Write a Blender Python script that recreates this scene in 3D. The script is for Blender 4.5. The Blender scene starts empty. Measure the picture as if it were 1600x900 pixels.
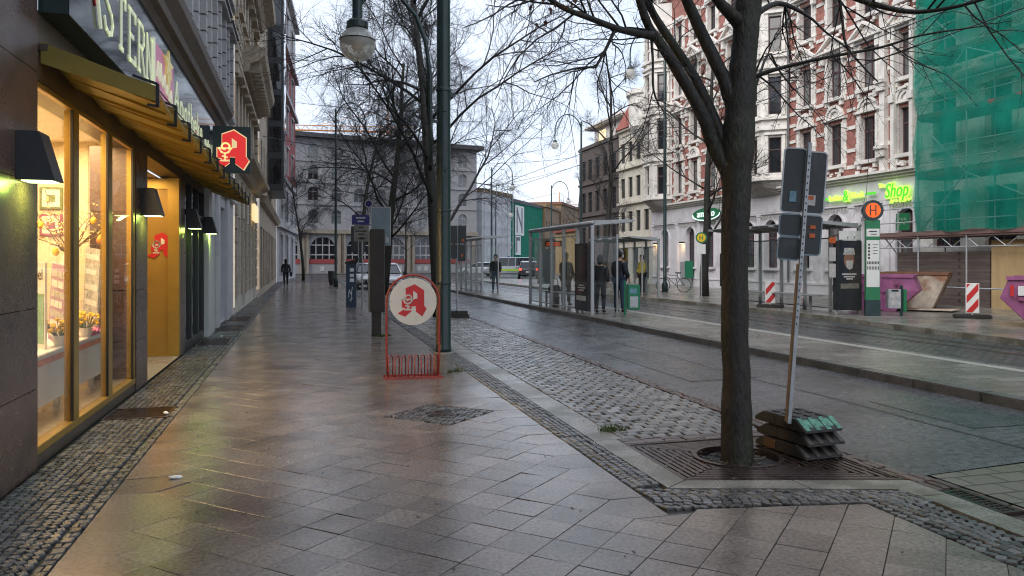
import bpy, bmesh, math, random
from mathutils import Vector, Matrix, Euler
R = math.radians
sc = bpy.context.scene
COL = sc.collection
rng = random.Random(7)

# ------------------------------------------------------------------ materials
MATS = {}
def mat(name, col, rough=.5, metal=0., var=.25, nscale=5., bump=0., bscale=40., bdist=.01, rr=None, rscale=1.2,
        rnd=0., col2=None, c2=(.5, .65), c2scale=2., spec=.5, emis=None, estr=0., stretch=None, coat=0., bricks=None):
    m = bpy.data.materials.new(name); m.use_nodes = True
    nt = m.node_tree; N = nt.nodes; L = nt.links
    b = N['Principled BSDF']
    tc = N.new('ShaderNodeTexCoord'); vec = tc.outputs['Object']
    if stretch:
        mp = N.new('ShaderNodeMapping'); mp.inputs['Scale'].default_value = stretch
        L.new(vec, mp.inputs['Vector']); vec = mp.outputs['Vector']
    def noise(scale, detail=4., rough=.55):
        n = N.new('ShaderNodeTexNoise'); n.inputs['Scale'].default_value = scale
        n.inputs['Detail'].default_value = detail; n.inputs['Roughness'].default_value = rough
        L.new(vec, n.inputs['Vector']); return n.outputs['Fac']
    def mapr(src, a, b_, c, d):
        n = N.new('ShaderNodeMapRange')
        for k, v in zip(('From Min', 'From Max', 'To Min', 'To Max'), (a, b_, c, d)): n.inputs[k].default_value = v
        L.new(src, n.inputs['Value']); return n.outputs['Result']
    def mix(fac, a, b_, mode='MIX'):
        n = N.new('ShaderNodeMix'); n.data_type = 'RGBA'; n.blend_type = mode
        if isinstance(fac, float): n.inputs[0].default_value = fac
        else: L.new(fac, n.inputs[0])
        for k, v in ((6, a), (7, b_)):
            if isinstance(v, tuple): n.inputs[k].default_value = (*v, 1)
            else: L.new(v, n.inputs[k])
        return n.outputs[2]
    c = col
    hb = None
    if bricks:
        bt = N.new('ShaderNodeTexBrick')
        bw, bh, mo, cb, cm, axes = bricks
        bt.inputs['Scale'].default_value = 1.; bt.inputs['Brick Width'].default_value = bw; bt.inputs['Row Height'].default_value = bh
        bt.inputs['Mortar Size'].default_value = mo; bt.inputs['Mortar Smooth'].default_value = .2
        bt.inputs['Color1'].default_value = (*col, 1); bt.inputs['Color2'].default_value = (*cb, 1); bt.inputs['Mortar'].default_value = (*cm, 1)
        sx = N.new('ShaderNodeSeparateXYZ'); cx = N.new('ShaderNodeCombineXYZ'); L.new(vec, sx.inputs[0])
        L.new(sx.outputs[axes[0]], cx.inputs[0]); L.new(sx.outputs[axes[1]], cx.inputs[1]); L.new(cx.outputs[0], bt.inputs['Vector'])
        c = bt.outputs['Color']; hb = bt.outputs['Fac']
    if col2: c = mix(mapr(noise(c2scale, 6.), c2[0], c2[1], 0, 1), c, col2)
    if var:
        f = mapr(noise(nscale, 8., .68), .3, .7, 1 - var, 1 + var)
        vv = N.new('ShaderNodeVectorMath'); vv.operation = 'SCALE'
        if isinstance(c, tuple): vv.inputs[0].default_value = c
        else: L.new(c, vv.inputs[0])
        L.new(f, vv.inputs['Scale']); c = vv.outputs[0]
    at = None
    if rnd:
        at = N.new('ShaderNodeAttribute'); at.attribute_name = 'rnd'
        f = mapr(at.outputs['Fac'], 0, 1, 1 - rnd, 1 + rnd)
        vv = N.new('ShaderNodeVectorMath'); vv.operation = 'SCALE'
        if isinstance(c, tuple): vv.inputs[0].default_value = c
        else: L.new(c, vv.inputs[0])
        L.new(f, vv.inputs['Scale']); c = vv.outputs[0]
    if isinstance(c, tuple): b.inputs['Base Color'].default_value = (*c, 1)
    else: L.new(c, b.inputs['Base Color'])
    b.inputs['Metallic'].default_value = metal
    b.inputs['Specular IOR Level'].default_value = spec
    b.inputs['Coat Weight'].default_value = coat; b.inputs['Coat Roughness'].default_value = .05
    if rr:
        src = noise(rscale, 9., .72)
        L.new(mapr(src, .34, .66, rr[0], rr[1]), b.inputs['Roughness'])
    else: b.inputs['Roughness'].default_value = rough
    if bump or hb:
        bp = N.new('ShaderNodeBump'); bp.inputs['Strength'].default_value = bump or .4; bp.inputs['Distance'].default_value = bdist
        src = noise(bscale, 3.)
        if hb:
            mm = N.new('ShaderNodeMath'); mm.operation = 'SUBTRACT'; L.new(src, mm.inputs[0]); L.new(hb, mm.inputs[1]); src = mm.outputs[0]
        L.new(src, bp.inputs['Height']); L.new(bp.outputs['Normal'], b.inputs['Normal'])
    if emis:
        b.inputs['Emission Color'].default_value = (*emis, 1); b.inputs['Emission Strength'].default_value = estr; m.cycles.emission_sampling = 'NONE'
    MATS[name] = m
    return m
def glass_mat(name, tint=(.9, .95, .95), refl=1.0, rough=.0, milk=0.):
    m = bpy.data.materials.new(name); m.use_nodes = True
    nt = m.node_tree; N = nt.nodes; L = nt.links; N.clear()
    o = N.new('ShaderNodeOutputMaterial'); mx = N.new('ShaderNodeMixShader'); t = N.new('ShaderNodeBsdfTransparent'); g = N.new('ShaderNodeBsdfGlossy')
    f = N.new('ShaderNodeFresnel'); f.inputs['IOR'].default_value = 1.5
    ml = N.new('ShaderNodeMath'); ml.operation = 'MULTIPLY'; ml.inputs[1].default_value = refl; ml.use_clamp = True
    t.inputs['Color'].default_value = (*tint, 1); g.inputs['Roughness'].default_value = rough; g.inputs['Color'].default_value = (.9, .9, .9, 1)
    L.new(f.outputs[0], ml.inputs[0]); L.new(ml.outputs[0], mx.inputs[0]); L.new(g.outputs[0], mx.inputs[2]); L.new(mx.outputs[0], o.inputs[0])
    if milk:
        tl = N.new('ShaderNodeBsdfTranslucent'); tl.inputs['Color'].default_value = (.96, .95, .88, 1); m2 = N.new('ShaderNodeMixShader'); m2.inputs[0].default_value = milk
        df = N.new('ShaderNodeBsdfDiffuse'); df.inputs['Color'].default_value = (.92, .91, .86, 1); m3 = N.new('ShaderNodeMixShader'); m3.inputs[0].default_value = .45; L.new(tl.outputs[0], m3.inputs[1]); L.new(df.outputs[0], m3.inputs[2])
        L.new(t.outputs[0], m2.inputs[1]); L.new(m3.outputs[0], m2.inputs[2]); L.new(m2.outputs[0], mx.inputs[1])
    else: L.new(t.outputs[0], mx.inputs[1])
    MATS[name] = m; return m
def net_mat(name, col, alpha):
    m = bpy.data.materials.new(name); m.use_nodes = True
    nt = m.node_tree; N = nt.nodes; L = nt.links; N.clear()
    o = N.new('ShaderNodeOutputMaterial'); mx = N.new('ShaderNodeMixShader'); t = N.new('ShaderNodeBsdfTransparent'); d = N.new('ShaderNodeBsdfDiffuse'); tl = N.new('ShaderNodeBsdfTranslucent'); m2 = N.new('ShaderNodeMixShader')
    tc = N.new('ShaderNodeTexCoord'); n = N.new('ShaderNodeTexNoise'); n.inputs['Scale'].default_value = 1.3; n.inputs['Detail'].default_value = 6
    L.new(tc.outputs['Object'], n.inputs['Vector'])
    mr = N.new('ShaderNodeMapRange'); mr.inputs['From Min'].default_value = .3; mr.inputs['From Max'].default_value = .7; mr.inputs['To Min'].default_value = alpha - .18; mr.inputs['To Max'].default_value = alpha + .12
    L.new(n.outputs['Fac'], mr.inputs['Value'])
    d.inputs['Color'].default_value = (*col, 1); tl.inputs['Color'].default_value = (*col, 1); m2.inputs[0].default_value = .35
    L.new(d.outputs[0], m2.inputs[1]); L.new(tl.outputs[0], m2.inputs[2])
    L.new(mr.outputs[0], mx.inputs[0]); L.new(t.outputs[0], mx.inputs[1]); L.new(m2.outputs[0], mx.inputs[2]); L.new(mx.outputs[0], o.inputs[0])
    MATS[name] = m; return m
K = MATS
# ground
mat('slab', (.21, .175, .15), rr=(.07, .26), rscale=1.6, var=.5, nscale=40., bump=.13, bscale=260., bdist=.004, rnd=.20, col2=(.145, .12, .103), c2=(.46, .62), c2scale=1.3)
mat('slab_joint', (.05, .045, .04), rough=.5, var=.3)
mat('mosaic', (.105, .102, .10), rr=(.16, .42), var=.4, nscale=60, bump=.3, bscale=120, bdist=.006, rnd=.55)
mat('mosaic_joint', (.022, .021, .019), rough=.65, var=.4, nscale=12, col2=(.028, .038, .014), c2=(.55, .75), c2scale=1.1)
mat('kerb', (.25, .235, .205), rr=(.14, .42), var=.45, nscale=40, bump=.25, bscale=150, bdist=.004, col2=(.13, .12, .09), c2=(.42, .58), c2scale=2.4)
mat('kerb_dark', (.10, .095, .088), rr=(.3, .6), var=.35, nscale=20, bump=.25, bscale=100, bdist=.004, col2=(.06, .06, .05), c2scale=2.)
mat('sett', (.20, .192, .183), rr=(.08, .30), var=.35, nscale=40, bump=.35, bscale=70, bdist=.008, rnd=.35)
mat('clinker', (.10, .07, .062), rr=(.2, .45), var=.4, nscale=40, bump=.2, bscale=90, bdist=.004, rnd=.4)
mat('road', (.11, .11, .117), rr=(.03, .42), rscale=1.6, var=.8, nscale=16, bump=.45, bscale=90, bdist=.007, col2=(.065, .066, .07), c2=(.44, .6), c2scale=.8)
mat('asphalt_patch', (.07, .07, .075), rr=(.06, .45), rscale=2.2, var=.6, nscale=22, bump=.4, bscale=90, bdist=.006)
mat('square', (.05, .05, .053), rr=(.12, .4), rscale=.4, var=.3, nscale=80, bump=.2, bscale=120, bdist=.004)
mat('ground', (.03, .028, .024), rough=.8, var=.4, nscale=8, bump=.4, bscale=40)
mat('paver', (.23, .213, .185), rr=(.14, .42), rscale=.8, var=.25, nscale=50, bump=.3, bscale=160, bdist=.004, bricks=(.6, .3, .008, (.135, .125, .11), (.05, .047, .04), (0, 1)), col2=(.10, .092, .08), c2scale=.5)
mat('paver_small', (.17, .155, .12), rr=(.22, .5), var=.25, nscale=50, bump=.35, bscale=140, bdist=.004, bricks=(.3, .2, .012, (.14, .128, .1), (.05, .046, .035), (0, 1)))
mat('tracksett', (.10, .098, .098), rr=(.15, .42), rscale=.7, var=.35, nscale=30, bump=.5, bscale=50, bdist=.012, bricks=(.2, .13, .018, (.055, .054, .055), (.022, .021, .02), (1, 0)))
mat('tactile', (.33, .32, .29), rr=(.25, .5), var=.2, nscale=20, bump=.2, bscale=60)
mat('iron', (.055, .038, .034), rr=(.12, .4), metal=.35, var=.35, nscale=25, bump=.2, bscale=90, bdist=.003)
mat('rail', (.09, .088, .088), rough=.22, metal=1., var=.2)
mat('moss', (.06, .10, .018), rough=.8, var=.5, nscale=90)
mat('leaf', (.085, .06, .038), rough=.5, var=.4, nscale=60, rnd=.8)
mat('litter', (.78, .78, .78), rough=.6, var=.1)
# buildings
mat('granite', (.115, .072, .058), rr=(.2, .4), var=.5, nscale=45, bump=.05, bscale=60, bdist=.003, col2=(.08, .052, .044), c2scale=3.)
mat('gold', (.40, .255, .05), rough=.36, metal=.45, var=.12)
mat('gold_panel', (.36, .215, .042), rough=.42, metal=.2, var=.10, nscale=2)
mat('lintel', (.075, .06, .045), rough=.35, var=.2)
mat('awn', (.36, .28, .055), rough=.45, var=.2, nscale=6, col2=(.27, .215, .055), c2scale=3)
def translucent(name, col, f):
    m = K[name]; nt = m.node_tree; N = nt.nodes; L = nt.links; o = [n for n in N if n.type == 'OUTPUT_MATERIAL'][0]; p = N['Principled BSDF']
    t = N.new('ShaderNodeBsdfTranslucent'); t.inputs['Color'].default_value = (*col, 1); x = N.new('ShaderNodeMixShader'); x.inputs[0].default_value = f
    L.new(p.outputs[0], x.inputs[1]); L.new(t.outputs[0], x.inputs[2]); L.new(x.outputs[0], o.inputs['Surface'])
translucent('awn', (.52, .38, .07), .30)
mat('black', (.012, .012, .013), rough=.4, var=.15)
mat('lampgrey', (.03, .034, .04), rough=.45, var=.12, nscale=12)
mat('sign_dark', (.022, .035, .045), rough=.07, var=.15, nscale=3, spec=.22)
mat('sign_edge', (.012, .03, .028), rough=.3, var=.2)
mat('letter', (.80, .82, .62), rough=.35, var=.05, emis=(.85, .95, .62), estr=.12)
mat('letter_red', (.55, .045, .06), rough=.35, var=.08)
mat('pink', (.58, .20, .34), rough=.35, var=.15, emis=(.6, .18, .32), estr=.12)
mat('apo_red', (.55, .025, .03), rough=.35, var=.06)
mat('apo_red_lit', (.5, .02, .02), rough=.35, var=.06, emis=(.75, .03, .03), estr=.35)
mat('apo_white', (.72, .70, .64), rough=.4, var=.06, nscale=9)
mat('apo_cream', (.75, .62, .35), rough=.4, var=.06, emis=(.9, .65, .3), estr=.3)
mat('gold_letter', (.62, .50, .16), rough=.3, metal=.3, var=.1, emis=(.7, .6, .25), estr=.15)
mat('soffit', (.16, .13, .105), rough=.6, var=.2)
mat('facade_grey', (.40, .38, .38), rough=.85, var=.18, nscale=3., bump=.15, bscale=50, bdist=.006, col2=(.21, .195, .19), c2=(.5, .8), c2scale=.9)
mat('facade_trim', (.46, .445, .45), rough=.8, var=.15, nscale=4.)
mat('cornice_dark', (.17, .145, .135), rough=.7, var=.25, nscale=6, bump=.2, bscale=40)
mat('facade_tan', (.46, .385, .295), rough=.85, var=.22, nscale=3, bump=.2, bscale=40, bdist=.008, col2=(.22, .175, .125), c2=(.5, .8), c2scale=1.1)
mat('tan_trim', (.40, .33, .25), rough=.85, var=.25, nscale=5, bump=.2, bscale=40)
mat('facade_pale', (.47, .45, .45), rough=.85, var=.14, nscale=2.)
mat('facade_red', (.27, .05, .048), rough=.8, var=.15, nscale=2.)
mat('shop_white', (.52, .52, .54), rough=.55, var=.1, nscale=3)
mat('win_frame', (.09, .045, .05), rough=.5, var=.15)
mat('frame_white', (.5, .5, .5), rough=.5, var=.1)
mat('frame_dark', (.03, .033, .036), rough=.4, var=.1)
mat('pane', (.016, .018, .022), rough=.03, var=.4, nscale=.6, spec=.75)
mat('pane_curtain', (.13, .135, .14), rough=.06, var=.7, nscale=1.4, spec=.7)
mat('brick', (.38, .145, .115), rough=.8, var=.25, nscale=4, bump=.4, bscale=60, bdist=.006, bricks=(.26, .08, .008, (.29, .105, .085), (.28, .18, .15), (1, 2)))
mat('stucco', (.72, .69, .65), rough=.8, var=.16, nscale=2.2, bump=.2, bscale=35, bdist=.008, col2=(.46, .43, .39), c2=(.55, .8), c2scale=1.3)
mat('stucco_low', (.66, .64, .67), rough=.75, var=.12, nscale=2., bump=.1, bscale=30, col2=(.43, .415, .43), c2=(.55, .8), c2scale=1.1)
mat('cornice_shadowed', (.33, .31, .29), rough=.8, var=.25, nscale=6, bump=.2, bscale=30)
mat('zinc', (.17, .18, .185), rough=.45, metal=.5, var=.2)
mat('greybrick', (.105, .085, .08), rough=.85, var=.2, nscale=3, bricks=(.5, .16, .012, (.09, .072, .068), (.13, .11, .10), (1, 2)))
mat('cream', (.60, .56, .48), rough=.85, var=.16, nscale=2)
mat('rooftile', (.28, .075, .05), rough=.7, var=.3, nscale=9, bump=.4, bscale=30)
mat('brown_fac', (.22, .145, .085), rough=.85, var=.25, nscale=1)
mat('far_grey', (.27, .265, .275), rough=.85, var=.12, nscale=.5)
mat('far_stone', (.26, .22, .175), rough=.85, var=.18, nscale=.8)
mat('roof_dark', (.055, .052, .055), rough=.6, var=.2)
mat('sheet', (.52, .52, .53), rough=.7, var=.22, nscale=.5, bump=.5, bscale=1.2, bdist=.2)
net_mat('net', (.018, .31, .225), .66)
net_mat('net_far', (.05, .34, .23), .80)
mat('steel', (.36, .37, .38), rough=.38, metal=.75, var=.18, nscale=10)
mat('galv', (.40, .415, .43), rough=.45, metal=.4, var=.22, nscale=14)
mat('plank', (.17, .105, .095), rough=.75, var=.3, nscale=5, stretch=(1, .15, 3))
mat('hoard', (.125, .095, .085), rough=.8, var=.35, nscale=3, bump=.3, bscale=8, stretch=(1, .35, 3.2), bricks=(2.4, .36, .02, (.095, .072, .066), (.05, .04, .036), (1, 2)))
mat('ply', (.44, .31, .155), rough=.7, var=.14, nscale=2, stretch=(1, 3, .5))
mat('skip', (.30, .095, .215), rough=.55, var=.25, nscale=4, bump=.15, bscale=14, col2=(.20, .05, .10), c2=(.55, .72), c2scale=2.6)
mat('rust', (.26, .135, .08), rough=.8, var=.4, nscale=3, bump=.3, bscale=20, col2=(.46, .39, .32), c2=(.42, .55), c2scale=1.3)
mat('rust_dark', (.16, .075, .045), rough=.8, var=.35, nscale=6)
# furniture
mat('post_green', (.016, .038, .040), rough=.3, var=.25, nscale=6, bump=.06, bscale=18, col2=(.03, .045, .04), c2=(.55, .75), c2scale=5.)
mat('post_rust', (.14, .085, .03), rough=.7, var=.5, nscale=20)
mat('concrete', (.24, .225, .205), rough=.7, var=.25, nscale=12, bump=.25, bscale=60)
mat('rackred', (.34, .052, .038), rough=.35, var=.18, nscale=20)
mat('bark', (.021, .019, .016), rough=.62, var=.8, nscale=42, bump=1., bscale=46, bdist=.014, stretch=(1, 1, .35), col2=(.030, .034, .014), c2=(.5, .7), c2scale=2.6)
mat('twig', (.016, .014, .013), rough=.65, var=.3)
mat('deadleaf', (.10, .045, .03), rough=.7, var=.3)
mat('signback', (.032, .037, .040), rough=.5, var=.18, nscale=6, col2=(.05, .055, .058), c2=(.55, .75), c2scale=6)
mat('signback_light', (.17, .22, .25), rough=.45, metal=.2, var=.15)
mat('sticker_blue', (.12, .24, .31), rough=.5, var=.5, nscale=25)
mat('sticker_white', (.46, .44, .42), rough=.5, var=.3, nscale=25)
mat('sticker_orange', (.50, .10, .02), rough=.5, var=.2, nscale=25)
mat('rubber', (.028, .025, .023), rough=.6, var=.35, nscale=18, bump=.4, bscale=60, bdist=.006)
mat('rubber_pale', (.075, .066, .056), rough=.6, var=.3, nscale=18, bump=.3, bscale=60)
mat('rubber_green', (.10, .27, .19), rough=.5, var=.45, nscale=28, col2=(.04, .11, .08), c2=(.5, .62), c2scale=22)
mat('timber', (.36, .22, .10), rough=.7, var=.25, nscale=9)
mat('rust_block', (.11, .062, .03), rough=.75, var=.35, nscale=14)
mat('stele', (.022, .022, .024), rough=.5, var=.2)
mat('stele_side', (.19, .175, .15), rough=.5, var=.3, nscale=6)
mat('ticketblue', (.022, .045, .085), rough=.4, var=.2)
mat('paper_white', (.68, .68, .66), rough=.6, var=.08)
mat('navy_sign', (.03, .03, .14), rough=.4, var=.1)
mat('shelter', (.40, .41, .425), rough=.42, metal=.3, var=.1)
mat('shelter_roof', (.36, .43, .43), rough=.15, var=.15)
glass_mat('clear', (.96, .98, .975), .42)
glass_mat('shopglass', (.97, .97, .95), .28)
glass_mat('globe', (.98, .97, .92), .5, milk=.55)
mat('adbox', (.030, .033, .038), rough=.25, var=.2)
mat('adscreen', (.035, .03, .032), rough=.06, var=.6, nscale=2.2, col2=(.12, .03, .02), c2=(.55, .75), c2scale=2.4)
mat('posterdark', (.028, .032, .042), rough=.12, var=.5, nscale=3)
mat('skinposter', (.25, .13, .09), rough=.4, var=.2)
mat('postergreen', (.02, .16, .06), rough=.15, var=.5, nscale=4, col2=(.14, .22, .15), c2=(.5, .65), c2scale=4)
mat('stopgreen', (.02, .165, .07), rough=.35, var=.1)
mat('stopyellow', (.80, .52, .02), rough=.35, var=.05)
mat('stoporange', (.80, .12, .01), rough=.35, var=.1, emis=(1., .12, .01), estr=.25)
mat('bingreen', (.012, .17, .085), rough=.4, var=.15)
mat('beacon_white', (.75, .74, .72), rough=.4, var=.08)
mat('beacon_red', (.55, .03, .03), rough=.4, var=.08)
mat('neon_green', (.45, .9, .1), rough=.4, var=0, emis=(.58, 1., .12), estr=.42)
mat('neon_core', (.1, .6, .05), rough=.4, var=0, emis=(.10, .75, .04), estr=.22)
mat('neon_white', (.8, .9, .85), rough=.4, var=0, emis=(.75, 1., .9), estr=.25)
mat('lamp_warm', (.9, .7, .4), rough=.4, var=0, emis=(1., .62, .25), estr=4.)
mat('lamp_green', (.7, .9, .5), rough=.4, var=0, emis=(.75, 1., .45), estr=2.2)
mat('lamp_red', (.9, .05, .05), rough=.4, var=0, emis=(1., .04, .03), estr=5.)
mat('downlight', (1., .95, .85), rough=.4, var=0, emis=(1., .88, .62), estr=9.)
mat('litsign', (.9, .75, .45), rough=.4, var=.15, nscale=14, emis=(1., .74, .38), estr=.4)
mat('interior', (.82, .70, .50), rough=.75, var=.06, nscale=2)
mat('interior_floor', (.42, .34, .24), rough=.35, var=.15)
mat('brass_lamp', (.62, .47, .26), rough=.5, metal=.1, var=.15)
mat('crane', (.55, .22, .05), rough=.5, var=.1)
# people and cars
mat('skin', (.48, .27, .19), rough=.55, var=.08)
mat('coat_black', (.02, .02, .024), rough=.75, var=.3, nscale=14, bump=.3, bscale=20)
mat('coat_olive', (.035, .038, .03), rough=.8, var=.3, nscale=14, bump=.3, bscale=20)
mat('coat_navy', (.014, .017, .028), rough=.7, var=.3, nscale=14, bump=.3, bscale=20)
mat('jacket_yellow', (.42, .32, .05), rough=.7, var=.2, nscale=12)
mat('jeans', (.035, .055, .10), rough=.85, var=.3, nscale=18)
mat('trousers_dark', (.014, .014, .017), rough=.8, var=.25, nscale=14)
mat('hair_dark', (.018, .012, .009), rough=.6, var=.3, nscale=40)
mat('hair_blond', (.36, .26, .12), rough=.55, var=.3, nscale=40)
mat('cap_grey', (.25, .25, .27), rough=.8, var=.2)
mat('shoe', (.012, .011, .011), rough=.5, var=.1)
mat('eyewhite', (.7, .7, .7), rough=.3, var=0)
mat('lips', (.36, .14, .12), rough=.5, var=0)
mat('bag', (.02, .022, .035), rough=.6, var=.2)
mat('car_white', (.60, .61, .62), rough=.18, var=.03, coat=.8)
mat('car_dark', (.022, .024, .028), rough=.18, var=.05, coat=.8)
mat('car_silver', (.38, .40, .41), rough=.22, metal=.4, var=.04, coat=.7)
mat('car_lime', (.38, .62, .05), rough=.3, var=.05)
mat('car_blue', (.02, .06, .25), rough=.3, var=.05)
mat('car_glass', (.012, .014, .017), rough=.03, var=.1, spec=.8)
mat('tyre', (.012, .012, .012), rough=.75, var=.1)
mat('rim', (.32, .33, .34), rough=.3, metal=.8, var=.05)
mat('headlamp', (.7, .72, .75), rough=.1, var=0)
mat('taillamp', (.5, .02, .02), rough=.2, var=0, emis=(1., .05, .03), estr=2.0)
# window display
mat('white_board', (.72, .70, .68), rough=.5, var=.05)
mat('leaflet_purple', (.34, .22, .33), rough=.5, var=.35, nscale=14)
mat('leaflet_grey', (.42, .42, .40), rough=.5, var=.5, nscale=16)
mat('leaflet_green', (.18, .33, .22), rough=.5, var=.3, nscale=14)
mat('egg_yellow', (.85, .52, .03), rough=.35, var=.08)
mat('egg_orange', (.70, .26, .04), rough=.35, var=.08)
mat('branch_brown', (.14, .085, .04), rough=.7, var=.2)
mat('blossom', (.72, .60, .25), rough=.6, var=.2)
mat('petal', (.85, .55, .02), rough=.6, var=.2, nscale=30)
mat('leafgreen', (.10, .16, .03), rough=.6, var=.3)
mat('pinkcloth', (.75, .16, .33), rough=.7, var=.2)
mat('frame_green', (.16, .20, .07), rough=.5, var=.2)
mat('frame_mauve', (.30, .09, .14), rough=.5, var=.2)
mat('orangebox', (.65, .18, .05), rough=.6, var=.4, nscale=10)

# ------------------------------------------------------------------ mesh builder
class MB:
    def __init__(s): s.v = []; s.f = []; s.mi = []; s.rn = []; s.m = 0; s.r = .5; s.T = None
    def add(s, vs, fs, r=None):
        b = len(s.v)
        if s.T is not None: vs = [tuple(s.T @ Vector(p)) for p in vs]
        s.v.extend(vs)
        for f in fs: s.f.append(tuple(i + b for i in f)); s.mi.append(s.m); s.rn.append(s.r if r is None else r)
    def box(s, x0, x1, y0, y1, z0, z1):
        s.add([(x0,y0,z0),(x1,y0,z0),(x1,y1,z0),(x0,y1,z0),(x0,y0,z1),(x1,y0,z1),(x1,y1,z1),(x0,y1,z1)],
              [(0,3,2,1),(4,5,6,7),(0,1,5,4),(1,2,6,5),(2,3,7,6),(3,0,4,7)])
    def obox(s, c, size, rot=(0,0,0)):
        m = Euler(rot).to_matrix(); hx, hy, hz = size[0]/2, size[1]/2, size[2]/2
        ps = [(-hx,-hy,-hz),(hx,-hy,-hz),(hx,hy,-hz),(-hx,hy,-hz),(-hx,-hy,hz),(hx,-hy,hz),(hx,hy,hz),(-hx,hy,hz)]
        s.add([tuple(m @ Vector(p) + Vector(c)) for p in ps], [(0,3,2,1),(4,5,6,7),(0,1,5,4),(1,2,6,5),(2,3,7,6),(3,0,4,7)])
    def tube(s, pts, rads, n=6, cap=True):
        P = [Vector(p) for p in pts]
        if isinstance(rads, (int, float)): rads = [rads]*len(P)
        vs = []; fs = []
        up = Vector((0,0,1)); prev = None
        for i, p in enumerate(P):
            t = (P[min(i+1, len(P)-1)] - P[max(i-1, 0)])
            if t.length < 1e-9: t = Vector((0,0,1))
            t.normalize()
            if prev is None:
                a = t.cross(up)
                if a.length < .05: a = t.cross(Vector((0,1,0)))
            else: a = prev - t*prev.dot(t)
            a.normalize(); prev = a; b = t.cross(a)
            for k in range(n):
                w = 2*math.pi*k/n
                q = p + (a*math.cos(w) + b*math.sin(w))*rads[i]; vs.append((q.x, q.y, q.z))
        for i in range(len(P)-1):
            for k in range(n):
                k2 = (k+1) % n
                fs.append((i*n+k, i*n+k2, (i+1)*n+k2, (i+1)*n+k))
        if cap: fs.append(tuple(range(n-1, -1, -1))); fs.append(tuple((len(P)-1)*n+k for k in range(n)))
        s.add(vs, fs)
    def rod(s, a, b, r, n=6): s.tube([a, b], r, n)
    def bar(s, a, b, w, h):
        a = Vector(a); b = Vector(b); t = (b-a); l = t.length; t.normalize()
        x = t.cross(Vector((0,0,1)))
        if x.length < .01: x = Vector((1,0,0))
        x.normalize(); y = x.cross(t)
        vs = []
        for p in (a, b):
            for i, j in ((-1,-1),(1,-1),(1,1),(-1,1)): q = p + x*i*w/2 + y*j*h/2; vs.append(tuple(q))
        s.add(vs, [(3,2,1,0),(4,5,6,7),(0,1,5,4),(1,2,6,5),(2,3,7,6),(3,0,4,7)])
    def prism(s, poly, fr, w0, w1):
        n = len(poly); vs = [fr(u, v, w0) for u, v in poly] + [fr(u, v, w1) for u, v in poly]
        s.add(vs, [tuple(range(n-1, -1, -1)), tuple(range(n, 2*n))] + [(i, (i+1) % n, n+(i+1) % n, n+i) for i in range(n)])
    def lathe(s, prof, c=(0,0,0), n=16, sx=1., sy=1.):
        vs = []; fs = []
        for r, z in prof:
            for k in range(n): a = 2*math.pi*k/n; vs.append((c[0]+r*math.cos(a)*sx, c[1]+r*math.sin(a)*sy, c[2]+z))
        for i in range(len(prof)-1):
            for k in range(n): fs.append((i*n+k, i*n+(k+1) % n, (i+1)*n+(k+1) % n, (i+1)*n+k))
        fs.append(tuple(range(n-1, -1, -1))); fs.append(tuple((len(prof)-1)*n+k for k in range(n)))
        s.add(vs, fs)
    def ball(s, c, r, n=10, m=6, sz=1.):
        s.lathe([(max(.001, r*math.sin(math.pi*i/m)), -r*math.cos(math.pi*i/m)*sz) for i in range(m+1)], c, n)
    def poly(s, pts, z, r=None): s.add([(x, y, z) for x, y in pts], [tuple(range(len(pts)))], r)
    def slab(s, pts, z0, z1):
        n = len(pts); a = sum(pts[i][0]*pts[(i+1) % n][1]-pts[(i+1) % n][0]*pts[i][1] for i in range(n))
        if a < 0: pts = pts[::-1]
        s.add([(x, y, z0) for x, y in pts]+[(x, y, z1) for x, y in pts], [tuple(range(n, 2*n))]+[(i, (i+1) % n, n+(i+1) % n, n+i) for i in range(n)])
    def build(s, name, mats, parent=None, smooth=False, kind=None, world=False, bevel=0., rec=True):
        me = bpy.data.meshes.new(name)
        vs = s.v
        if world and parent is not None:
            o0 = parent.location; vs = [(x-o0.x, y-o0.y, z-o0.z) for x, y, z in vs]
        me.from_pydata(vs, [], s.f)
        if isinstance(mats, str): mats = [mats]
        for m in mats: me.materials.append(K[m])
        me.polygons.foreach_set('material_index', s.mi)
        at = me.attributes.new('rnd', 'FLOAT', 'FACE'); at.data.foreach_set('value', s.rn)
        if (rec and len(s.f) < 30000) or bevel:
            bm = bmesh.new(); bm.from_mesh(me)
            if bevel:
                bmesh.ops.remove_doubles(bm, verts=bm.verts, dist=1e-5)
                bmesh.ops.recalc_face_normals(bm, faces=bm.faces)
                es = [e for e in bm.edges if len(e.link_faces) == 2 and e.calc_face_angle(0) > .5]
                bmesh.ops.bevel(bm, geom=es, offset=bevel, segments=2, affect='EDGES', clamp_overlap=True)
            elif rec: bmesh.ops.recalc_face_normals(bm, faces=bm.faces)
            bm.to_mesh(me); bm.free()
        if smooth: me.polygons.foreach_set('use_smooth', [True]*len(me.polygons))
        me.update()
        o = bpy.data.objects.new(name, me); COL.objects.link(o)
        if parent is not None: o.parent = parent
        if kind: o['kind'] = kind
        return o
def frame(o, U, V, N):
    o, U, V, N = Vector(o), Vector(U), Vector(V), Vector(N)
    return lambda u, v, w=0.: tuple(o + U*u + V*v + N*w)
def tag(o, label, cat, group=None):
    o['label'] = label; o['category'] = cat
    if group: o['group'] = group
    return o
def thing(name, label, cat, loc=(0,0,0), rz=0., group=None):
    o = bpy.data.objects.new(name, None); COL.objects.link(o); o.empty_display_size = .1
    o.location = loc; o.rotation_euler = (0, 0, rz)
    return tag(o, label, cat, group)
def struct(o): o['kind'] = 'structure'; return o
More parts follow.
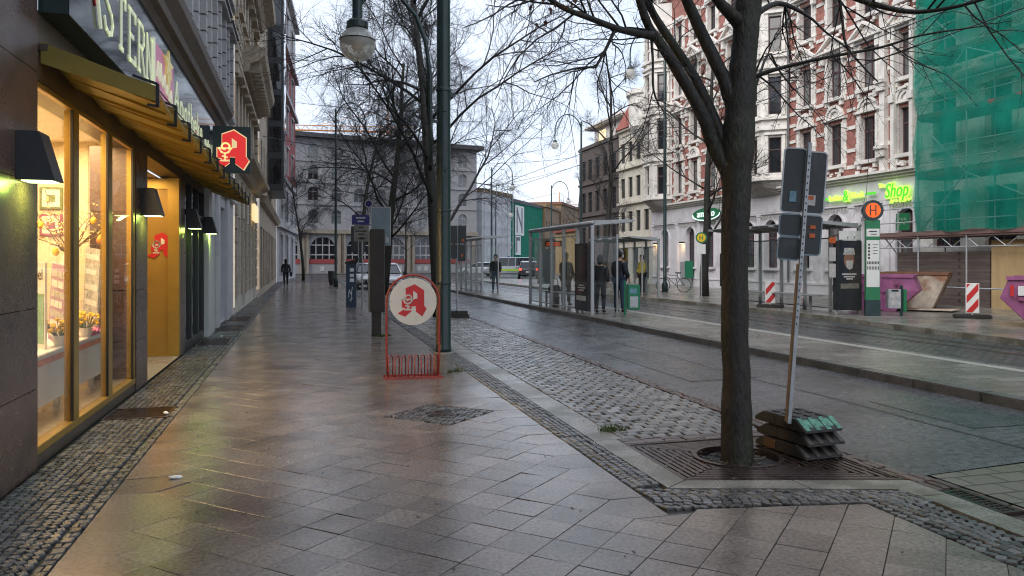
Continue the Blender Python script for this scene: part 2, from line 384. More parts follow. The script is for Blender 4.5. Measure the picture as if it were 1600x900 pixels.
def copy_tree(o, parent=None):
    c = o.copy(); COL.objects.link(c)
    if parent is not None: c.parent = parent
    for ch in list(o.children): copy_tree(ch, c)
    return c
def text_mb(mb, s, fr, u, v, h, depth=.01, xs=1., w0=0., shear=0., bold=0.):
    cu = bpy.data.curves.new('t', 'FONT'); cu.body = s; cu.size = h; cu.extrude = depth/2; cu.align_x = 'CENTER'; cu.align_y = 'CENTER'; cu.shear = shear; cu.offset = bold; cu.resolution_u = 3
    o = bpy.data.objects.new('t', cu); COL.objects.link(o); bpy.context.view_layer.update()
    dg = bpy.context.evaluated_depsgraph_get(); me = bpy.data.meshes.new_from_object(o.evaluated_get(dg))
    mb.add([fr(u+p.co.x*xs, v+p.co.y, w0+p.co.z+depth/2) for p in me.vertices], [tuple(p.vertices) for p in me.polygons])
    bpy.data.objects.remove(o); bpy.data.curves.remove(cu); bpy.data.meshes.remove(me)
def strokes(mb, lines, fr, u0, v0, su, sv, th, w0, w1):
    for ln in lines:
        for (a, b), (c, d) in zip(ln[:-1], ln[1:]):
            p = Vector((u0+a*su, v0+b*sv)); q = Vector((u0+c*su, v0+d*sv)); t = q-p
            if t.length < 1e-6: continue
            t.normalize(); n = Vector((-t.y, t.x))*th/2; e = t*th*.35
            mb.prism([tuple(p-e-n), tuple(q+e-n), tuple(q+e+n), tuple(p-e+n)], fr, w0, w1)
def wall(mb, fr, u0, u1, v0, v1, ops, depth=.25, rm=None):
    us = sorted({u0, u1, *[x for o in ops for x in o[:2]]}); vs = sorted({v0, v1, *[x for o in ops for x in o[2:4]]})
    us = [x for x in us if u0 <= x <= u1]; vs = [x for x in vs if v0 <= x <= v1]
    for i in range(len(us)-1):
        for j in range(len(vs)-1):
            cu = (us[i]+us[i+1])/2; cv = (vs[j]+vs[j+1])/2
            if any(o[0] < cu < o[1] and o[2] < cv < o[3] for o in ops): continue
            mb.add([fr(us[i], vs[j]), fr(us[i+1], vs[j]), fr(us[i+1], vs[j+1]), fr(us[i], vs[j+1])], [(0,1,2,3)])
    if rm is not None: mb.m = rm
    for a, b, c, d in [o[:4] for o in ops]:
        for p, q in (((a,c),(b,c)), ((b,c),(b,d)), ((b,d),(a,d)), ((a,d),(a,c))):
            mb.add([fr(*p, 0), fr(*q, 0), fr(*q, -depth), fr(*p, -depth)], [(0,1,2,3)])
def arch_fill(mb, fr, a, b, d, rise, depth=.25, n=10):
    c = (a+b)/2; r = (b-a)/2
    pts = [(c - r*math.cos(math.pi*i/n), d - rise + rise*math.sin(math.pi*i/n)) for i in range(n+1)]
    h = n//2
    mb.add([fr(u, v, -.003) for u, v in pts[:h+1]]+[fr(a, d, -.003)], [tuple(range(h+2))])
    mb.add([fr(u, v, -.003) for u, v in pts[h:]]+[fr(b, d, -.003)], [tuple(range(n-h+2))])
    for p, q in zip(pts[:-1], pts[1:]):
        mb.add([fr(*p, -.003), fr(*q, -.003), fr(*q, -depth), fr(*p, -depth)], [(0,1,2,3)])
def fbox(mb, fr, u0, u1, v0, v1, w0, w1): mb.prism([(u0,v0),(u1,v0),(u1,v1),(u0,v1)], fr, w0, w1)
def window(parent, fr, a, b, c, d, setb=.16, fw=.05, mull=1, trans=(.68,), fmat='win_frame', pmat='pane', cross=0, nm='window'):
    m = MB(); w0, w1 = -setb-.04, -setb
    e = .003
    fbox(m, fr, a+e, a+fw, c+e, d-e, w0, w1); fbox(m, fr, b-fw, b-e, c+e, d-e, w0, w1)
    fbox(m, fr, a+fw, b-fw, c+e, c+fw, w0, w1); fbox(m, fr, a+fw, b-fw, d-fw, d-e, w0, w1)
    for t in trans: v = c+(d-c)*t; fbox(m, fr, a+fw, b-fw, v-fw*.6, v+fw*.6, w0+.004, w1+.01)
    for k in range(1, mull+1): u = a+(b-a)*k/(mull+1); fbox(m, fr, u-fw*.5, u+fw*.5, c+fw, d-fw, w0+.006, w1+.004)
    o = m.build(nm, fmat, parent, rec=False)
    p = MB(); p.add([fr(a+.004, c+.004, -setb-.025), fr(b-.004, c+.004, -setb-.025), fr(b-.004, d-.004, -setb-.025), fr(a+.004, d-.004, -setb-.025)], [(0,1,2,3)])
    p.build('pane', pmat, o, rec=False)
    return o
APO = [(-.28,.36),(.06,.5),(.41,.27),(.41,-.30),(.5,-.42),(.34,-.70),(.10,-.52),(.10,-.32),(-.06,-.32),(-.06,-.50),(-.30,-.70),(-.58,-.58),(-.28,-.38),(-.42,-.36),(-.42,-.04),(-.28,-.02)]
APOH = [(0.0,.26),(.15,.15),(.15,-.03),(0.0,-.06)]
def apo(mb_red, mb_w, fr, u, v, s, w0, w1):
    mb_red.prism([(u+x*s, v+(y+.1)*s) for x, y in APO], fr, w0, w1)
    mb_w.prism([(u+x*s, v+(y+.1)*s) for x, y in APOH], fr, w1, w1+.004)
    t = .055*s
    ring = [(-.18+.115*math.cos(a), .06+.10*math.sin(a)+.02) for a in [R(k) for k in range(-40, 261, 30)]]
    strokes(mb_w, [ring, [(-.38,.02),(-.02,.02)], [(-.38,.02),(-.3,-.1),(-.2,-.14),(-.1,-.1),(-.02,.02)], [(-.2,-.14),(-.2,-.34)], [(-.32,-.36),(-.08,-.36)], [(-.27,-.22),(-.14,-.26)]], fr, u, v+.02*s, s, s, t, w1, w1+.005)
# ------------------------------------------------------------------ camera, light, sky
cam = bpy.data.cameras.new('camera'); co = bpy.data.objects.new('camera', cam); COL.objects.link(co)
co.location = (0, 0, 1.6); co.rotation_euler = (R(90), 0, R(-15.376)); cam.sensor_width = 36; cam.lens = 27; cam.shift_y = -42/1600
cam.clip_start = .05; cam.clip_end = 3000; sc.camera = co
sc.view_settings.view_transform = 'Standard'; sc.view_settings.look = 'None'; sc.view_settings.gamma = 1; sc.view_settings.exposure = 1.15
w = bpy.data.worlds.new('World'); sc.world = w; w.use_nodes = True
nt = w.node_tree; N = nt.nodes; L = nt.links; bg = N['Background']
sky = N.new('ShaderNodeTexSky'); sky.sky_type = 'NISHITA'; sky.sun_disc = False; sky.sun_elevation = R(42); sky.sun_rotation = R(235); sky.air_density = 1.; sky.dust_density = 3.; sky.ozone_density = 1.5
tc = N.new('ShaderNodeTexCoord'); mp = N.new('ShaderNodeMapping'); mp.inputs['Scale'].default_value = (1, 1, 2.6); L.new(tc.outputs['Generated'], mp.inputs['Vector'])
nz = N.new('ShaderNodeTexNoise'); nz.inputs['Scale'].default_value = 2.2; nz.inputs['Detail'].default_value = 6; L.new(mp.outputs[0], nz.inputs['Vector'])
cr = N.new('ShaderNodeMix'); cr.data_type = 'RGBA'; cr.inputs[6].default_value = (6.9, 8.0, 9.9, 1); cr.inputs[7].default_value = (8.5, 9.3, 10.7, 1)
mr = N.new('ShaderNodeMapRange'); mr.inputs['From Min'].default_value = .35; mr.inputs['From Max'].default_value = .65; L.new(nz.outputs['Fac'], mr.inputs['Value']); L.new(mr.outputs[0], cr.inputs[0])
mx = N.new('ShaderNodeMix'); mx.data_type = 'RGBA'; mx.inputs[0].default_value = .86; L.new(sky.outputs[0], mx.inputs[6]); L.new(cr.outputs[2], mx.inputs[7])
L.new(mx.outputs[2], bg.inputs['Color']); bg.inputs['Strength'].default_value = .062
su = bpy.data.lights.new('sun', 'SUN'); su.energy = 1.5; su.angle = R(60); su.color = (1., .95, .88)
so = bpy.data.objects.new('sun', su); COL.objects.link(so); so.rotation_euler = (R(48), 0, R(-55))
sc.cycles.use_denoising = True; sc.cycles.max_bounces = 8; sc.cycles.transparent_max_bounces = 24; sc.cycles.diffuse_bounces = 3; sc.cycles.glossy_bounces = 4
sc.cycles.sample_clamp_indirect = 1.6; sc.cycles.caustics_reflective = False; sc.cycles.caustics_refractive = False
sc.cycles.pixel_filter_type = 'BLACKMAN_HARRIS'; sc.cycles.filter_width = 1.1

# ------------------------------------------------------------------ ground
def sheet(name, pts, z, m):
    b = MB(); b.poly(pts, z); o = b.build(name, m, rec=False); return struct(o)
def curb(name, pts, z0, z1, m, bevel=0):
    b = MB(); b.slab(pts, z0, z1); return struct(b.build(name, m, bevel=bevel))
ML = lambda y: 2.2+.009*y       # mosaic strip, pavement side
MR = lambda y: 2.42+.014*y      # mosaic strip, kerb side
KR = lambda y: 2.64+.022*min(y, 16)  # kerb, bay side
BR = lambda y: 4.12+.024*min(y, 20)  # bay, road side
sheet('ground', [(-1500,-1500),(1500,-1500),(1500,1500),(-1500,1500)], -.09, 'ground')
GX0, GX1, GY0, GY1 = 2.74, 4.27, 4.76, 6.36     # the tree grate's square
sheet('pavement_bed', [(-2.6,-12),(2.5,-12),(2.5,4.7),(2.6,61),(-2.6,61)], -.022, 'slab_joint')
sheet('bay_bed', [(2.5,GY1),(4.3,GY1),(4.7,25),(4.7,61),(2.6,61)], -.022, 'mosaic_joint')
sheet('corner_bed', [(2.5,-12),(4.5,-12),(4.5,4.72),(2.5,4.72)], -.022, 'slab_joint')
# road, square and crossing pavers
sheet('road', [(BR(4.6)+.16,4.70),(7.45,5.02),(7.5,20),(7.62,61),(4.78,61),(4.75,25),(BR(20)+.06,20)], 0, 'road')
sheet('square', [(-60,61),(90,61),(90,92),(-60,92)], -.004, 'square')
sheet('far_road', [(-60,92.004),(160,92.004),(160,260),(-60,260)], -.03, 'square')
curb('far_pavement', [(-14,88.5),(24.5,95.2),(24.5,104),(-14,100)], -.02, .12, 'kerb_dark')
sheet('crossing_pavers', [(4.52,-12),(20,-12),(20,6.9),(5.6,4.79),(4.52,4.69)], .004, 'paver_small')
# granite kerb: two runs with the corner round the tree grate
ks = []
y = 6.4
while y < 60:
    l = .95+rng.random()*.25; y1 = min(y+l, 60.5)
    b = MB(); z = rng.uniform(-.002, .003)
    ks.append((y, y1-.008)); y = y1
b = MB()
for y0, y1 in ks:
    b.r = rng.random(); b.slab([(MR(y0)+.004,y0),(KR(y0),y0),(KR(y1),y1),(MR(y1)+.004,y1)], -.03, rng.uniform(.0,.005))
for p in ([(2.505,6.392),(2.73,6.392),(2.70,5.07),(2.495,4.93)], [(2.50,4.92),(2.705,5.062),(3.45,4.86),(3.45,4.645)], [(3.46,4.857),(4.28,4.635),(4.28,4.3),(4.06,4.3),(4.03,4.47),(3.46,4.642)],
          [(4.06,4.29),(4.28,4.29),(4.28,3.2),(4.04,3.2)], [(4.04,3.19),(4.28,3.19),(4.28,1.9),(4.03,1.9)]):
    b.slab(p, -.03, .003)
struct(b.build('kerb', 'kerb', bevel=.006))
# slabs laid on the diagonal, with pentagon edge slabs
D = .396; H2 = D/2
b = MB()
g = .0022
def clip_x(poly, xm, keep_less):
    out = []
    for i in range(len(poly)):
        p, q = poly[i], poly[(i+1) % len(poly)]
        ip = (p[0] <= xm) == keep_less or abs(p[0]-xm) < 1e-9; iq = (q[0] <= xm) == keep_less or abs(q[0]-xm) < 1e-9
        if ip: out.append(p)
        if ip != iq:
            t = (xm-p[0])/(q[0]-p[0]); out.append((xm, p[1]+t*(q[1]-p[1])))
    return out
def shrink(poly, g):
    cx = sum(p[0] for p in poly)/len(poly); cy = sum(p[1] for p in poly)/len(poly)
    out = []
    for x, y in poly:
        d = math.hypot(x-cx, y-cy); k = (d-g*1.4)/d; out.append((cx+(x-cx)*k, cy+(y-cy)*k))
    return out
def put_slab(poly):
    poly = shrink(poly, g); n = len(poly)
    if sum(poly[i][0]*poly[(i+1) % n][1]-poly[(i+1) % n][0]*poly[i][1] for i in range(n)) < 0: poly = poly[::-1]
    cx = sum(p[0] for p in poly)/n; cy = sum(p[1] for p in poly)/n
    tx = rng.gauss(0, .0055); ty = rng.gauss(0, .0055); z0 = rng.uniform(-.0012, .0012); r = rng.random()
    top = [(x, y, z0+(x-cx)*tx+(y-cy)*ty) for x, y in poly]
    k = .985
    tin = [(cx+(x-cx)*k, cy+(y-cy)*k, z+.0012) for x, y, z in top]
    low = [(x, y, -.03) for x, y in poly]
    b.add(tin+top+low, [tuple(range(n))]+[(n+i, n+(i+1) % n, (i+1) % n, i) for i in range(n)]+[(2*n+i, 2*n+(i+1) % n, n+(i+1) % n, n+i) for i in range(n)], r)
XR = 2.0; XL = XR-7.5*D
cov = [(.98, 7.35), ]
DIA = [(.93,7.97),(1.44,8.36),(1.92,7.97),(1.44,7.58)]     # mosaic diamond round the valve cover
def in_dia(x, y): return abs(x-1.406)+abs(y-7.958) < .45
def clip_h(poly, nx, ny, c):      # keep nx*x+ny*y <= c
    out = []
    for k in range(len(poly)):
        p, q = poly[k], poly[(k+1) % len(poly)]; dp = nx*p[0]+ny*p[1]-c; dq = nx*q[0]+ny*q[1]-c
        if dp <= 0: out.append(p)
        if dp*dq < 0: t = dp/(dp-dq); out.append((p[0]+t*(q[0]-p[0]), p[1]+t*(q[1]-p[1])))
    return out
def area2(p): return abs(sum(p[k][0]*p[(k+1) % len(p)][1]-p[(k+1) % len(p)][0]*p[k][1] for k in range(len(p))))/2
for j in range(-16, 305):
    yc = 5.78+j*H2
    for i in range(-9, 17):
        if (i+j) % 2: continue
        xc = XR-i*H2
        if xc < XL-1e-6: continue
        if in_dia(xc, yc): continue
        if i < 0 or (i == 0 and yc < 4.5):
            if yc > 4.9: continue
            q_ = [(xc+H2,yc),(xc,yc+H2),(xc-H2,yc),(xc,yc-H2)]
            q_ = clip_h(q_, .177, 1, 4.893); q_ = clip_h(q_, 1, 0, 3.595) if len(q_) > 2 else q_
            if len(q_) > 2 and yc > 4.1 and xc < 2.21: q_ = clip_h(q_, 0, 1, 4.39)
            elif len(q_) > 2 and yc > 4.3 and xc < 2.45: q_ = clip_h(q_, -1, 0, -2.247)
            if len(q_) > 2 and area2(q_) > .006: put_slab(q_)
            continue
        p = [(xc+H2,yc),(xc,yc+H2),(xc-H2,yc),(xc,yc-H2)]
        if i == 0:
            p = [(ML(yc)-.004,yc-H2),(ML(yc)-.004,yc+H2),(xc,yc+H2),(xc-H2,yc),(xc,yc-H2)]
        elif abs(xc-XL) < 1e-6:
            p = [(XL,yc-H2),(XL+H2,yc),(XL,yc+H2),(-1.245,yc+H2),(-1.245,yc-H2)]
        if yc > 60: continue
        put_slab(p)
struct(b.build('pavement_slabs', 'slab', rec=False))
sheet('old_pavement', [(-2.6,-12),(2.2,-12),(2.2,3.0),(-2.6,3.0)], -.014, 'slab')
# small mosaic setts and large setts, every stone modelled
def stones(b, path, s0, s1, t0, t1, ds, dt, arc=0., arcw=1., jit=.16, zj=.004, gap=.10, skip=None, hole=-.03):
    s = s0
    row = 0
    while s < s1:
        a, c = t0(s), t1(s); n = max(1, round((c-a)/dt)); wd = (c-a)/n
        off = (row % 2)*.5*wd if arc == 0 else 0
        t = a-off
        while t < c-.15*wd:
            w_ = wd*(1+rng.uniform(-jit, jit)*.8); ta = max(t, a); tb = min(t+wd, c)
            t += wd
            if tb-ta < wd*.3: continue
            cs = s+ds/2; ct = (ta+tb)/2
            if arc: f = ((ct-a)/arcw) % 1.; cs += arc*(1-(2*f-1)**2)
            hs = ds*(.5-gap/2)*(1+rng.uniform(-jit, jit)*.5); ht = (tb-ta)*(.5-gap/2)*(1+rng.uniform(-jit, .3*jit))
            an = rng.gauss(0, .07)
            if arc: an += -2.2*arc*(2*f-1)/arcw*2
            ca, sa = math.cos(an), math.sin(an)
            z = rng.uniform(-zj, zj); tx = rng.gauss(0, .022); ty = rng.gauss(0, .022); r = rng.random()
            q = []; bad = False
            for i, j in ((-1,-1),(1,-1),(1,1),(-1,1)):
                u = i*ht*(1+rng.uniform(-jit, jit)*.5); v = j*hs*(1+rng.uniform(-jit, jit)*.5)
                q.append((ct+u*ca-v*sa, cs+u*sa+v*ca, u, v))
            P = [path(x, y) for x, y, u, v in q]; C = path(ct, cs)
            if skip and skip(*C): continue
            top = [(C[0]+(p[0]-C[0])*.86, C[1]+(p[1]-C[1])*.86, z+.003+q[i][2]*tx+q[i][3]*ty) for i, p in enumerate(P)]
            mid = [(p[0], p[1], z-.004+q[i][2]*tx+q[i][3]*ty) for i, p in enumerate(P)]
            low = [(p[0], p[1], hole) for p in P]
            b.add(top+mid+low, [(0,1,2,3)]+[(4+i, 4+(i+1) % 4, (i+1) % 4, i) for i in range(4)]+[(8+i, 8+(i+1) % 4, 4+(i+1) % 4, 4+i) for i in range(4)], r)
        s += ds; row += 1
XY = lambda t, s: (t, s)
GR = [(-1.93,-1.33,8.55,9.12), (-1.93,-1.36,15.6,16.9), (-1.93,-1.36,18.6,20.2), (-1.93,-1.36,21.6,23.4)]
skipg = lambda x, y: any(a-.03 < x < c+.03 and d-.03 < y < e+.03 for a, c, d, e in GR) or (-2.7 < x < -1.93 and 11.04 < y < 14)
b = MB(); stones(b, XY, 3.0, 26, lambda s: -1.93, lambda s: -1.35, .056, .056, arc=.15, arcw=.58, jit=.26, gap=.12, skip=skipg)
stones(b, XY, 3.0, 26, lambda s: -1.33, lambda s: -1.25, .085, .08, skip=skipg)
stones(b, XY, 26, 60, lambda s: -1.9+.0*s, lambda s: -1.25, .11, .11)
struct(b.build('mosaic_strip', 'mosaic', rec=False, smooth=False))
sheet('mosaic_bed', [(-2.02,-12),(-1.245,-12),(-1.245,61),(-2.02,61)], -.018, 'mosaic_joint')
b = MB(); stones(b, XY, 4.98, 24, lambda s: ML(s)+.005, MR, .055, .055, arc=.06, arcw=.32, jit=.22, gap=.13)
stones(b, XY, 24, 60, lambda s: ML(s)+.01, MR, .11, .11)
rot1 = lambda t, s: (s, 4.965-(s-2.3)*.296-t)
stones(b, rot1, 2.24, 4.02, lambda s: 0.0, lambda s: max(.16, .445-.118*(s-2.24)) if s < 3.6 else .26, .062, .062, arc=.05, arcw=.35, jit=.22, gap=.13)
stones(b, XY, 1.9, 4.22, lambda s: 3.61, lambda s: 4.02, .064, .064, arc=.07, arcw=.4, jit=.22, gap=.13)
stones(b, lambda t, s: (t, s), 7.34, 8.56, lambda s: .80, lambda s: 2.0, .065, .065, skip=lambda x, y: not (abs(x-1.406)+abs(y-7.958) < .575) or (abs(x-1.43) < .15 and abs(y-7.97) < .12))
struct(b.build('mosaic_border', 'mosaic', rec=False))
b = MB(); stones(b, XY, GY1+.04, 60, lambda s: KR(s)+.01, lambda s: BR(s)-.02 if s > 7 else BR(s)-.05, .118, .165, jit=.20, zj=.004, gap=.10, hole=-.03)
struct(b.build('parking_bay_setts', 'sett', rec=False))
b = MB(); stones(b, XY, GY0, 60, lambda s: BR(s), lambda s: BR(s)+.16 if s < 20 else BR(s)+.14, .21, .075, jit=.06, zj=.003, gap=.06)
stones(b, lambda t, s: (s, t), GX0, GX1, lambda s: GY1-.16, lambda s: GY1+.03, .2, .095, jit=.06, zj=.003, gap=.06)
stones(b, lambda t, s: (t+(4.66-s)*.0, s), 2.0, 4.62, lambda s: 4.29, lambda s: 4.50, .2, .07, jit=.08, zj=.004, gap=.07, skip=lambda x, y: 3.86 < y < 4.36 and x < 4.46)
struct(b.build('gutter_clinkers', 'clinker', rec=False))
# tram platform, track bed, far pavement
b = MB(); b.slab([(7.62,-12),(9.62,-12),(9.7,61),(7.76,61),(7.64,20)], -.05, .11); struct(b.build('tram_platform', 'paver', rec=False))
b = MB()
y = -10
while y < 60:
    x0 = 7.44+max(0, y-20)*.004; x1 = 7.44+max(0, y+.99-20)*.004
    b.slab([(x0,y),(x0+.19,y),(x1+.19,y+.99),(x1,y+.99)], -.05, .112+rng.uniform(-.003,.003)); y += 1.
struct(b.build('platform_kerb', 'kerb_dark', bevel=.012))
b = MB(); b.slab([(9.3,-12),(9.5,-12),(9.58,61),(9.38,61)], .09, .1145); struct(b.build('tactile_strip', 'tactile', rec=False))
b = MB()
y = -10
while y < 60: b.slab([(9.625,y),(9.82,y),(9.82,y+.99),(9.625,y+.99)], -.05, .106); y += 1.
struct(b.build('track_edge_kerb', 'kerb_dark', bevel=.01))
FK = [(12.5,-12),(12.75,5),(13.05,11),(13.75,18),(13.8,27),(13.3,32),(13.15,40),(13.15,61)]
sheet('track_bed', [(9.8,-12)]+[(x+.1, y) for x, y in FK]+[(9.8,61)], 0, 'tracksett')
b = MB()
def rail_x(base, y): return base
for bx in (10.4, 11.82, 12.45):
    for dx in (0, .07):
        w_ = .052 if dx == 0 else .022
        b.slab([(bx+dx-w_/2,-12),(bx+dx+w_/2,-12),(bx+dx+w_/2,61),(bx+dx-w_/2,61)], -.02, .005)
    b.m = 1; b.slab([(bx+.03,-12),(bx+.055,-12),(bx+.055,61),(bx+.03,61)], -.02, .0035); b.m = 0
    b.m = 1; b.slab([(bx-.10,-12),(bx-.03,-12),(bx-.03,61),(bx-.10,61)], -.02, .0042); b.m = 0
struct(b.build('tram_rails', ['rail', 'slab_joint'], rec=False))
b = MB(); b.slab([(x+.2, y) for x, y in FK]+[(23,61),(23,-12)], -.05, .118); struct(b.build('far_side_pavement', 'paver', rec=False))
b = MB()
for (xa, ya), (xb, yb) in zip(FK[:-1], FK[1:]):
    n = max(1, int((yb-ya)/1.0))
    for k in range(n):
        p = (xa+(xb-xa)*k/n, ya+(yb-ya)*k/n); q = (xa+(xb-xa)*(k+.99)/n, ya+(yb-ya)*(k+.99)/n)
        b.slab([p, (p[0]+.2,p[1]), (q[0]+.2,q[1]), q], -.05, .12)
struct(b.build('far_side_kerb', 'kerb', bevel=.012))

# ------------------------------------------------------------------ iron covers and tree grate
t = thing('tree_grate', 'square cast iron grate of slots round the near tree trunk', 'tree grate', ((GX0+GX1)/2, (GY0+GY1-.19)/2, 0))
b = MB()
cx, cy = t.location.x, t.location.y; TX, TY = 3.45-cx, 5.58-cy
QC = [(2.715,5.085),(4.26,4.665),(4.26,6.175),(2.735,6.175)]; QR = [(x-3.45, y-5.58) for x, y in QC]
def in_hole(x, y): return math.hypot(x-TX, y-TY) < .33
nr = 11
for k in range(nr):
    f0 = .975-k*.072; wv = .036
    for side in range(4):
        (ax, ay), (bx_, by) = QR[side], QR[(side+1) % 4]
        n = max(2, int(20*f0))
        run = None
        for i in range(n):
            u0, u1 = i/n, (i+1)/n
            p = (TX+(ax+(bx_-ax)*u0)*f0, TY+(ay+(by-ay)*u0)*f0); q = (TX+(ax+(bx_-ax)*u1)*f0, TY+(ay+(by-ay)*u1)*f0)
            m_ = ((p[0]+q[0])/2, (p[1]+q[1])/2)
            if in_hole(*m_): continue
            b.bar((p[0], p[1], -.022), (q[0], q[1], -.022), wv, .04)
            if (i+k*2) % 4 == 0 and k < nr-1:
                k2 = 1-.072/f0; e = (TX+(p[0]-TX)*k2, TY+(p[1]-TY)*k2)
                if not in_hole(*e): b.bar((p[0], p[1], -.024), (e[0], e[1], -.024), .03, .04)
for ang in range(0, 360, 10):
    a0, a1 = R(ang), R(ang+10)
    b.bar((TX+.345*math.cos(a0), TY+.345*math.sin(a0), -.018), (TX+.345*math.cos(a1), TY+.345*math.sin(a1), -.018), .04, .05)
b.build('slotted_plate', 'iron', t)
b = MB()
for (xa, ya), (xb, yb) in zip(QC, QC[1:]+QC[:1]): b.bar((xa-cx, ya-cy, -.022), (xb-cx, yb-cy, -.022), .024, .052)
b.build('outer_frame', 'iron', t)
def grating(x0, x1, y0, y1, label):
    t = thing('cellar_grate', label, 'grate', ((x0+x1)/2, (y0+y1)/2, 0), 0, 'iron grates along the shop fronts')
    hx, hy = (x1-x0)/2, (y1-y0)/2
    b = MB()
    for s in (-1, 1):
        b.box(s*hx-.015, s*hx+.015, -hy-.015, hy+.015, -.05, .004); b.box(-hx+.015, hx-.015, s*hy-.015, s*hy+.015, -.05, .004)
    b.build('outer_frame', 'iron', t)
    b = MB(); n = int((y1-y0)/.042)
    for i in range(1, n): y = -hy+2*hy*i/n; b.box(-hx+.015, hx-.015, y-.009, y+.009, -.045, .001)
    for i in range(1, 4): x = -hx+2*hx*i/4; b.box(x-.008, x+.008, -hy+.015, hy-.015, -.05, -.003)
    b.build('bars', 'iron', t)
for g_, lb in zip(GR, ('dark iron slatted grate just outside the pharmacy window, litter on its edge', 'iron grate past the pharmacy entrance, nearest of the three in the shady row', 'middle iron grate of the row before the white shop pillars', 'farthest iron grate, by the tan building')):
    grating(*g_, lb)
grating(4.30, 4.44, 3.88, 4.34, 'small gutter drain grate at the bottom right kerb corner')
b = MB(); b.T = Matrix.Translation((0,0,0)); b.box(-.14,.14,-.11,.11,-.03,.004)
for i in range(5): b.box(-.11+.05*i, -.09+.05*i, -.08, .08, .004, .008)
t = b.build('valve_cover', 'iron'); t.location = (1.43, 7.97, 0); tag(t, 'small square iron valve cover set in a diamond of mosaic stones', 'valve cover')
def litter(x, y, s, label, seed, z=.002):
    r = random.Random(seed); bm = bmesh.new(); bmesh.ops.create_icosphere(bm, subdivisions=2, radius=1)
    for v in bm.verts:
        k = r.uniform(.7, 1.1); v.co = Vector((v.co.x*s*1.5*k, v.co.y*s*.8*k, max(-.5, v.co.z)*s*.55*k))
    zmin = min(v.co.z for v in bm.verts)
    me = bpy.data.meshes.new('litter_paper'); bm.to_mesh(me); bm.free(); me.materials.append(K['litter'])
    o = bpy.data.objects.new('litter_paper', me); COL.objects.link(o); o.location = (x, y, z-zmin); o.rotation_euler.z = seed; tag(o, label, 'litter', 'crumpled paper litter')
litter(-.89, 6.10, .034, 'white crumpled paper lying on the brown slabs near the camera', 3)
litter(-1.36, 8.70, .03, 'white crumpled paper at the edge of the iron grate by the pharmacy window', 5, .006)
litter(-1.62, 17.3, .035, 'small white paper scrap on the mosaic past the pharmacy entrance', 8)
litter(-.1, 6.35, .008, 'tiny white scrap on the slabs right of the crumpled paper', 9)
def tuft(x, y, r, n, label, seed):
    q = random.Random(seed); b = MB()
    for i in range(n):
        a = q.uniform(0, 6.28); d = r*math.sqrt(q.random()); px, py = x+d*math.cos(a), y+d*math.sin(a)*.7; h = q.uniform(.02, .07)
        a2 = q.uniform(0, 6.28); w_ = .006; lx, ly = q.gauss(0, .025), q.gauss(0, .025)
        b.add([(px-w_*math.cos(a2), py-w_*math.sin(a2), 0), (px+w_*math.cos(a2), py+w_*math.sin(a2), 0), (px+lx, py+ly, h)], [(0,1,2)])
    o = b.build('grass_tuft', 'moss', rec=False); o['kind'] = 'stuff'; tag(o, label, 'weeds')
lb = MB(); q = random.Random(21)
for i in range(420):
    if i < 150: x, y, z = q.uniform(-1.2, 3.4), q.uniform(3.2, 16), .004
    elif i < 260: x, y, z = BR(8)+q.gauss(.1,.08), q.uniform(4.8, 22), .008
    elif i < 340: x, y, z = q.uniform(2.8, 4.2), q.uniform(4.9, 6.2), .004
    else: x, y, z = q.uniform(2.9, 4.2), q.uniform(6.4, 18), .012
    a = q.uniform(0, 6.28); s = q.uniform(.006, .016); lb.r = q.random()
    P_ = [(x+s*1.6*math.cos(a), y+s*1.6*math.sin(a), z+q.random()*.006), (x-s*.6*math.sin(a), y+s*.6*math.cos(a), z), (x-s*1.3*math.cos(a), y-s*1.3*math.sin(a), z+q.random()*.005), (x+s*.6*math.sin(a), y-s*.6*math.cos(a), z)]
    lb.add(P_, [(0,1,2,3)])
o = lb.build('leaf_litter', 'leaf', rec=False); o['kind'] = 'stuff'; tag(o, 'small wet leaf scraps and grit scattered over slabs, setts and gutter', 'leaf litter')
sheet('road_patch', [(5.0,9.2),(6.1,9.3),(6.15,12.6),(5.05,12.5)], .004, 'asphalt_patch')
sheet('road_patch', [(6.2,5.9),(6.9,5.9),(6.95,7.4),(6.25,7.4)], .004, 'asphalt_patch')
jb = MB(); q = random.Random(6); x = 5.95
for k in range(60):
    x2 = 5.95+.03*math.sin(k*.7)+q.gauss(0,.012); jb.poly([(x-.012,5+k*.6),(x+.012,5+k*.6),(x2+.012,5.6+k*.6),(x2-.012,5.6+k*.6)], .006); x = x2
struct(jb.build('road_seam', 'slab_joint', rec=False))
pb = MB(); q = random.Random(14); pb.poly([(3.45+.34*math.cos(6.2832*k/24), 5.58+.34*math.sin(6.2832*k/24)) for k in range(24)], -.05); struct(pb.build('tree_pit_soil', 'ground', rec=False))
pb = MB()
for k in range(150):
    a = q.uniform(0, 6.28); d = q.uniform(.13,.33); x, y = 3.45+d*math.cos(a), 5.58+d*math.sin(a); s = q.uniform(.008,.022); a = q.uniform(0, 6.28); z = -.045+q.random()*.015; pb.r = q.random()
    pb.add([(x+s*1.4*math.cos(a), y+s*1.4*math.sin(a), z+q.random()*.012), (x-s*.7*math.sin(a), y+s*.7*math.cos(a), z), (x-s*1.3*math.cos(a), y-s*1.3*math.sin(a), z+q.random()*.01), (x+s*.7*math.sin(a), y-s*.7*math.cos(a), z)], [(0,1,2,3)])
o = pb.build('leaf_litter', 'leaf', rec=False); o['kind'] = 'stuff'; tag(o, 'wet brown leaves and grit filling the hole round the big tree trunk', 'leaf litter')
tuft(2.13, 10.95, .16, 160, 'green weeds growing at the lamp post foot', 1)
tuft(1.68, 16.55, .2, 220, 'bright grass tuft at the foot of the dark stele', 2)
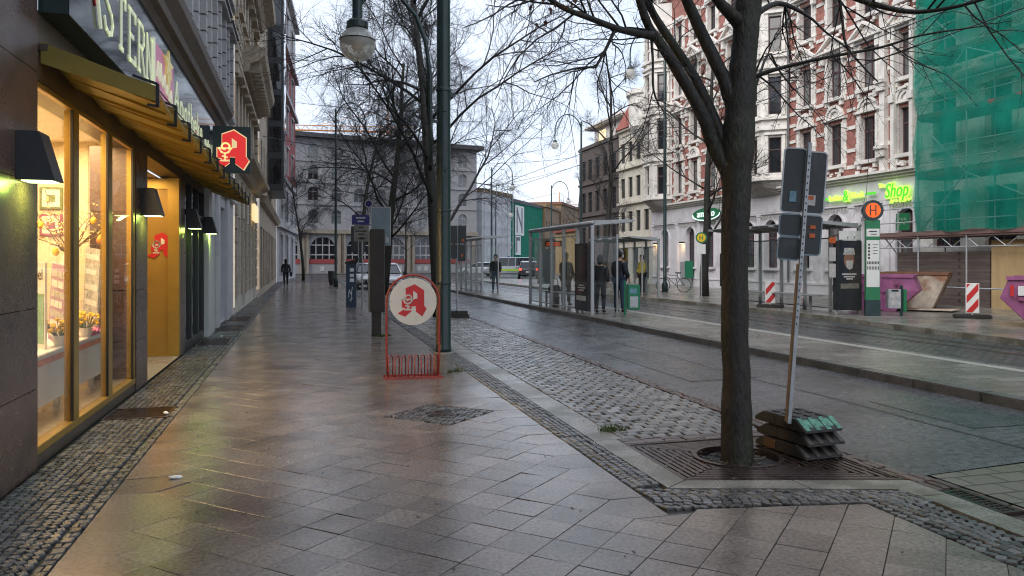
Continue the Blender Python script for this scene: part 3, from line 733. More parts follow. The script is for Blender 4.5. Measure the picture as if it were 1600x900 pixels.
tuft(2.84, 6.75, .14, 120, 'moss and weeds between the setts by the tree grate corner', 3)
# ------------------------------------------------------------------ pharmacy house on the left
FX = -1.97
def profile_y(b, prof, y0, y1):     # (x, z) outline swept along the street
    n = len(prof)
    b.add([(x, y0, z) for x, z in prof]+[(x, y1, z) for x, z in prof], [tuple(range(n)), tuple(range(2*n-1, n-1, -1))]+[(i, (i+1) % n, n+(i+1) % n, n+i) for i in range(n)])
ph = thing('pharmacy_house', 'grey stone house with a golden lit pharmacy shop window below', 'building', (FX, 6, 0))
def P(name, m, b, **k): return b.build(name, m, ph, world=True, **k)
b = MB()
zz = [0, .62, 1.24, 2.2, 3.05, 3.9, 4.55]
for z0, z1 in zip(zz[:-1], zz[1:]):
    for y0, y1 in ((-10,-2),(-2,2.2),(2.2,4.4),(4.4,6.66)): b.box(FX-.4, FX+.02, y0+.003, y1-.003, z0+.003 if z0 else 0, z1-.003)
P('pillar', 'granite', b)
b = MB()
for z0, z1 in zip(zz[:4], zz[1:5]): b.box(FX-.5, FX+.02, 10.335, 11.04, z0+.003 if z0 else 0, min(z1, 3.0)-.003)
P('pillar', 'granite', b)
b = MB()
for z0, z1 in zip(zz[:4], zz[1:5]): b.box(FX-.45, FX+.02, 14.0, 14.42, z0+.003 if z0 else 0, min(z1, 3.0)-.003)
P('pillar', 'granite', b)
b = MB(); b.box(FX-.3, FX+.01, 6.665, 17.3, 3.0, 3.16); P('lintel', 'lintel', b)
b = MB(); b.box(FX-.3, FX+.0, 6.665, 17.3, 3.165, 3.55); P('fascia_wall', 'soffit', b)
b = MB(); b.box(FX-.3, FX+.005, 6.665, 10.33, 0, .10); P('plinth', 'lintel', b)
# window frame: outer faces, deep inner faces, dark gaskets
b = MB(); b.box(FX-.09, FX+.012, 6.665, 10.33, .10, .165); b.box(FX-.05, FX+.004, 6.67, 10.32, 2.955, 2.998)
for y0, y1 in ((6.668,6.70),(7.70,7.86),(9.0,9.16),(10.25,10.328)): b.box(FX-.075, FX+.006, y0, y1, .166, 2.954)
P('window_frame', 'gold', b, bevel=.004)
b = MB()
for y in (7.69, 8.99, 10.24): b.box(FX-.02, FX+.003, y-.012, y+.009, .166, 2.954)
P('gasket', 'black', b)
for y0, y1 in ((6.7,7.69),(7.86,8.99),(9.16,10.24)):
    b = MB(); b.box(FX-.024, FX-.016, y0, y1-.004, .167, 2.953); P('shop_window_pane', 'shopglass', b)
# lit display room
b = MB(); x0 = -3.35
b.add([(x0,6.5,.16),(x0,11.0,.16),(x0,11.0,3.12),(x0,6.5,3.12)], [(0,1,2,3)]); b.add([(x0,11.0,.16),(FX-.03,11.0,.16),(FX-.03,11.0,3.12),(x0,11.0,3.12)], [(0,1,2,3)])
b.add([(x0,6.5,.16),(FX-.09,6.5,.16),(FX-.09,6.5,3.12),(x0,6.5,3.12)], [(0,1,2,3)]); b.add([(x0,6.5,3.12),(FX-.03,6.5,3.12),(FX-.03,11.0,3.12),(x0,11.0,3.12)], [(0,1,2,3)])
for i in range(3): b.box(-2.3-.35*i, -2.292-.35*i, 10.985, 10.995, .2, 3.1)
P('display_room', 'interior', b, rec=False)
b = MB(); b.add([(x0,6.5,.155),(FX-.01,6.5,.155),(FX-.01,11.0,.155),(x0,11.0,.155)], [(0,1,2,3)]); P('display_floor', 'interior_floor', b, rec=False)
for (x, y) in ((-2.14,7.45),(-2.16,8.35),(-2.2,9.6),(-2.9,7.6),(-2.9,9.4)):
    b = MB(); b.lathe([(.075,3.10),(.075,3.119)], (x, y, 0), 16); P('downlight', 'downlight', b)
def area(name, loc, sx, sy, e, col, rot=(0,0,0)):
    l = bpy.data.lights.new(name, 'AREA'); l.shape = 'RECTANGLE'; l.size = sx; l.size_y = sy; l.energy = e; l.color = col
    o = bpy.data.objects.new(name, l); COL.objects.link(o); o.location = loc; o.rotation_euler = rot; return o
area('shop_ceiling_lamp', (-2.65, 8.7, 3.08), 1.0, 3.6, 135, (1., .71, .38))
# recessed entrance
b = MB(); b.add([(-3.2,11.04,.02),(FX+.02,11.04,.02),(FX+.02,13.86,.02),(-3.2,13.86,.02)], [(0,1,2,3)]); P('entrance_floor', 'tactile', b, rec=False)
b = MB(); b.add([(-3.2,11.04,2.98),(FX-.3,11.04,2.98),(FX-.3,13.86,2.98),(-3.2,13.86,2.98)], [(0,1,2,3)]); P('entrance_ceiling', 'interior', b, rec=False)
b = MB(); b.box(-3.25, FX-.05, 13.86, 13.9, .022, 2.98); P('entrance_panel', 'gold_panel', b)
b = MB(); b.box(FX-.16, FX+.015, 13.80, 13.995, .022, 2.99); b.box(-3.2, FX-.16, 13.82, 13.858, 2.8, 2.97); b.box(-3.2, FX-.16, 13.83, 13.858, .022, .07); P('panel_frame', 'gold', b, bevel=.004)
b = MB(); b.box(-3.27, -3.2, 11.05, 13.85, .022, 2.97); P('entrance_door', 'gold_panel', b)
b = MB(); b.box(-3.2, FX-.5, 11.02, 11.038, .02, 2.98); P('entrance_side_wall', 'interior', b)
for y in (11.9, 12.5, 13.1):
    b = MB(); b.lathe([(.07,2.965),(.07,2.978)], (-2.45, y, 0), 14); P('downlight', 'downlight', b)
area('entrance_lamp', (-2.5, 12.5, 2.95), .4, 1.8, 22, (1., .66, .28))
# dark glazed bay with frames
b = MB(); b.box(FX-.25, FX-.2, 14.42, 17.28, .1, 3.0); b.box(FX-.25, FX+.0, 14.42, 17.28, 0, .1); P('dark_shop_back', 'black', b)
b = MB()
for y in (14.43, 15.35, 16.3, 17.2): b.box(FX-.1, FX+.008, y, y+.07, .1, 3.0)
b.box(FX-.1, FX+.006, 14.5, 17.2, .1, .17); b.box(FX-.09, FX+.004, 14.5, 17.2, 2.45, 2.52); P('dark_frame', 'frame_dark', b)
for y0, y1 in ((14.5,15.35),(15.42,16.3),(16.37,17.2)):
    b = MB(); b.box(FX-.05, FX-.04, y0, y1, .17, 2.99); P('dark_pane', 'pane', b)
# pale piers and openings further along
fr = frame((FX, 0, 0), (0,1,0), (0,0,1), (1,0,0))
b = MB(); ops = [(18.55,19.35,.5,2.75),(20.1,22.0,.02,3.0),(22.7,23.5,.5,2.75)]
wall(b, fr, 17.3, 24.6, 0, 4.55, ops, .45); P('ground_floor_wall', 'shop_white', b)
b = MB(); b.box(FX+.001, FX+.10, 17.3, 18.4, 0, 3.3); b.box(FX+.001, FX+.08, 19.5, 20.0, 0, 3.3); b.box(FX+.001, FX+.07, 22.05, 22.6, 0, 3.3); b.box(FX+.001, FX+.13, 17.3, 24.55, 3.3, 3.5); P('shop_pier', 'shop_white', b, bevel=.01)
window(ph, frame((0, -6, 0), (0,1,0), (0,0,1), (1,0,0)), 18.55, 19.35, .5, 2.75, .3, .06, 0, (), 'frame_white', 'pane')
window(ph, frame((0, -6, 0), (0,1,0), (0,0,1), (1,0,0)), 20.1, 22.0, .02, 3.0, .42, .08, 1, (.75,), 'frame_white', 'pane', nm='shop_door')
window(ph, frame((0, -6, 0), (0,1,0), (0,0,1), (1,0,0)), 22.7, 23.5, .5, 2.75, .3, .06, 0, (), 'frame_white', 'pane')
# upper storeys
lf = frame((0, -6, 0), (0,1,0), (0,0,1), (1,0,0))
cols = [-7.4+2.15*k for k in range(15)]; rows = [(5.75,7.75),(9.0,10.9),(12.1,13.8)]
ops = [(y-.48, y+.48, a, c) for y in cols for a, c in rows]
b = MB(); wall(b, fr, -10, 24.6, 4.55, 15.2, ops, .25); P('upper_wall', 'facade_grey', b)
b = MB()
for y in cols:
    for k, (a, c) in enumerate(rows):
        for s in (-1, 1):
            yy = y+s*.62; z = a-.1
            while z < c+.1: b.box(FX+.001, FX+.11, yy-.11, yy+.11, z, z+.30); z += .335
        b.box(FX+.001, FX+.20, y-.85, y+.85, c+.12, c+.24); b.box(FX+.001, FX+.16, y-.78, y+.78, a-.24, a-.11)
        b.box(FX+.001, FX+.14, y-.3, y+.3, c+.24, c+.46) if k == 0 else None
    b.box(FX+.001, FX+.05, y+.95, y+1.2, 5.1, 14.6)
b.m = 1
for y in cols:
    for a, c in rows[:2]: b.box(FX+.002, FX+.25, y-.9, y+.9, c+.241, c+.30)
P('window_surround', ['facade_trim', 'frame_dark'], b)
for y in cols:
    if y < -1: continue
    for a, c in rows: window(ph, lf, y-.48, y+.48, a, c, .18, .06, 1, (.66,), 'frame_white', 'pane')
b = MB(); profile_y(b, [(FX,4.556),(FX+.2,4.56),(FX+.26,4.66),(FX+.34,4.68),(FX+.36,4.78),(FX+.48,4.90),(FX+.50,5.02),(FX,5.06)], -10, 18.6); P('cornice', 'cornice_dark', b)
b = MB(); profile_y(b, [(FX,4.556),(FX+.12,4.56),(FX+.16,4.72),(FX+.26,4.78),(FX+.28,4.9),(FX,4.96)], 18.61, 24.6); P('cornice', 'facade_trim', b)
b = MB(); profile_y(b, [(FX,14.5),(FX+.15,14.52),(FX+.3,14.8),(FX+.6,14.95),(FX+.65,15.2),(FX,15.25)], -10, 24.6)
for k in range(64): y = -9.8+k*.53; b.box(FX+.1, FX+.5, y, y+.22, 14.60, 14.79)
P('eaves_cornice', 'facade_trim', b)
b = MB(); b.add([(FX+.3,-10,15.2),(FX+.3,24.6,15.2),(FX-6,24.6,18),(FX-6,-10,18)], [(0,1,2,3)]); P('roof', 'roof_dark', b, rec=False)

# awning of tilted golden panels on black brackets
aw = thing('awning', 'long awning of tilted golden panels over the pharmacy window', 'awning', (FX, 12, 3.0))
y0 = 6.74; n = 12; dy = .93
for k in range(n):
    a = y0+k*dy; c = a+dy*1.03
    b = MB(); zi, zo = 3.20, 2.93
    d0, d1 = .05, -.055
    b.add([(FX+.02,a,zi+d0),(-1.13,a,zo+d0),(-1.13,c,zo+d1),(FX+.02,c,zi+d1),(FX+.02,a,zi+d0+.035),(-1.13,a,zo+d0+.035),(-1.13,c,zo+d1+.035),(FX+.02,c,zi+d1+.035)],
          [(0,3,2,1),(4,5,6,7),(0,1,5,4),(1,2,6,5),(2,3,7,6),(3,0,4,7)])
    if k == 0: b.add([(FX+.02,a-.012,zi-.06),(-1.13,a-.012,zo-.04),(-1.13,a-.012,zo+.075),(FX+.02,a-.012,zi+.11),(FX+.02,a-.001,zi-.06),(-1.13,a-.001,zo-.04),(-1.13,a-.001,zo+.075),(FX+.02,a-.001,zi+.11)], [(0,3,2,1),(4,5,6,7),(0,1,5,4),(1,2,6,5),(2,3,7,6),(3,0,4,7)])
    b.build('awning_panel', 'awn', aw, world=True)
    b = MB()
    for j in (.33, .66):
        yy = a+(c-a)*j; zz_ = d0+(d1-d0)*j; b.bar((FX+.08, yy, zi+zz_-.012), (-1.15, yy, zo+zz_-.012), .012, .02)
    b.bar((FX+.06, c-.01, zi+d1-.012), (-1.14, c-.01, zo+d1-.012), .02, .03); b.build('panel_rib', 'gold', aw, world=True)
for k in range(n+1):
    a = y0+k*dy; b = MB()
    b.bar((-1.115, a, 2.84), (-1.115, a, 3.03), .025, .02); b.bar((-1.115, a, 3.03), (-1.30, a, 3.09), .02, .02); b.bar((-1.115, a, 2.85), (-1.19, a, 2.86), .02, .02)
    b.build('bracket', 'black', aw, world=True)
b = MB(); b.rod((-1.112, y0, 2.99), (-1.112, y0+n*dy, 2.99), .006, 5); b.build('edge_wire', 'black', aw, world=True)
b = MB(); b.box(FX+.012, FX+.07, y0-.02, y0+n*dy, 3.24, 3.29); b.build('wall_rail', 'lintel', aw, world=True)

# fascia sign
sg = thing('fascia_sign', 'long dark glossy fascia sign reading STERN Apotheke above the awning', 'sign', (FX, 12, 3.53))
def S(name, m, b, **k): return b.build(name, m, sg, world=True, **k)
b = MB(); b.box(FX+.004, FX+.215, 6.72, 17.3, 3.535, 4.552); S('sign_box', 'sign_edge', b)
b = MB(); b.box(FX+.216, FX+.222, 6.72, 17.3, 3.53, 4.553); S('sign_face', 'sign_dark', b)
sf = frame((FX+.222, 0, 0), (0,1,0), (0,0,1), (1,0,0))
LT = {'S': [[(.92,.80),(.8,.95),(.5,1),(.2,.93),(.08,.75),(.2,.58),(.5,.48),(.8,.38),(.93,.22),(.8,.06),(.5,0),(.2,.04),(.06,.2)]],
      'T': [[(.5,0),(.5,1)],[(0,.85),(0,1),(1,1),(1,.85)],[(.3,0),(.7,0)]],
      'E': [[(.95,.14),(.95,0),(.15,0),(.15,1),(.95,1),(.95,.86)],[(.15,.5),(.65,.5)],[(0,0),(.2,0)],[(0,1),(.2,1)]],
      'R': [[(.15,0),(.15,1),(.65,1),(.88,.88),(.88,.66),(.65,.52),(.15,.52)],[(.5,.52),(1,0)],[(0,0),(.32,0)],[(0,1),(.2,1)]],
      'N': [[(.12,0),(.12,1),(.9,0),(.9,1)],[(0,0),(.28,0)],[(.75,1),(1,1)]],
      'A': [[(0,0),(.5,1),(1,0)],[(.2,.38),(.8,.38)]], 'p': [[(.1,-.35),(.1,.62)],[(.1,.5),(.4,.64),(.8,.5),(.85,.2),(.5,0),(.1,.1)]],
      'o': [[(.5,.62),(.15,.5),(.1,.15),(.5,0),(.85,.15),(.85,.5),(.5,.62)]], 't': [[(.4,1),(.4,.1),(.7,0)],[(.1,.62),(.75,.62)]],
      'h': [[(.12,0),(.12,1.1)],[(.12,.45),(.5,.62),(.82,.5),(.85,0)]], 'e': [[(.12,.32),(.85,.36),(.75,.58),(.45,.63),(.15,.5),(.1,.18),(.45,0),(.85,.1)]],
      'k': [[(.12,0),(.12,1.1)],[(.8,.62),(.12,.28)],[(.35,.4),(.85,0)]]}
for ch, y in zip('STERN', (7.80, 8.32, 8.84, 9.33, 9.80)):
    b = MB(); strokes(b, LT[ch], sf, y, 3.74, .36, .53, .05, 0, .012); S('letter', 'letter', b)
b = MB(); y = 11.88
for ch, w_ in zip('Apotheke', (.5,.38,.36,.3,.36,.36,.36,.36)):
    hh = .46 if ch == 'A' else .40
    strokes(b, LT[ch], sf, y, 3.74, w_*.85, hh, .04, 0, .012); y += w_+.04
S('script_lettering', 'letter', b)
b = MB(); strokes(b, [[(15.45+.11*i, 3.70+.05*(i % 3)+.14*(i % 2)) for i in range(16)]], sf, 0, 0, 1, 1, .035, 0, .02); S('small_script', 'letter', b)
b = MB(); b.prism([(6.95,3.95),(7.12,3.86),(7.3,4.05),(7.48,3.84),(7.62,3.95),(7.56,4.45),(7.0,4.45)], sf, 0, .012); S('red_emblem', 'letter_red', b)
b = MB(); strokes(b, [[(6.9,4.46),(7.1,3.86)],[(7.36,4.46),(7.42,4.1),(7.6,3.70)]], sf, 0, 0, 1, 1, .055, .012, .03); S('emblem_stroke', 'letter', b)
b = MB(); b.prism([(10.22,3.68),(11.68,3.68),(11.68,4.31),(10.22,4.31)], sf, 0, .02); S('pink_panel', 'pink', b)
b = MB(); b.prism([(10.16,3.66),(10.24,3.66),(10.24,4.33),(10.16,4.33)], sf, 0, .03); S('panel_edge', 'letter', b)
b = MB()
cx, cz = 11.15, 4.22      # golden five pointed star with a tail
st = [(cx+(.30 if i % 2 == 0 else .12)*math.cos(R(90+36*i))*1.2, cz+(.2 if i % 2 == 0 else .085)*math.sin(R(90+36*i))) for i in range(10)]
b.prism(st, sf, .02, .05); b.prism([(11.0,4.1),(11.3,4.1),(11.2,3.86)], sf, .021, .045); S('gold_star', 'gold_letter', b)
b = MB(); strokes(b, [[(10.35,3.9),(10.42,4.08),(10.48,3.9)],[(10.55,3.88),(10.62,4.1),(10.7,3.88)],[(10.78,3.86),(10.9,4.02),(10.98,3.84)],[(11.05,3.82),(11.15,3.96),(11.25,3.78)],[(11.32,3.78),(11.42,3.92),(11.5,3.74)]], sf, 0, 0, 1, 1, .04, .02, .04); S('panel_script', 'letter', b)

# projecting pharmacy sign
hs = thing('hanging_sign', 'square dark sign with a glowing red letter A projecting over the awning end', 'sign', (FX, 16.6, 3.4))
b = MB(); b.box(-1.72, -.99, 16.55, 16.7, 3.39, 4.34); b.build('sign_box', 'sign_edge', hs, world=True, bevel=.01)
hf = frame((-1.35, 16.548, 3.86), (1,0,0), (0,0,1), (0,-1,0))
for s_, m_, w0, w1 in ((.70,'apo_cream',0,.006),(.655,'apo_red_lit',.006,.012)):
    b = MB(); b.prism([(x*s_, (y+.1)*s_) for x, y in APO], hf, w0, w1); b.build('emblem_letter', m_, hs, world=True)
b = MB(); b2_ = MB(); apo(b2_, b, hf, 0, 0, .655, .0121, .0123); b.build('chalice', 'apo_cream', hs, world=True)
b = MB(); b.rod((FX, 16.62, 4.2), (-1.72, 16.62, 4.2), .02); b.rod((FX, 16.62, 3.55), (-1.72, 16.62, 3.55), .02); b.build('bracket', 'black', hs, world=True)
ds = thing('door_emblem', 'flat red letter A emblem with a chalice on the golden entrance panel', 'sign', (-2.3, 13.8, 1.55))
df = frame((-2.24, 13.858, 1.86), (1,0,0), (0,0,1), (0,-1,0))
b = MB(); c = MB(); apo(b, c, df, 0, 0, .36, 0, .015); b.build('emblem_letter', 'apo_red', ds, world=True); c.build('chalice', 'apo_white', ds, world=True)

# wall lamps
def wall_lamp(y, label):
    t = thing('wall_lamp', label, 'wall lamp', (FX+.02, y+.1, 2.18), 0, 'dark wedge wall lamps on the pharmacy front')
    b = MB(); b.prism([(0,0),(.25,0),(.15,.35),(0,.35)], lambda u, v, w_: (u, w_, v), -.115, .115); b.build('housing', 'lampgrey', t, bevel=.004)
    b = MB(); b.box(.03, .225, -.095, .095, -.006, -.001); b.build('lit_lens', 'lamp_green', t)
    l = area('wall_lamp_light', (FX+.16, y+.1, 2.165), .16, .16, 3.4, (.66, 1., .13)); l.rotation_euler = (0, R(38), 0)
wall_lamp(6.19, 'large dark wedge wall lamp on the red granite pillar nearest the camera')
wall_lamp(10.62, 'dark wedge wall lamp on the pillar between shop window and golden entrance')
wall_lamp(14.62, 'dark wedge wall lamp just past the golden panel on the dark glazed bay')
wall_lamp(17.25, 'farthest dark wedge wall lamp on the pale pier')

# things in the shop window
t = thing('display_table', 'long white display table behind the pharmacy window', 'table', (-2.6, 8.9, .16))
b = MB(); b.box(-2.95, -2.22, 7.05, 10.55, .72, .77); b.build('table_top', 'white_board', t, world=True, bevel=.008)
b = MB(); b.box(-2.26, -2.235, 7.1, 10.3, .30, .66); b.build('apron_panel', 'white_board', t, world=True)
b = MB(); b.box(-2.24, -2.225, 7.08, 10.32, .665, .719); b.build('printed_edge', 'orangebox', t, world=True)
for x in (-2.35, -2.85):
    for y in (7.4, 8.6, 9.9): b = MB(); b.box(x-.025, x+.025, y-.025, y+.025, .156, .719); b.build('leg', 'frame_white', t, world=True)
def stand(x, y, w_, h, m, label, tilt=0., z=.77, rz=-.9, lines=7, m2='leaflet_grey'):
    t = thing('leaflet_board', label, 'display board', (x, y, z), rz)
    b = MB(); b.T = Matrix.Rotation(tilt, 4, 'Y'); b.box(-w_/2, w_/2, -.012, .012, 0, h); b.build('board', m, t)
    b = MB(); b.T = Matrix.Rotation(tilt, 4, 'Y')
    r = random.Random(int(x*100+y*77))
    for i in range(lines):
        z0 = h*(.06+.9*i/lines); b.m = i % 2
        x0 = -w_*.42; 
        while x0 < w_*.3: l_ = r.uniform(.15, .4)*w_; b.box(x0, min(x0+l_, w_*.44), -.016, -.0125, z0, z0+h*.6/lines); x0 += l_+.012
    b.build('leaflets', [m2, 'white_board'], t)
stand(-2.42, 8.86, .36, .80, 'leaflet_purple', 'slanted purple leaflet board standing left in the shop window', .12)
stand(-2.36, 9.9, .34, .98, 'leaflet_grey', 'tall grey leaflet board right of the mullion in the shop window', .10, lines=10, m2='leaflet_grey')
t = thing('poster_stand', 'pale green poster reading eel at the left edge of the shop window', 'poster', (-2.40, 8.22, .77), -.9)
b = MB(); b.box(-.16, .16, -.01, .01, 0, .82); b.build('board', 'white_board', t)
b = MB(); b.box(-.14, .14, -.014, -.0105, .05, .52); b.build('green_print', 'leaflet_green', t)
b = MB(); text_mb(b, 'eel', frame((0,-.0105,.70), (1,0,0), (0,0,1), (0,-1,0)), .03, 0, .15, .003); b.build('lettering', 'black', t)
def flowers(x, y, z, label, seed):
    q = random.Random(seed); t = thing('flower_pot', label, 'flowers', (x, y, z), 0, 'yellow flowers on the display table')
    b = MB(); b.lathe([(.05,0),(.07,.09),(.075,.1)], n=12); b.build('pot', 'white_board', t)
    b = MB(); c = MB()
    for i in range(46):
        a = q.uniform(0, 6.28); d = .13*math.sqrt(q.random()); h = .14+q.random()*.13; p = (d*math.cos(a), d*math.sin(a), h)
        b.ball(p, .022, 6, 4, .7); c.rod((p[0]*.3, p[1]*.3, .09), p, .003, 3)
    b.build('blossoms', 'petal', t); c.build('stems', 'leafgreen', t)
flowers(-2.27, 8.42, .77, 'yellow flowers between the green poster and the purple board', 1)
flowers(-2.27, 9.35, .77, 'yellow flowers in front of the tall grey leaflet board', 2)
b = MB()
q = random.Random(4)
pts = []
for i in range(13):
    for j in range(9): pts.append((-2.38+.02*j+.0*i, 9.42+.05*i, .775+.05*abs(math.sin(i*1.1+j*.7))+.03*q.random()))
fs = [(i*9+j, i*9+j+1, (i+1)*9+j+1, (i+1)*9+j) for i in range(12) for j in range(8)]
b.add(pts, fs); b.add([(x, y, .771) for x, y, z in pts], fs); o = b.build('pink_cloth', 'pinkcloth', None, smooth=True); tag(o, 'crumpled pink cloth lying on the display table', 'cloth')
vs = thing('easter_branches', 'vase of budding branches hung with yellow easter eggs in the shop window', 'decoration', (-2.58, 9.9, .77))
b = MB(); b.lathe([(.07,0),(.09,.2),(.06,.45),(.07,.62),(.105,.76),(.07,.86),(.06,.9)], n=16); b.build('vase', 'white_board', vs, smooth=True)
b = MB(); bl = MB(); q = random.Random(12); tips = []
for i in range(17):
    a = q.uniform(0, 6.28); p = Vector((0,0,.88)); d = Vector((math.cos(a)*.55, math.sin(a)*.9, q.uniform(.5, 1.2))).normalized()
    pts = [p.copy()]
    for k in range(7):
        d = (d+Vector((q.gauss(0,.18), q.gauss(0,.18), q.gauss(.0,.1)))).normalized(); p = p+d*q.uniform(.09,.14); p.x = max(-.6, min(.42, p.x)); pts.append(p.copy())
        if k > 1:
            e = p+Vector((q.gauss(0,.07), q.gauss(0,.1), q.uniform(0,.1))); b.tube([p, e], [.004,.002], 4)
            for _ in range(3): w_ = p.lerp(e, q.random()); bl.ball(w_, .011, 5, 4)
    b.tube(pts, [.009-.001*k for k in range(len(pts))], 5); tips.append(pts[5])
b.build('branches', 'branch_brown', vs); bl.build('buds', 'blossom', vs)
for i, m_ in zip((0,3,5,7,9,11), ('egg_yellow','egg_orange','egg_yellow','egg_yellow','egg_orange','egg_yellow')):
    p = tips[i]; e = MB(); e.ball((p.x, p.y, p.z-.07), .036, 12, 8, 1.3); e.rod((p.x, p.y, p.z-.03), (p.x, p.y, p.z), .002, 3); e.build('easter_egg', m_, vs, smooth=True)
def picture(x, z, m, label):
    t = thing('wall_picture', label, 'picture', (x, 10.97, z), 0, 'framed pictures on the shop wall')
    b = MB(); b.box(-.13, .13, -.01, .015, -.14, .14); b.build('picture_frame', m, t, bevel=.004)
    b = MB(); b.box(-.10, .10, -.014, -.0105, -.11, .11); b.build('print', 'white_board', t)
    b = MB(); b.box(-.05, .05, -.017, -.0145, -.05, .04); b.build('motif', m, t)
picture(-3.06, 2.40, 'frame_green', 'green framed picture, the upper one on the cream shop wall')
picture(-3.06, 2.06, 'frame_mauve', 'mauve framed picture, the lower one on the cream shop wall')

# ------------------------------------------------------------------ next houses on the left
th = thing('tan_house', 'tan ornate house with heavy stepped cornices beyond the pharmacy', 'building', (-1.9, 30, 0))
def Q(name, m, b, **k): return b.build(name, m, th, world=True, **k)
X2 = -1.92
f2 = frame((X2, 0, 0), (0,1,0), (0,0,1), (1,0,0)); l2 = frame((X2+1.9, -30, 0), (0,1,0), (0,0,1), (1,0,0))
ops = [(25.6,26.8,.5,3.0),(27.6,28.9,.02,3.1),(29.7,31.0,.5,3.0),(31.8,33.2,.5,3.0),(34.0,35.2,.02,3.0)]
b = MB(); wall(b, f2, 24.61, 36, 0, 4.4, ops, .3); Q('ground_floor_wall', 'cream', b)
b = MB()
for k in range(9): z = .5+k*.42; [b.box(X2+.001, X2+.05, y0, y1, z, z+.37) for y0, y1 in ((24.62,25.4),(27.0,27.5),(29.0,29.6),(31.1,31.7),(33.3,33.9),(35.3,35.98))]
Q('banded_pier', 'tan_trim', b)
for i, o_ in enumerate(ops): window(th, l2, *o_, .25, .07, 1, (.72,), 'frame_dark', 'pane')
cols2 = [25.5, 27.0, 28.5, 30.0, 31.5, 33.0, 34.6]; rows2 = [(5.4,7.2),(9.4,11.2),(12.6,14.2)]
ops = [(y-.38, y+.38, a, c) for y in cols2 for a, c in rows2]
b = MB(); wall(b, f2, 24.61, 36, 4.4, 16, ops, .25); Q('upper_wall', 'facade_tan', b)
b = MB()
z = 4.95
while z < 15:
    for y in [24.7+.75*k for k in range(15)]:
        if any(a-.3 < z < c+.02 and abs(y+.33-yy) < .62 for yy in cols2 for a, c in rows2): continue
        b.box(X2+.001, X2+.09, y, y+.66, z, z+.27)
    z += .34
for y in cols2:
    for a, c in rows2: b.box(X2+.001, X2+.22, y-.55, y+.55, c+.05, c+.2); b.box(X2+.001, X2+.2, y-.55, y+.55, a-.17, a-.03)
Q('rusticated_stones', 'facade_tan', b)
for y in cols2:
    for a, c in rows2: window(th, l2, y-.38, y+.38, a, c, .18, .05, 1, (.66,), 'frame_dark', 'pane')
b = MB(); profile_y(b, [(X2,4.4),(X2+.18,4.42),(X2+.3,4.6),(X2+.55,4.72),(X2+.58,4.86),(X2,4.92)], 24.55, 36); Q('cornice', 'tan_trim', b)
b = MB(); profile_y(b, [(X2,7.9),(X2+.25,7.92),(X2+.3,8.2),(X2+.55,8.3),(X2+.75,8.5),(X2+.8,8.75),(X2,8.85)], 27.0, 35.8)
for k in range(15): y = 27.3+k*.58; b.box(X2+.1, X2+.62, y, y+.24, 7.96, 8.29)
Q('cornice', 'tan_trim', b)
b = MB(); profile_y(b, [(X2,11.7),(X2+.3,11.75),(X2+.45,12.0),(X2+.8,12.15),(X2+.85,12.4),(X2,12.5)], 24.62, 36); Q('cornice', 'tan_trim', b)
b = MB(); b.box(X2-3, X2+.3, 24.62, 36, 16.001, 16.4); Q('eaves', 'tan_trim', b)
t = thing('lit_shop_sign', 'small glowing cream shop sign on the tan house front', 'sign', (X2, 33.5, 3.4))
b = MB(); b.box(X2+.08, X2+.2, 31.6, 34.0, 3.2, 3.85); b.build('sign_box', 'litsign', t, world=True, bevel=.01)
b = MB(); b.rod((X2, 33.52, 3.7), (X2+.08, 33.52, 3.7), .02); b.build('bracket', 'black', t, world=True)

gh = thing('glass_bay_house', 'dark house with a tall glazed oriel further down the left side', 'building', (-1.8, 49, 0))
X3 = -1.78
def Q(name, m, b, **k): return b.build(name, m, gh, world=True, **k)
f3 = frame((X3, 0, 0), (0,1,0), (0,0,1), (1,0,0)); l3 = frame((X3+1.8, -49, 0), (0,1,0), (0,0,1), (1,0,0))
ops = [(y, y+1.6, .3, 3.2) for y in (37,39.5,42,44.5,47,49.5,52,54.5,57)] + [(y, y+1.1, z, z+1.8) for y in (37.5,40,42.5,56.5) for z in (5.5,8.8,12.1,15.4)]
b = MB(); wall(b, f3, 36.005, 60, 0, 19, ops, .3); Q('front_wall', 'facade_tan', b)
for o_ in ops: window(gh, l3, *o_, .2, .08, 1, (.7,), 'frame_dark', 'pane')
b = MB(); b.box(X3+.001, -.92, 44.5, 50.5, 5.5, 22); Q('oriel', 'frame_dark', b)
b = MB()
for k in range(9):
    z = 5.9+k*1.75
    b.box(X3+.1, -1.05, 44.47, 44.499, z, z+1.4)
    for j in range(4): b.box(-.919, -.905, 44.7+1.45*j, 46.0+1.45*j, z, z+1.4)
Q('oriel_glazing', 'pane', b)
b = MB(); profile_y(b, [(X3,4.2),(X3+.2,4.25),(X3+.35,4.5),(X3,4.6)], 36.01, 60); Q('cornice', 'tan_trim', b)

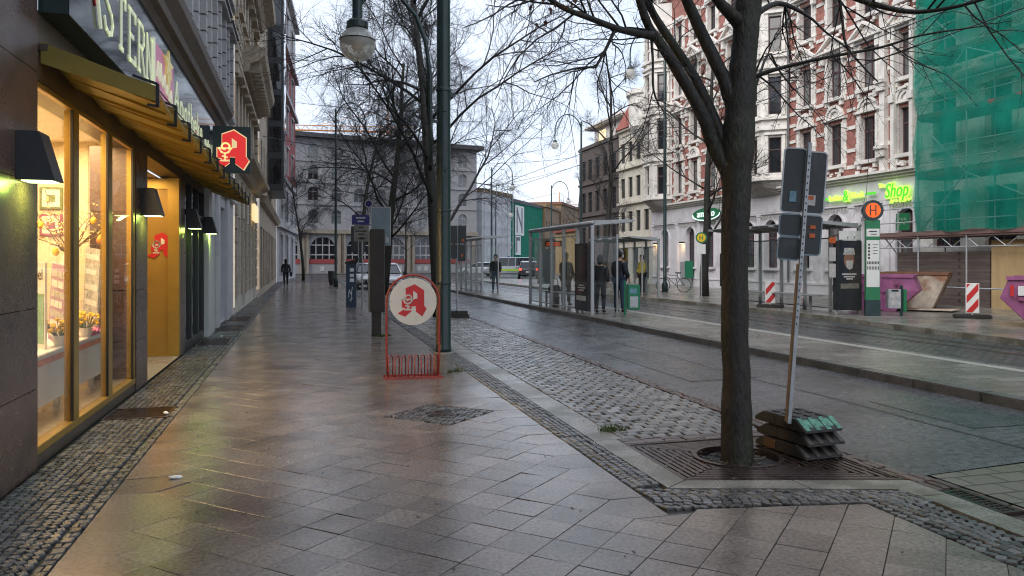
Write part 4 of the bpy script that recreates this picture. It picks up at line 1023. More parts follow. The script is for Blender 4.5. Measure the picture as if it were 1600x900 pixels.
rh = thing('corner_house', 'pale corner house with a red painted band at the end of the left row', 'building', (-1.0, 70, 0))
def Q(name, m, b, **k): return b.build(name, m, rh, world=True, **k)
A = Vector((-1.75, 60.2, 0)); B = Vector((-.52, 79.5, 0)); U = (B-A); Ln = U.length; U.normalize(); Nn = Vector((U.y, -U.x, 0))
f4 = frame(A, U, (0,0,1), Nn); l4 = frame(A-Vector((-1.0,70,0)), U, (0,0,1), Nn)
rows4 = [(.4,3.6),(5.0,7.4),(9.0,11.2),(12.4,14.6),(16.2,18.2),(20.6,22.6)]
ops4 = [(u, u+1.6, a, c) for u in (2.5, 8, 13.5) for a, c in rows4]
def seg(name, z0, z1, m): b = MB(); wall(b, f4, 0, Ln, z0, z1, [o for o in ops4 if o[2] >= z0 and o[3] <= z1], .3); Q(name, m, b)
seg('ground_floor_wall', 0, 8.2, 'facade_pale'); seg('red_band_wall', 8.2, 19.2, 'facade_red'); seg('upper_wall', 19.2, 26, 'facade_pale')
for o_ in ops4: window(rh, l4, *o_, .2, .12, 1, (.7,), 'frame_white', 'pane')
b = MB()
for z, w_ in ((4.2,.3),(8.1,.25),(15.3,.3),(19.1,.35),(24.2,.4)): fbox(b, f4, 0, Ln+.2, z, z+.35, .001, w_)
for u, _, a, c in ops4: fbox(b, f4, u-.2, u+1.8, c+.05, c+.25, .001, .2); fbox(b, f4, u-.2, u-.001, a, c, .001, .1); fbox(b, f4, u+1.601, u+1.8, a, c, .001, .1)
Q('string_course', 'facade_pale', b)
b = MB(); b.add([(B.x,B.y,0),(-6,84,0),(-6,84,26),(B.x,B.y,26)], [(0,1,2,3)]); b.add([(-1.75,60.2,26),(B.x,B.y,26),(-6,84,26),(-6,60.2,26)], [(0,1,2,3)]); b.add([(-1.75,60.2,0),(-6,60.2,0),(-6,60.2,26),(-1.75,60.2,26)], [(0,1,2,3)]); Q('side_wall', 'facade_pale', b, rec=False)
# ------------------------------------------------------------------ lamp post, rack sign, stele, ticket machine, signs
t = thing('lamp_post', 'tall dark green lamp post on a round concrete foot beside the red rack sign', 'lamp post', (2.0, 11.03, 0))
b = MB(); b.lathe([(.145,0),(.145,.27),(.135,.285)], n=24); b.build('concrete_foot', 'concrete', t, smooth=False)
b = MB(); b.lathe([(.118,.285),(.118,.34),(.108,.36),(.104,2.9),(.098,5.0),(.092,8.4),(.05,8.6)], n=24); b.build('pole', 'post_green', t, smooth=True)
for z in (1.28, 2.33, 4.08):
    b = MB(); b.lathe([(.109,z-.02),(.113,z-.015),(.113,z+.015),(.109,z+.02)], n=24); b.build('clamp_ring', 'post_green', t)
for c_, s_ in (((.13,-.02,4.02),(.08,.05,.06)),((0,-.112,3.78),(.05,.03,.05)),((0,-.112,2.93),(.05,.03,.05)),((-.14,-.03,3.62),(.1,.04,.04)),((-.14,-.03,3.82),(.1,.04,.04))):
    b = MB(); b.obox(c_, s_); b.build('clamp', 'post_green', t)
b = MB(); b.box(-.128,-.062,-.10,-.085,.4,1.25); b.r = .3; b.build('rust_streak_plate', 'post_rust', t)
b = MB()
pts = [(-.19,-.02,3.0),(-.19,-.02,3.6),(-.20,-.02,4.3),(-.26,-.02,4.75),(-.40,-.02,5.12),(-.62,-.02,5.36),(-.86,-.02,5.44),(-1.07,-.02,5.38),(-1.19,-.02,5.22),(-1.23,-.02,5.1)]
b.tube(pts, [.03]*len(pts), 10); b.build('scroll_arm', 'post_green', t, smooth=True)
b = MB(); b.lathe([(.072,4.98),(.072,6.2)], (-1.23,-.02,0), 16); b.rod((-1.23,-.02,5.9), (-.09,0,6.4), .04, 10); b.lathe([(.15,4.88),(.15,4.96),(.12,4.99),(.075,5.01)], (-1.23,-.02,0), 20); b.build('hanger', 'post_green', t)
b = MB(); b.ball((-1.23,-.02,4.655), .248, 32, 20); b.build('glass_globe', 'globe', t, smooth=True)
b = MB(); b.lathe([(.249,-.005),(.254,-.004),(.254,.004),(.249,.005)], (-1.23,-.02,4.71), 32); b.lathe([(.022,-.04),(.03,0),(.012,.03)], (-1.23,-.02,4.395), 10); b.rod((-1.23,-.02,4.42), (-1.23,-.02,4.55), .004, 5); b.build('globe_band', 'black', t)
b = MB(); b.lathe([(.07,4.58),(.08,4.59),(.08,4.71),(.07,4.72)], (-1.23,-.02,0), 16); b.rod((-1.23,-.02,4.72), (-1.23,-.02,4.9), .015, 8); b.build('lamp_reflector', 'brass_lamp', t)

t = thing('bike_rack_sign', 'red bicycle rack with a round white board showing a red letter A', 'bike rack', (1.49, 10.55, 0), R(-2))
W = .36
b = MB(); n = 20; pts = [(-W+.015,0,.02),(-W,0,.3),(-W,0,1.05)]+[(-W*math.cos(math.pi*i/n), 0, 1.05+W*math.sin(math.pi*i/n)) for i in range(1, n)]+[(W,0,1.05),(W,0,.3),(W-.015,0,.02)]
b.tube(pts, [.016]*len(pts), 10); b.build('tall_hoop', 'rackred', t, smooth=True)
b = MB()
for y in (-.13, .13): b.box(-W-.04, W+.04, y-.014, y+.014, .0, .028)
for x in (-W, W): b.box(x-.014, x+.014, -.1155, .1155, .001, .026)
b.build('base_frame', 'rackred', t, bevel=.003)
for i in range(8):
    x = -W+.055+i*.088
    b = MB(); pts = [(x-.037,-.13,.028),(x-.038,-.125,.16),(x-.036,-.09,.23),(x-.024,-.03,.29),(x,0,.308),(x+.024,.03,.29),(x+.036,.09,.23),(x+.038,.125,.16),(x+.037,.13,.028)]
    b.tube(pts, [.009]*len(pts), 8); b.build('wheel_hoop', 'rackred', t, smooth=True)
b = MB(); rr_ = .325; n = 40
b.prism([(rr_*math.cos(2*math.pi*i/n), rr_*math.sin(2*math.pi*i/n)) for i in range(n)], frame((0,0,1.045), (1,0,0), (0,0,1), (0,-1,0)), -.008, .008); b.build('round_board', 'apo_white', t)
b = MB(); c = MB(); apo(b, c, frame((0,-.0085,1.06), (1,0,0), (0,0,1), (0,-1,0)), 0, 0, .37, 0, .003); b.build('emblem_letter', 'apo_red', t); c.build('chalice', 'apo_white', t)
b = MB()
for a in (0, 90, 180): ca, sa = math.cos(R(a)), math.sin(R(a)); b.rod((ca*.31, -.004, 1.045+sa*.31), (ca*.36, -.004, 1.045+sa*.36), .006, 6)
b.build('fixing', 'black', t)

t = thing('dark_stele', 'slim dark rectangular stele on a narrow foot in the grass tuft', 'stele', (1.56, 16.59, 0), R(-12))
b = MB(); b.box(-.10,.10,-.06,.06,0,.51); b.build('foot', 'stele', t, bevel=.004)
b = MB(); b.box(-.13,.17,-.10,.10,.51,2.28); b.build('body', 'stele', t, bevel=.006)
b = MB(); b.box(-.165,-.1305,-.09,.09,.52,2.24); b.build('side_panel', 'stele_side', t, bevel=.004)
t = thing('ticket_machine', 'blue parking ticket machine with a slanted dark cap and white graffiti', 'ticket machine', (1.69, 27.2, 0), R(-8))
b = MB(); b.box(-.17,.17,-.13,.13,0,1.5); b.build('cabinet', 'ticketblue', t, bevel=.01)
b = MB(); b.prism([(-.2,-.0),(.2,.0),(.28,.2),(-.2,.06)], frame((0,0,1.502), (1,0,0), (0,0,1), (0,-1,0)), -.17, .17); b.build('solar_cap', 'black', t)
b = MB(); b.box(-.04,.10,-.136,-.131,1.05,1.16); b.box(-.04,.1,-.136,-.131,1.24,1.36); b.box(-.04,.11,-.136,-.131,.88,1.0); b.build('panel', 'white_board', t)
b = MB(); strokes(b, [[(-.08,.35),(-.06,.62),(.0,.45),(.05,.7)],[(-.05,.25),(.06,.33)],[(.0,.2),(.03,.55)],[(-.09,.5),(-.02,.55)]], frame((0,-.131,0), (1,0,0), (0,0,1), (0,-1,0)), 0, 0, 1, 1, .018, 0, .003); b.build('graffiti', 'paper_white', t)
t = thing('parking_sign', 'blue and white parking sign on a slim pole beside the stele', 'sign', (2.06, 27.1, 0), R(-10))
b = MB(); b.rod((0,0,0), (0,0,3.0), .03, 10); b.build('pole', 'galv', t)
pf = frame((-.02,-.045,0), (1,0,0), (0,0,1), (0,-1,0))
b = MB(); fbox(b, pf, -.33, .27, 2.86, 3.2, -.01, .01); b.build('blue_plate', 'navy_sign', t)
b = MB(); fbox(b, pf, -.26, .24, 2.28, 2.85, -.01, .01); b.build('white_plate', 'stele_side', t)
b = MB()
for v, w_ in ((3.1,.16),(2.98,.11)): fbox(b, pf, -.03-w_, -.03+w_, v-.025, v+.025, .0102, .013)
b.build('blue_plate_lines', 'leaflet_grey', t)
b = MB()
for v, w_ in ((2.76,.08),(2.64,.19),(2.53,.1)): fbox(b, pf, -.01-w_, -.01+w_, v-.02, v+.02, .0102, .013)
fbox(b, pf, -.07, .09, 2.35, 2.43, .0102, .013); fbox(b, pf, -.12, .14, 2.37, 2.40, .0101, .012); b.build('lettering', 'black', t)
t = thing('sign_back', 'pale grey double sign panel seen from behind above the stele', 'sign', (1.98, 20.0, 0), R(-12))
b = MB(); b.rod((0.02,.06,0), (.02,.06,3.0), .03, 10); b.build('pole', 'galv', t)
b = MB(); b.box(-.23,-.01,-.012,.012,2.0,2.98); b.box(.02,.25,-.012,.012,2.0,2.98); b.box(-.01,.02,.0,.012,2.0,2.98); b.build('panel', 'signback_light', t)
b = MB(); b.box(-.24,.26,-.016,.014,2.981,3.0); b.box(-.245,-.2305,-.016,.014,2.0,2.98); b.box(.2505,.265,-.016,.014,2.0,2.98); b.build('rim', 'galv', t)
b = MB(); b.box(.14,.21,-.018,-.0125,2.08,2.22); b.build('sticker', 'sticker_white', t)
t = thing('no_stopping_sign', 'small round blue sign on a pole among the twigs behind the stele', 'sign', (3.2, 38, 0), R(-12))
b = MB(); b.rod((0,0,0), (0,0,4.75), .03, 8); b.build('pole', 'galv', t)
b = MB(); n = 24; b.prism([(.2*math.cos(6.283*i/n), .2*math.sin(6.283*i/n)) for i in range(n)], frame((0,-.05,4.4), (1,0,0), (0,0,1), (0,-1,0)), -.01, .01); b.build('disc', 'navy_sign', t)
b = MB(); n = 24
b.add([(math.cos(6.283*i/n)*r_, -.0605, 4.4+math.sin(6.283*i/n)*r_) for r_ in (.16,.19) for i in range(n)], [(i, (i+1) % n, n+(i+1) % n, n+i) for i in range(n)]); b.build('rim', 'paper_white', t)

# leaning temporary sign near the big tree and its stacked rubber feet
def rubber_foot(i, z, yaw, label, topm, x=4.05, y=5.62):
    t = thing('rubber_foot', label, 'sign foot', (x, y, z), yaw, 'stacked rubber sign feet at the tree')
    L_, W_, H_ = .32, .19, .095
    b = MB(); prof = [(-L_,.0),(L_*1.0,.0),(L_*.99,.018),(L_*.62,H_),(-L_*.62,H_),(-L_*.98,H_*.35)]
    b.prism(prof, lambda u, v, w_: (u, w_, v), -W_, W_); b.build('base_block', 'rubber', t, bevel=.006)
    for k in range(4):
        b = MB(); w0 = -W_+.012+k*.105
        b.prism([(L_*.995,.022),(L_*.62,H_+.006),(L_*.62,H_-.02),(L_*.9,.012)], lambda u, v, w_: (u, w_, v), w0, w0+.045)
        b.build('ramp_rib', 'rubber_pale' if topm != 'rubber_green' else 'rubber_green', t)
    for k in range(3):
        b = MB(); w0 = -W_+.06+k*.105
        b.prism([(L_*.93,.030),(L_*.66,H_-.006),(L_*.66,H_-.03),(L_*.9,.022)], lambda u, v, w_: (u, w_, v), w0, w0+.05)
        b.build('ramp_recess', topm if topm == 'rubber_green' else 'black', t)
    b = MB()
    for u in (-.12, .0, .12):
        for w_ in (-.12, 0, .12): b.obox((u, w_, H_+.004), (.06,.035,.01))
    b.build('stud', 'rubber', t)
    b = MB(); b.box(-L_*.62, -.05, -W_-.004, -W_+.02, .012, H_-.008); b.build('end_block', 'rust_block' if i == 0 else 'rubber', t)
YW = R(-86)
rubber_foot(0, 0.006, YW, 'bottom rubber sign foot of the stack, brown sided, on the tree grate edge', 'black')
rubber_foot(1, .112, YW+.03, 'middle rubber sign foot of the stack of three by the tree', 'black', 4.06, 5.61)
rubber_foot(2, .218, YW+.01, 'topmost rubber sign foot of the stack with a pale green worn ramp', 'rubber_green', 4.05, 5.625)
t = thing('temporary_sign', 'leaning sign post by the big tree with dark stickered sign backs', 'sign', (3.86, 5.47, .33), R(-17))
ax = Vector((.17, .0, 2.24)); lean = ax.normalized()
ly = Vector((0,1,0)); lx = ly.cross(lean).normalized()
lf2 = frame((0,0,0), lx, lean, -ly)
b = MB(); b.bar((0,0,-.06), tuple(ax), .028, .028); b.build('post', 'galv', t)
b = MB()
for k in range(26): b.prism([(-.005,.75+.055*k),(.005,.75+.055*k),(.005,.765+.055*k),(-.005,.765+.055*k)], lf2, .0142, .0155)
b.build('post_hole', 'black', t)
b = MB(); fbox(b, lf2, -.019, .0, -.05, 1.25, -.045, -.0145); b.build('timber_batten', 'timber', t)
def bent(u0, u1, v0, v1, fold, nm, rad=.02):
    b = MB(); c = rad
    def fr_(u, v, w_=0): return lf2(u, v, w_-.035-(fold*(u-0)**2 if True else 0))
    pts = [(u0+c,v0),(u1-c,v0),(u1,v0+c),(u1,v1-c),(u1-c,v1),(u0+c,v1),(u0,v1-c),(u0,v0+c)]
    b.prism(pts, fr_, -.002, .002); b.build(nm, 'signback', t)
    b = MB()
    for (pu, pv), (qu, qv) in zip(pts, pts[1:]+pts[:1]): b.bar(fr_(pu, pv, .003), fr_(qu, qv, .003), .006, .012)
    b.build('panel_rim', 'galv' if v1 > 2 else 'signback_light', t)
bent(-.185, -.008, 1.67, 2.20, .3, 'upper_panel'); bent(.008, .165, 1.67, 2.18, .3, 'upper_panel')
bent(-.185, -.006, 1.475, 1.655, .2, 'lower_panel'); bent(-.185, -.006, 1.28, 1.465, .2, 'lower_panel'); bent(.006, .16, 1.33, 1.655, .2, 'lower_panel')
def stick(u, v, w_, h, m, nm='sticker', tilt=0):
    b = MB(); b.prism([(u-w_/2,v-h/2),(u+w_/2,v-h/2+tilt),(u+w_/2,v+h/2+tilt),(u-w_/2,v+h/2)], lambda a, c, d: lf2(a, c, d-.035-.3*a*a), .0075, .009); b.build(nm, m, t)
stick(-.095, 1.80, .055, .09, 'sticker_blue'); stick(.06, 1.78, .06, .085, 'sticker_white'); 
for u, v, w_, h in ((.05,1.80,.045,.03),(.085,1.56,.048,.03),(.085,1.49,.048,.035)):
    b = MB(); b.prism([(u-w_/2,v-h/2),(u+w_/2,v-h/2),(u+w_/2,v+h/2),(u-w_/2,v+h/2)], lambda a, c, d: lf2(a, c, d-.035-.3*a*a), .0095, .011); b.build('sticker', 'sticker_orange', t)

# second temporary sign by the next tree
t = thing('temporary_sign', 'upright dark sign backs on a pole with a rubber foot behind the lamp post', 'sign', (4.25, 21.3, 0), R(-12))
b = MB(); b.box(-.35,.35,-.18,.18,0,.1); b.box(-.3,.3,-.16,.16,.101,.2); b.build('rubber_foot', 'rubber', t, bevel=.01)
b = MB(); b.rod((0,0,.2), (.03,0,2.62), .022, 8); b.build('post', 'galv', t)
b = MB(); b.box(-.2,.0,-.035,-.028,2.1,2.6); b.box(.03,.26,-.035,-.028,2.1,2.6); b.box(-.18,.0,-.035,-.028,1.68,2.06); b.box(.03,.24,-.035,-.028,1.6,2.06); b.build('panel', 'signback', t)
b = MB(); b.box(.13,.19,-.04,-.0355,2.16,2.22); b.box(.12,.17,-.04,-.0355,1.72,1.8); b.build('sticker', 'sticker_orange', t)
# dark sign boards seen beyond the ticket machine
def sign_pair(x, y, h, label):
    t = thing('sign_back', label, 'sign', (x, y, 0), R(-10))
    b = MB(); b.rod((0,0,0), (0,0,h), .03, 8); b.build('pole', 'galv', t)
    b = MB(); b.box(-.42,-.02,-.03,-.02,h-1.6,h-.1); b.box(.02,.42,-.03,-.02,h-1.6,h-.1); b.build('panel', 'signback', t)
sign_pair(3.2, 45, 3.7, 'dark sign backs on a pole left of the ticket machine sign')

# repeated street lamps down the street
def street_lamp(x, y, label, arm=-1, h=8.6, sc_=1.):
    t = thing('street_lamp', label, 'street lamp', (x, y, 0), 0, 'globe street lamps down the street')
    b = MB(); b.lathe([(.15,0),(.15,.5),(.085,.6),(.075,h*.5),(.06,h),(.02,h+.12)], n=12); b.build('pole', 'post_green', t, smooth=True)
    b = MB(); n = 12; r_ = 1.0
    pts = [(0,0,h-1.3)]+[(arm*(.9-.9*math.cos(math.pi*i/n)), 0, h-.6+1.1*math.sin(math.pi*i/n)) for i in range(n+1)]+[(arm*1.8,0,h-1.3)]
    b.tube(pts, [.035]*len(pts), 6); b.build('curved_arm', 'post_green', t)
    b = MB(); b.lathe([(.16,h-1.3),(.1,h-1.2)], (arm*1.8,0,0), 10); b.build('cap', 'post_green', t)
    b = MB(); b.ball((arm*1.8,0,h-1.55), .25, 14, 9); b.build('globe', 'globe', t, smooth=True)
street_lamp(2.1, 49, 'street lamp post on the left pavement beyond the ticket machine', 1, 11)
street_lamp(17.6, 47, 'globe street lamp in front of the grey brick house', -1, 10.6)
street_lamp(16.8, 33.5, 'dark street lamp pole standing before the arched white ground floor', -1, 12)
street_lamp(15.3, 62, 'tall street lamp at the far end of the tram stop', 1, 9.3)
street_lamp(24.5, 74, 'far street lamp before the green scaffold net', 1, 9.2)
street_lamp(21.2, 84, 'farthest street lamp before the white scaffold sheets', 1, 8.4)
t = thing('litter_bin', 'small round litter bin at the far end of the left pavement', 'bin', (1.95, 52.5, 0))
b = MB(); b.lathe([(.12,0),(.14,.2)], n=12); b.build('foot', 'black', t)
b = MB(); b.lathe([(.17,.2),(.21,.85),(.2,.95)], n=14); b.build('basket', 'frame_dark', t)
# ------------------------------------------------------------------ bare trees
def branch(b, q, p, d, length, r0, lvl, maxl, st):
    n = st['seg'][lvl]; pts = [p.copy()]; rads = [r0]; tip = r0*st['tip'][lvl]
    kids = []
    for i in range(n):
        f = (i+1)/n
        d = d+Vector((q.gauss(0,1), q.gauss(0,1), q.gauss(0,1)))*st['wob'][lvl]
        d.z += st['lift'][lvl]*(1-1.6*f) if lvl else 0
        d.normalize(); p = p+d*(length/n); pts.append(p.copy()); rads.append(r0+(tip-r0)*f)
        kids.append((p.copy(), d.copy(), rads[-1], f))
    tgt = b if lvl <= st['big'] else st['fine']
    tgt.tube(pts, rads, st['sides'][lvl], cap=(lvl < 2))
    if lvl >= maxl: return
    m = st['kids'][lvl]
    for k in range(m):
        f = st['start'][lvl]+(1-st['start'][lvl])*(k+q.random())/m
        x = f*n; i = min(int(x), n-1); t = x-i
        P = pts[i].lerp(pts[i+1], t); dd = (pts[i+1]-pts[i]).normalized(); r = (rads[i]+(rads[i+1]-rads[i])*t)
        a = q.uniform(0, 6.283); s = dd.cross(Vector((math.cos(a), math.sin(a), .3))); s.normalize()
        ang = R(q.uniform(*st['ang'][lvl])); nd = dd*math.cos(ang)+s*math.sin(ang); nd.z += st['rise'][lvl]; nd.normalize()
        ln = length*st['ratio'][lvl]*q.uniform(.65, 1.15)*(1.15-.55*f); 
        branch(b, q, P, nd, ln, min(r*.72, st['rad'][lvl+1]*q.uniform(.8,1.15)), lvl+1, maxl, st)
def bare_tree(x, y, h, r, label, seed, fork=.34, spread=1., dens=1., group='bare street trees', maxl=4, lean=0):
    q = random.Random(seed); t = thing('bare_tree', label, 'tree', (x, y, 0), 0, group)
    b = MB(); fine = MB()
    st = dict(seg=[9,8,6,5,4], tip=[.25,.22,.25,.35,.5], wob=[.045,.10,.13,.16,.2], lift=[0,-.02,-.05,-.07,-.09], big=1, fine=fine, sides=[10,6,4,3,3],
              kids=[int(14*dens),int(10*dens),int(11*dens),int(7*dens)], start=[fork,.22,.12,.08], ang=[(42,72),(28,55),(28,60),(25,60)], rise=[.18,.12,.03,-.05],
              ratio=[.56*spread,.55,.5,.5], rad=[r,r*.26,r*.09,.0085,.005])
    branch(b, q, Vector((0,0,-.02)), Vector((lean,0,1)), h, r, 0, maxl, st)
    # trunk is the lowest, thickest tube; limbs join the crown
    tr = MB(); n0 = 10*10
    tr.v = b.v[:n0]; tr.f = [f for f in b.f if max(f) < n0]; tr.mi = [0]*len(tr.f); tr.rn = [.5]*len(tr.f)
    tr.build('trunk', 'bark', t, smooth=True, rec=False)
    cr_ = MB(); keep = [f for f in b.f if min(f) >= n0]; cr_.v = b.v[n0:]; cr_.f = [tuple(i-n0 for i in f) for f in keep]
    base = len(cr_.v); cr_.v += fine.v; cr_.f += [tuple(i+base for i in f) for f in fine.f]; cr_.mi = [0]*len(cr_.f); cr_.rn = [.5]*len(cr_.f)
    cr_.build('crown', 'twig', t, smooth=True, rec=False)
    return t
bare_tree(3.85, 21.8, 10.5, .21, 'wide bare tree behind the lamp post, dark trunk at the sign foot', 11, fork=.2, spread=1.08, dens=1.15)
bare_tree(3.75, 36.5, 10.8, .22, 'bare tree by the parked white cars beyond the stele', 23, fork=.22, spread=1.0, dens=1.25)
bare_tree(3.7, 51.5, 10.5, .2, 'bare tree farther along the left row above the pavement end', 31, fork=.22, spread=1.05, dens=1.15)
bare_tree(.2, 66, 8, .14, 'small round-headed bare tree in front of the arched far building', 37, fork=.3, spread=1.0, dens=1.0)
bare_tree(16.5, 29.2, 10.0, .2, 'bare tree behind the round stop sign on the far pavement', 41, fork=.24, spread=.72, dens=.85)
bare_tree(17.0, 41.8, 12.5, .2, 'bare tree behind the tram shelter before the cream house', 43, fork=.22, spread=.62, dens=.95)

# near tree: trunk and limbs follow its own shape
t = thing('big_tree', 'big near tree with mossy dark trunk forking above the stacked rubber feet', 'tree', (3.45, 5.58, 0))
q = random.Random(5); b = MB(); fine = MB()
def W3(px, py, d):      # a limb joint measured from the photograph, given its own distance
    th = R(15.376); u = (px-800)/1200*d
    return Vector((u*math.cos(th)+d*math.sin(th)-3.45, d*math.cos(th)-u*math.sin(th)-5.58, 1.6-(py-408)*d/1200))
def limb(pts, mb=None, n=10, sub=4):
    P = [(W3(*p[:3]), p[3]) for p in pts]; out = []; rad = []
    for i in range(len(P)-1):
        p0 = P[max(i-1,0)][0]; p1 = P[i][0]; p2 = P[i+1][0]; p3 = P[min(i+2,len(P)-1)][0]
        for k in range(sub):
            s = k/sub
            v = .5*((2*p1)+(p2-p0)*s+(2*p0-5*p1+4*p2-p3)*s*s+(3*p1-p0-3*p2+p3)*s**3)
            rr_ = P[i][1]+(P[i+1][1]-P[i][1])*s
            out.append(v+Vector((q.gauss(0,1), q.gauss(0,1), 0))*rr_*.02); rad.append(rr_*(1+q.gauss(0,.02)))
    out.append(P[-1][0]); rad.append(P[-1][1])
    (mb or b).tube(out, rad, n, cap=True); return out, rad
D0 = 6.3
tk = MB()
limb([(1153,734,D0,.150),(1152,700,D0,.132),(1150,600,D0,.114),(1148,480,D0,.109),(1148,380,D0,.108),(1150,300,D0,.116),(1153,230,D0,.132),(1157,160,D0,.120),(1162,90,D0,.105),(1168,20,D0,.108),(1176,-70,D0,.10),(1180,-220,D0+.1,.08),(1170,-420,D0+.2,.05)], tk, 20, 5)
tk.build('trunk', 'bark', t, smooth=True, rec=False)
limbs = []
L_ = limbs.append
L_(limb([(1140,272,D0,.07),(1116,228,D0,.062),(1098,180,D0-.05,.052),(1060,112,D0-.1,.046),(1030,65,D0-.15,.040),(1012,38,D0-.2,.034),(990,-30,D0-.3,.032),(950,-150,D0-.5,.02)]))
L_(limb([(1142,245,D0,.06),(1122,200,D0+.05,.046),(1088,125,D0+.1,.040),(1052,70,D0+.15,.036),(1020,20,D0+.2,.032),(1000,-30,D0+.25,.033),(960,-140,D0+.4,.02)]))
L_(limb([(1148,165,D0,.08),(1130,120,D0,.056),(1105,70,D0,.050),(1082,20,D0,.045),(1068,-20,D0,.045),(1040,-160,D0+.2,.03),(1030,-300,D0+.4,.015)]))
L_(limb([(1160,40,D0,.07),(1140,20,D0-.1,.05),(1122,0,D0-.2,.042),(1085,-60,D0-.4,.03),(1060,-200,D0-.6,.015)]))
L_(limb([(1022,56,D0-.18,.040),(995,52,D0-.3,.030),(962,44,D0-.5,.026),(918,27,D0-.7,.022),(880,12,D0-.85,.019),(840,-15,D0-1.0,.015),(780,-60,D0-1.2,.009)], n=8))
L_(limb([(962,44,D0-.5,.016),(946,78,D0-.55,.012),(930,106,D0-.58,.0095)], n=7))
L_(limb([(930,105,D0-.58,.0095),(905,106,D0-.62,.008),(882,111,D0-.7,.007),(858,118,D0-.8,.006),(835,128,D0-.9,.004)], n=6))
L_(limb([(1174,122,D0,.022),(1200,112,D0-.05,.018),(1240,101,D0-.1,.015),(1300,88,D0-.2,.013),(1376,74,D0-.35,.010),(1440,55,D0-.5,.008),(1540,40,D0-.7,.005)], n=7))
L_(limb([(1182,-60,D0,.04),(1240,-40,D0-.2,.032),(1300,-18,D0-.4,.026),(1360,5,D0-.6,.022),(1420,18,D0-.8,.018),(1475,14,D0-1.,.014),(1540,-2,D0-1.2,.010),(1620,-30,D0-1.4,.006)], n=8))
L_(limb([(1310,-14,D0-.4,.012),(1316,30,D0-.42,.011),(1322,70,D0-.44,.010),(1345,100,D0-.47,.008),(1372,128,D0-.5,.005)], n=6))
L_(limb([(1172,30,D0,.03),(1215,5,D0+.2,.024),(1262,25,D0+.3,.012),(1290,50,D0+.35,.009),(1330,80,D0+.4,.006)], n=7))
L_(limb([(1018,62,D0-.18,.012),(1020,95,D0-.25,.010),(1021,140,D0-.3,.0085),(1030,165,D0-.3,.006)], n=6))
L_(limb([(1176,150,D0,.014),(1200,85,D0+.25,.011),(1216,108,D0+.3,.008),(1240,140,D0+.4,.006)], n=6))
st = dict(seg=[6,5,5,4,3], tip=[.3,.3,.3,.4,.6], wob=[.1,.15,.18,.2,.22], lift=[0,-.02,-.06,-.08,-.1], big=-1, fine=fine, sides=[6,5,4,3,3], kids=[6,5,4,3,0], start=[.1,.1,.1,.1], ang=[(30,60),(30,60),(30,65),(30,60)], rise=[0,0,-.05,-.08], ratio=[.5,.5,.5,.5], rad=[.012,.008,.005,.0032,.0022])
for li, (pts, rads) in enumerate(limbs):
    n = len(pts)
    for k in range(6 if li < 4 else 11 if li in (4, 8) else 6):
        i = q.randrange(n//3 if li < 4 else 1, n-1); dd = (pts[i+1]-pts[i]).normalized(); a = q.uniform(0, 6.283)
        s = dd.cross(Vector((math.cos(a), math.sin(a), .2))).normalized(); nd = (dd*.6+s*.8); nd.z -= .1 if li > 3 else 0; nd.normalize()
        branch(fine, q, pts[i], nd, q.uniform(.45,1.15), min(rads[i]*.55, .009), 1, 3, st)
b.build('limb', 'bark', t, smooth=True, rec=False)
fine.build('twigs', 'twig', t, smooth=True, rec=False)
b = MB(); pts = limbs[4][0]
for k in range(46):
    i = q.randrange(len(pts)*2//3-2, len(pts)); p = pts[i]+Vector((q.gauss(0,.14), q.gauss(0,.1), q.gauss(-.03,.05))); a = q.uniform(0, 6.28); s = q.uniform(.012,.024)
    dx, dy = math.cos(a)*s, math.sin(a)*s
    b.add([(p.x-dx,p.y-dy,p.z),(p.x+dx*.3,p.y+dy*.3,p.z-s*1.6),(p.x+dx,p.y+dy,p.z-s*.2),(p.x+dx*.2,p.y+dy*.2,p.z+s*.7)], [(0,1,2,3)])
b.build('dead_leaves', 'deadleaf', t, rec=False)
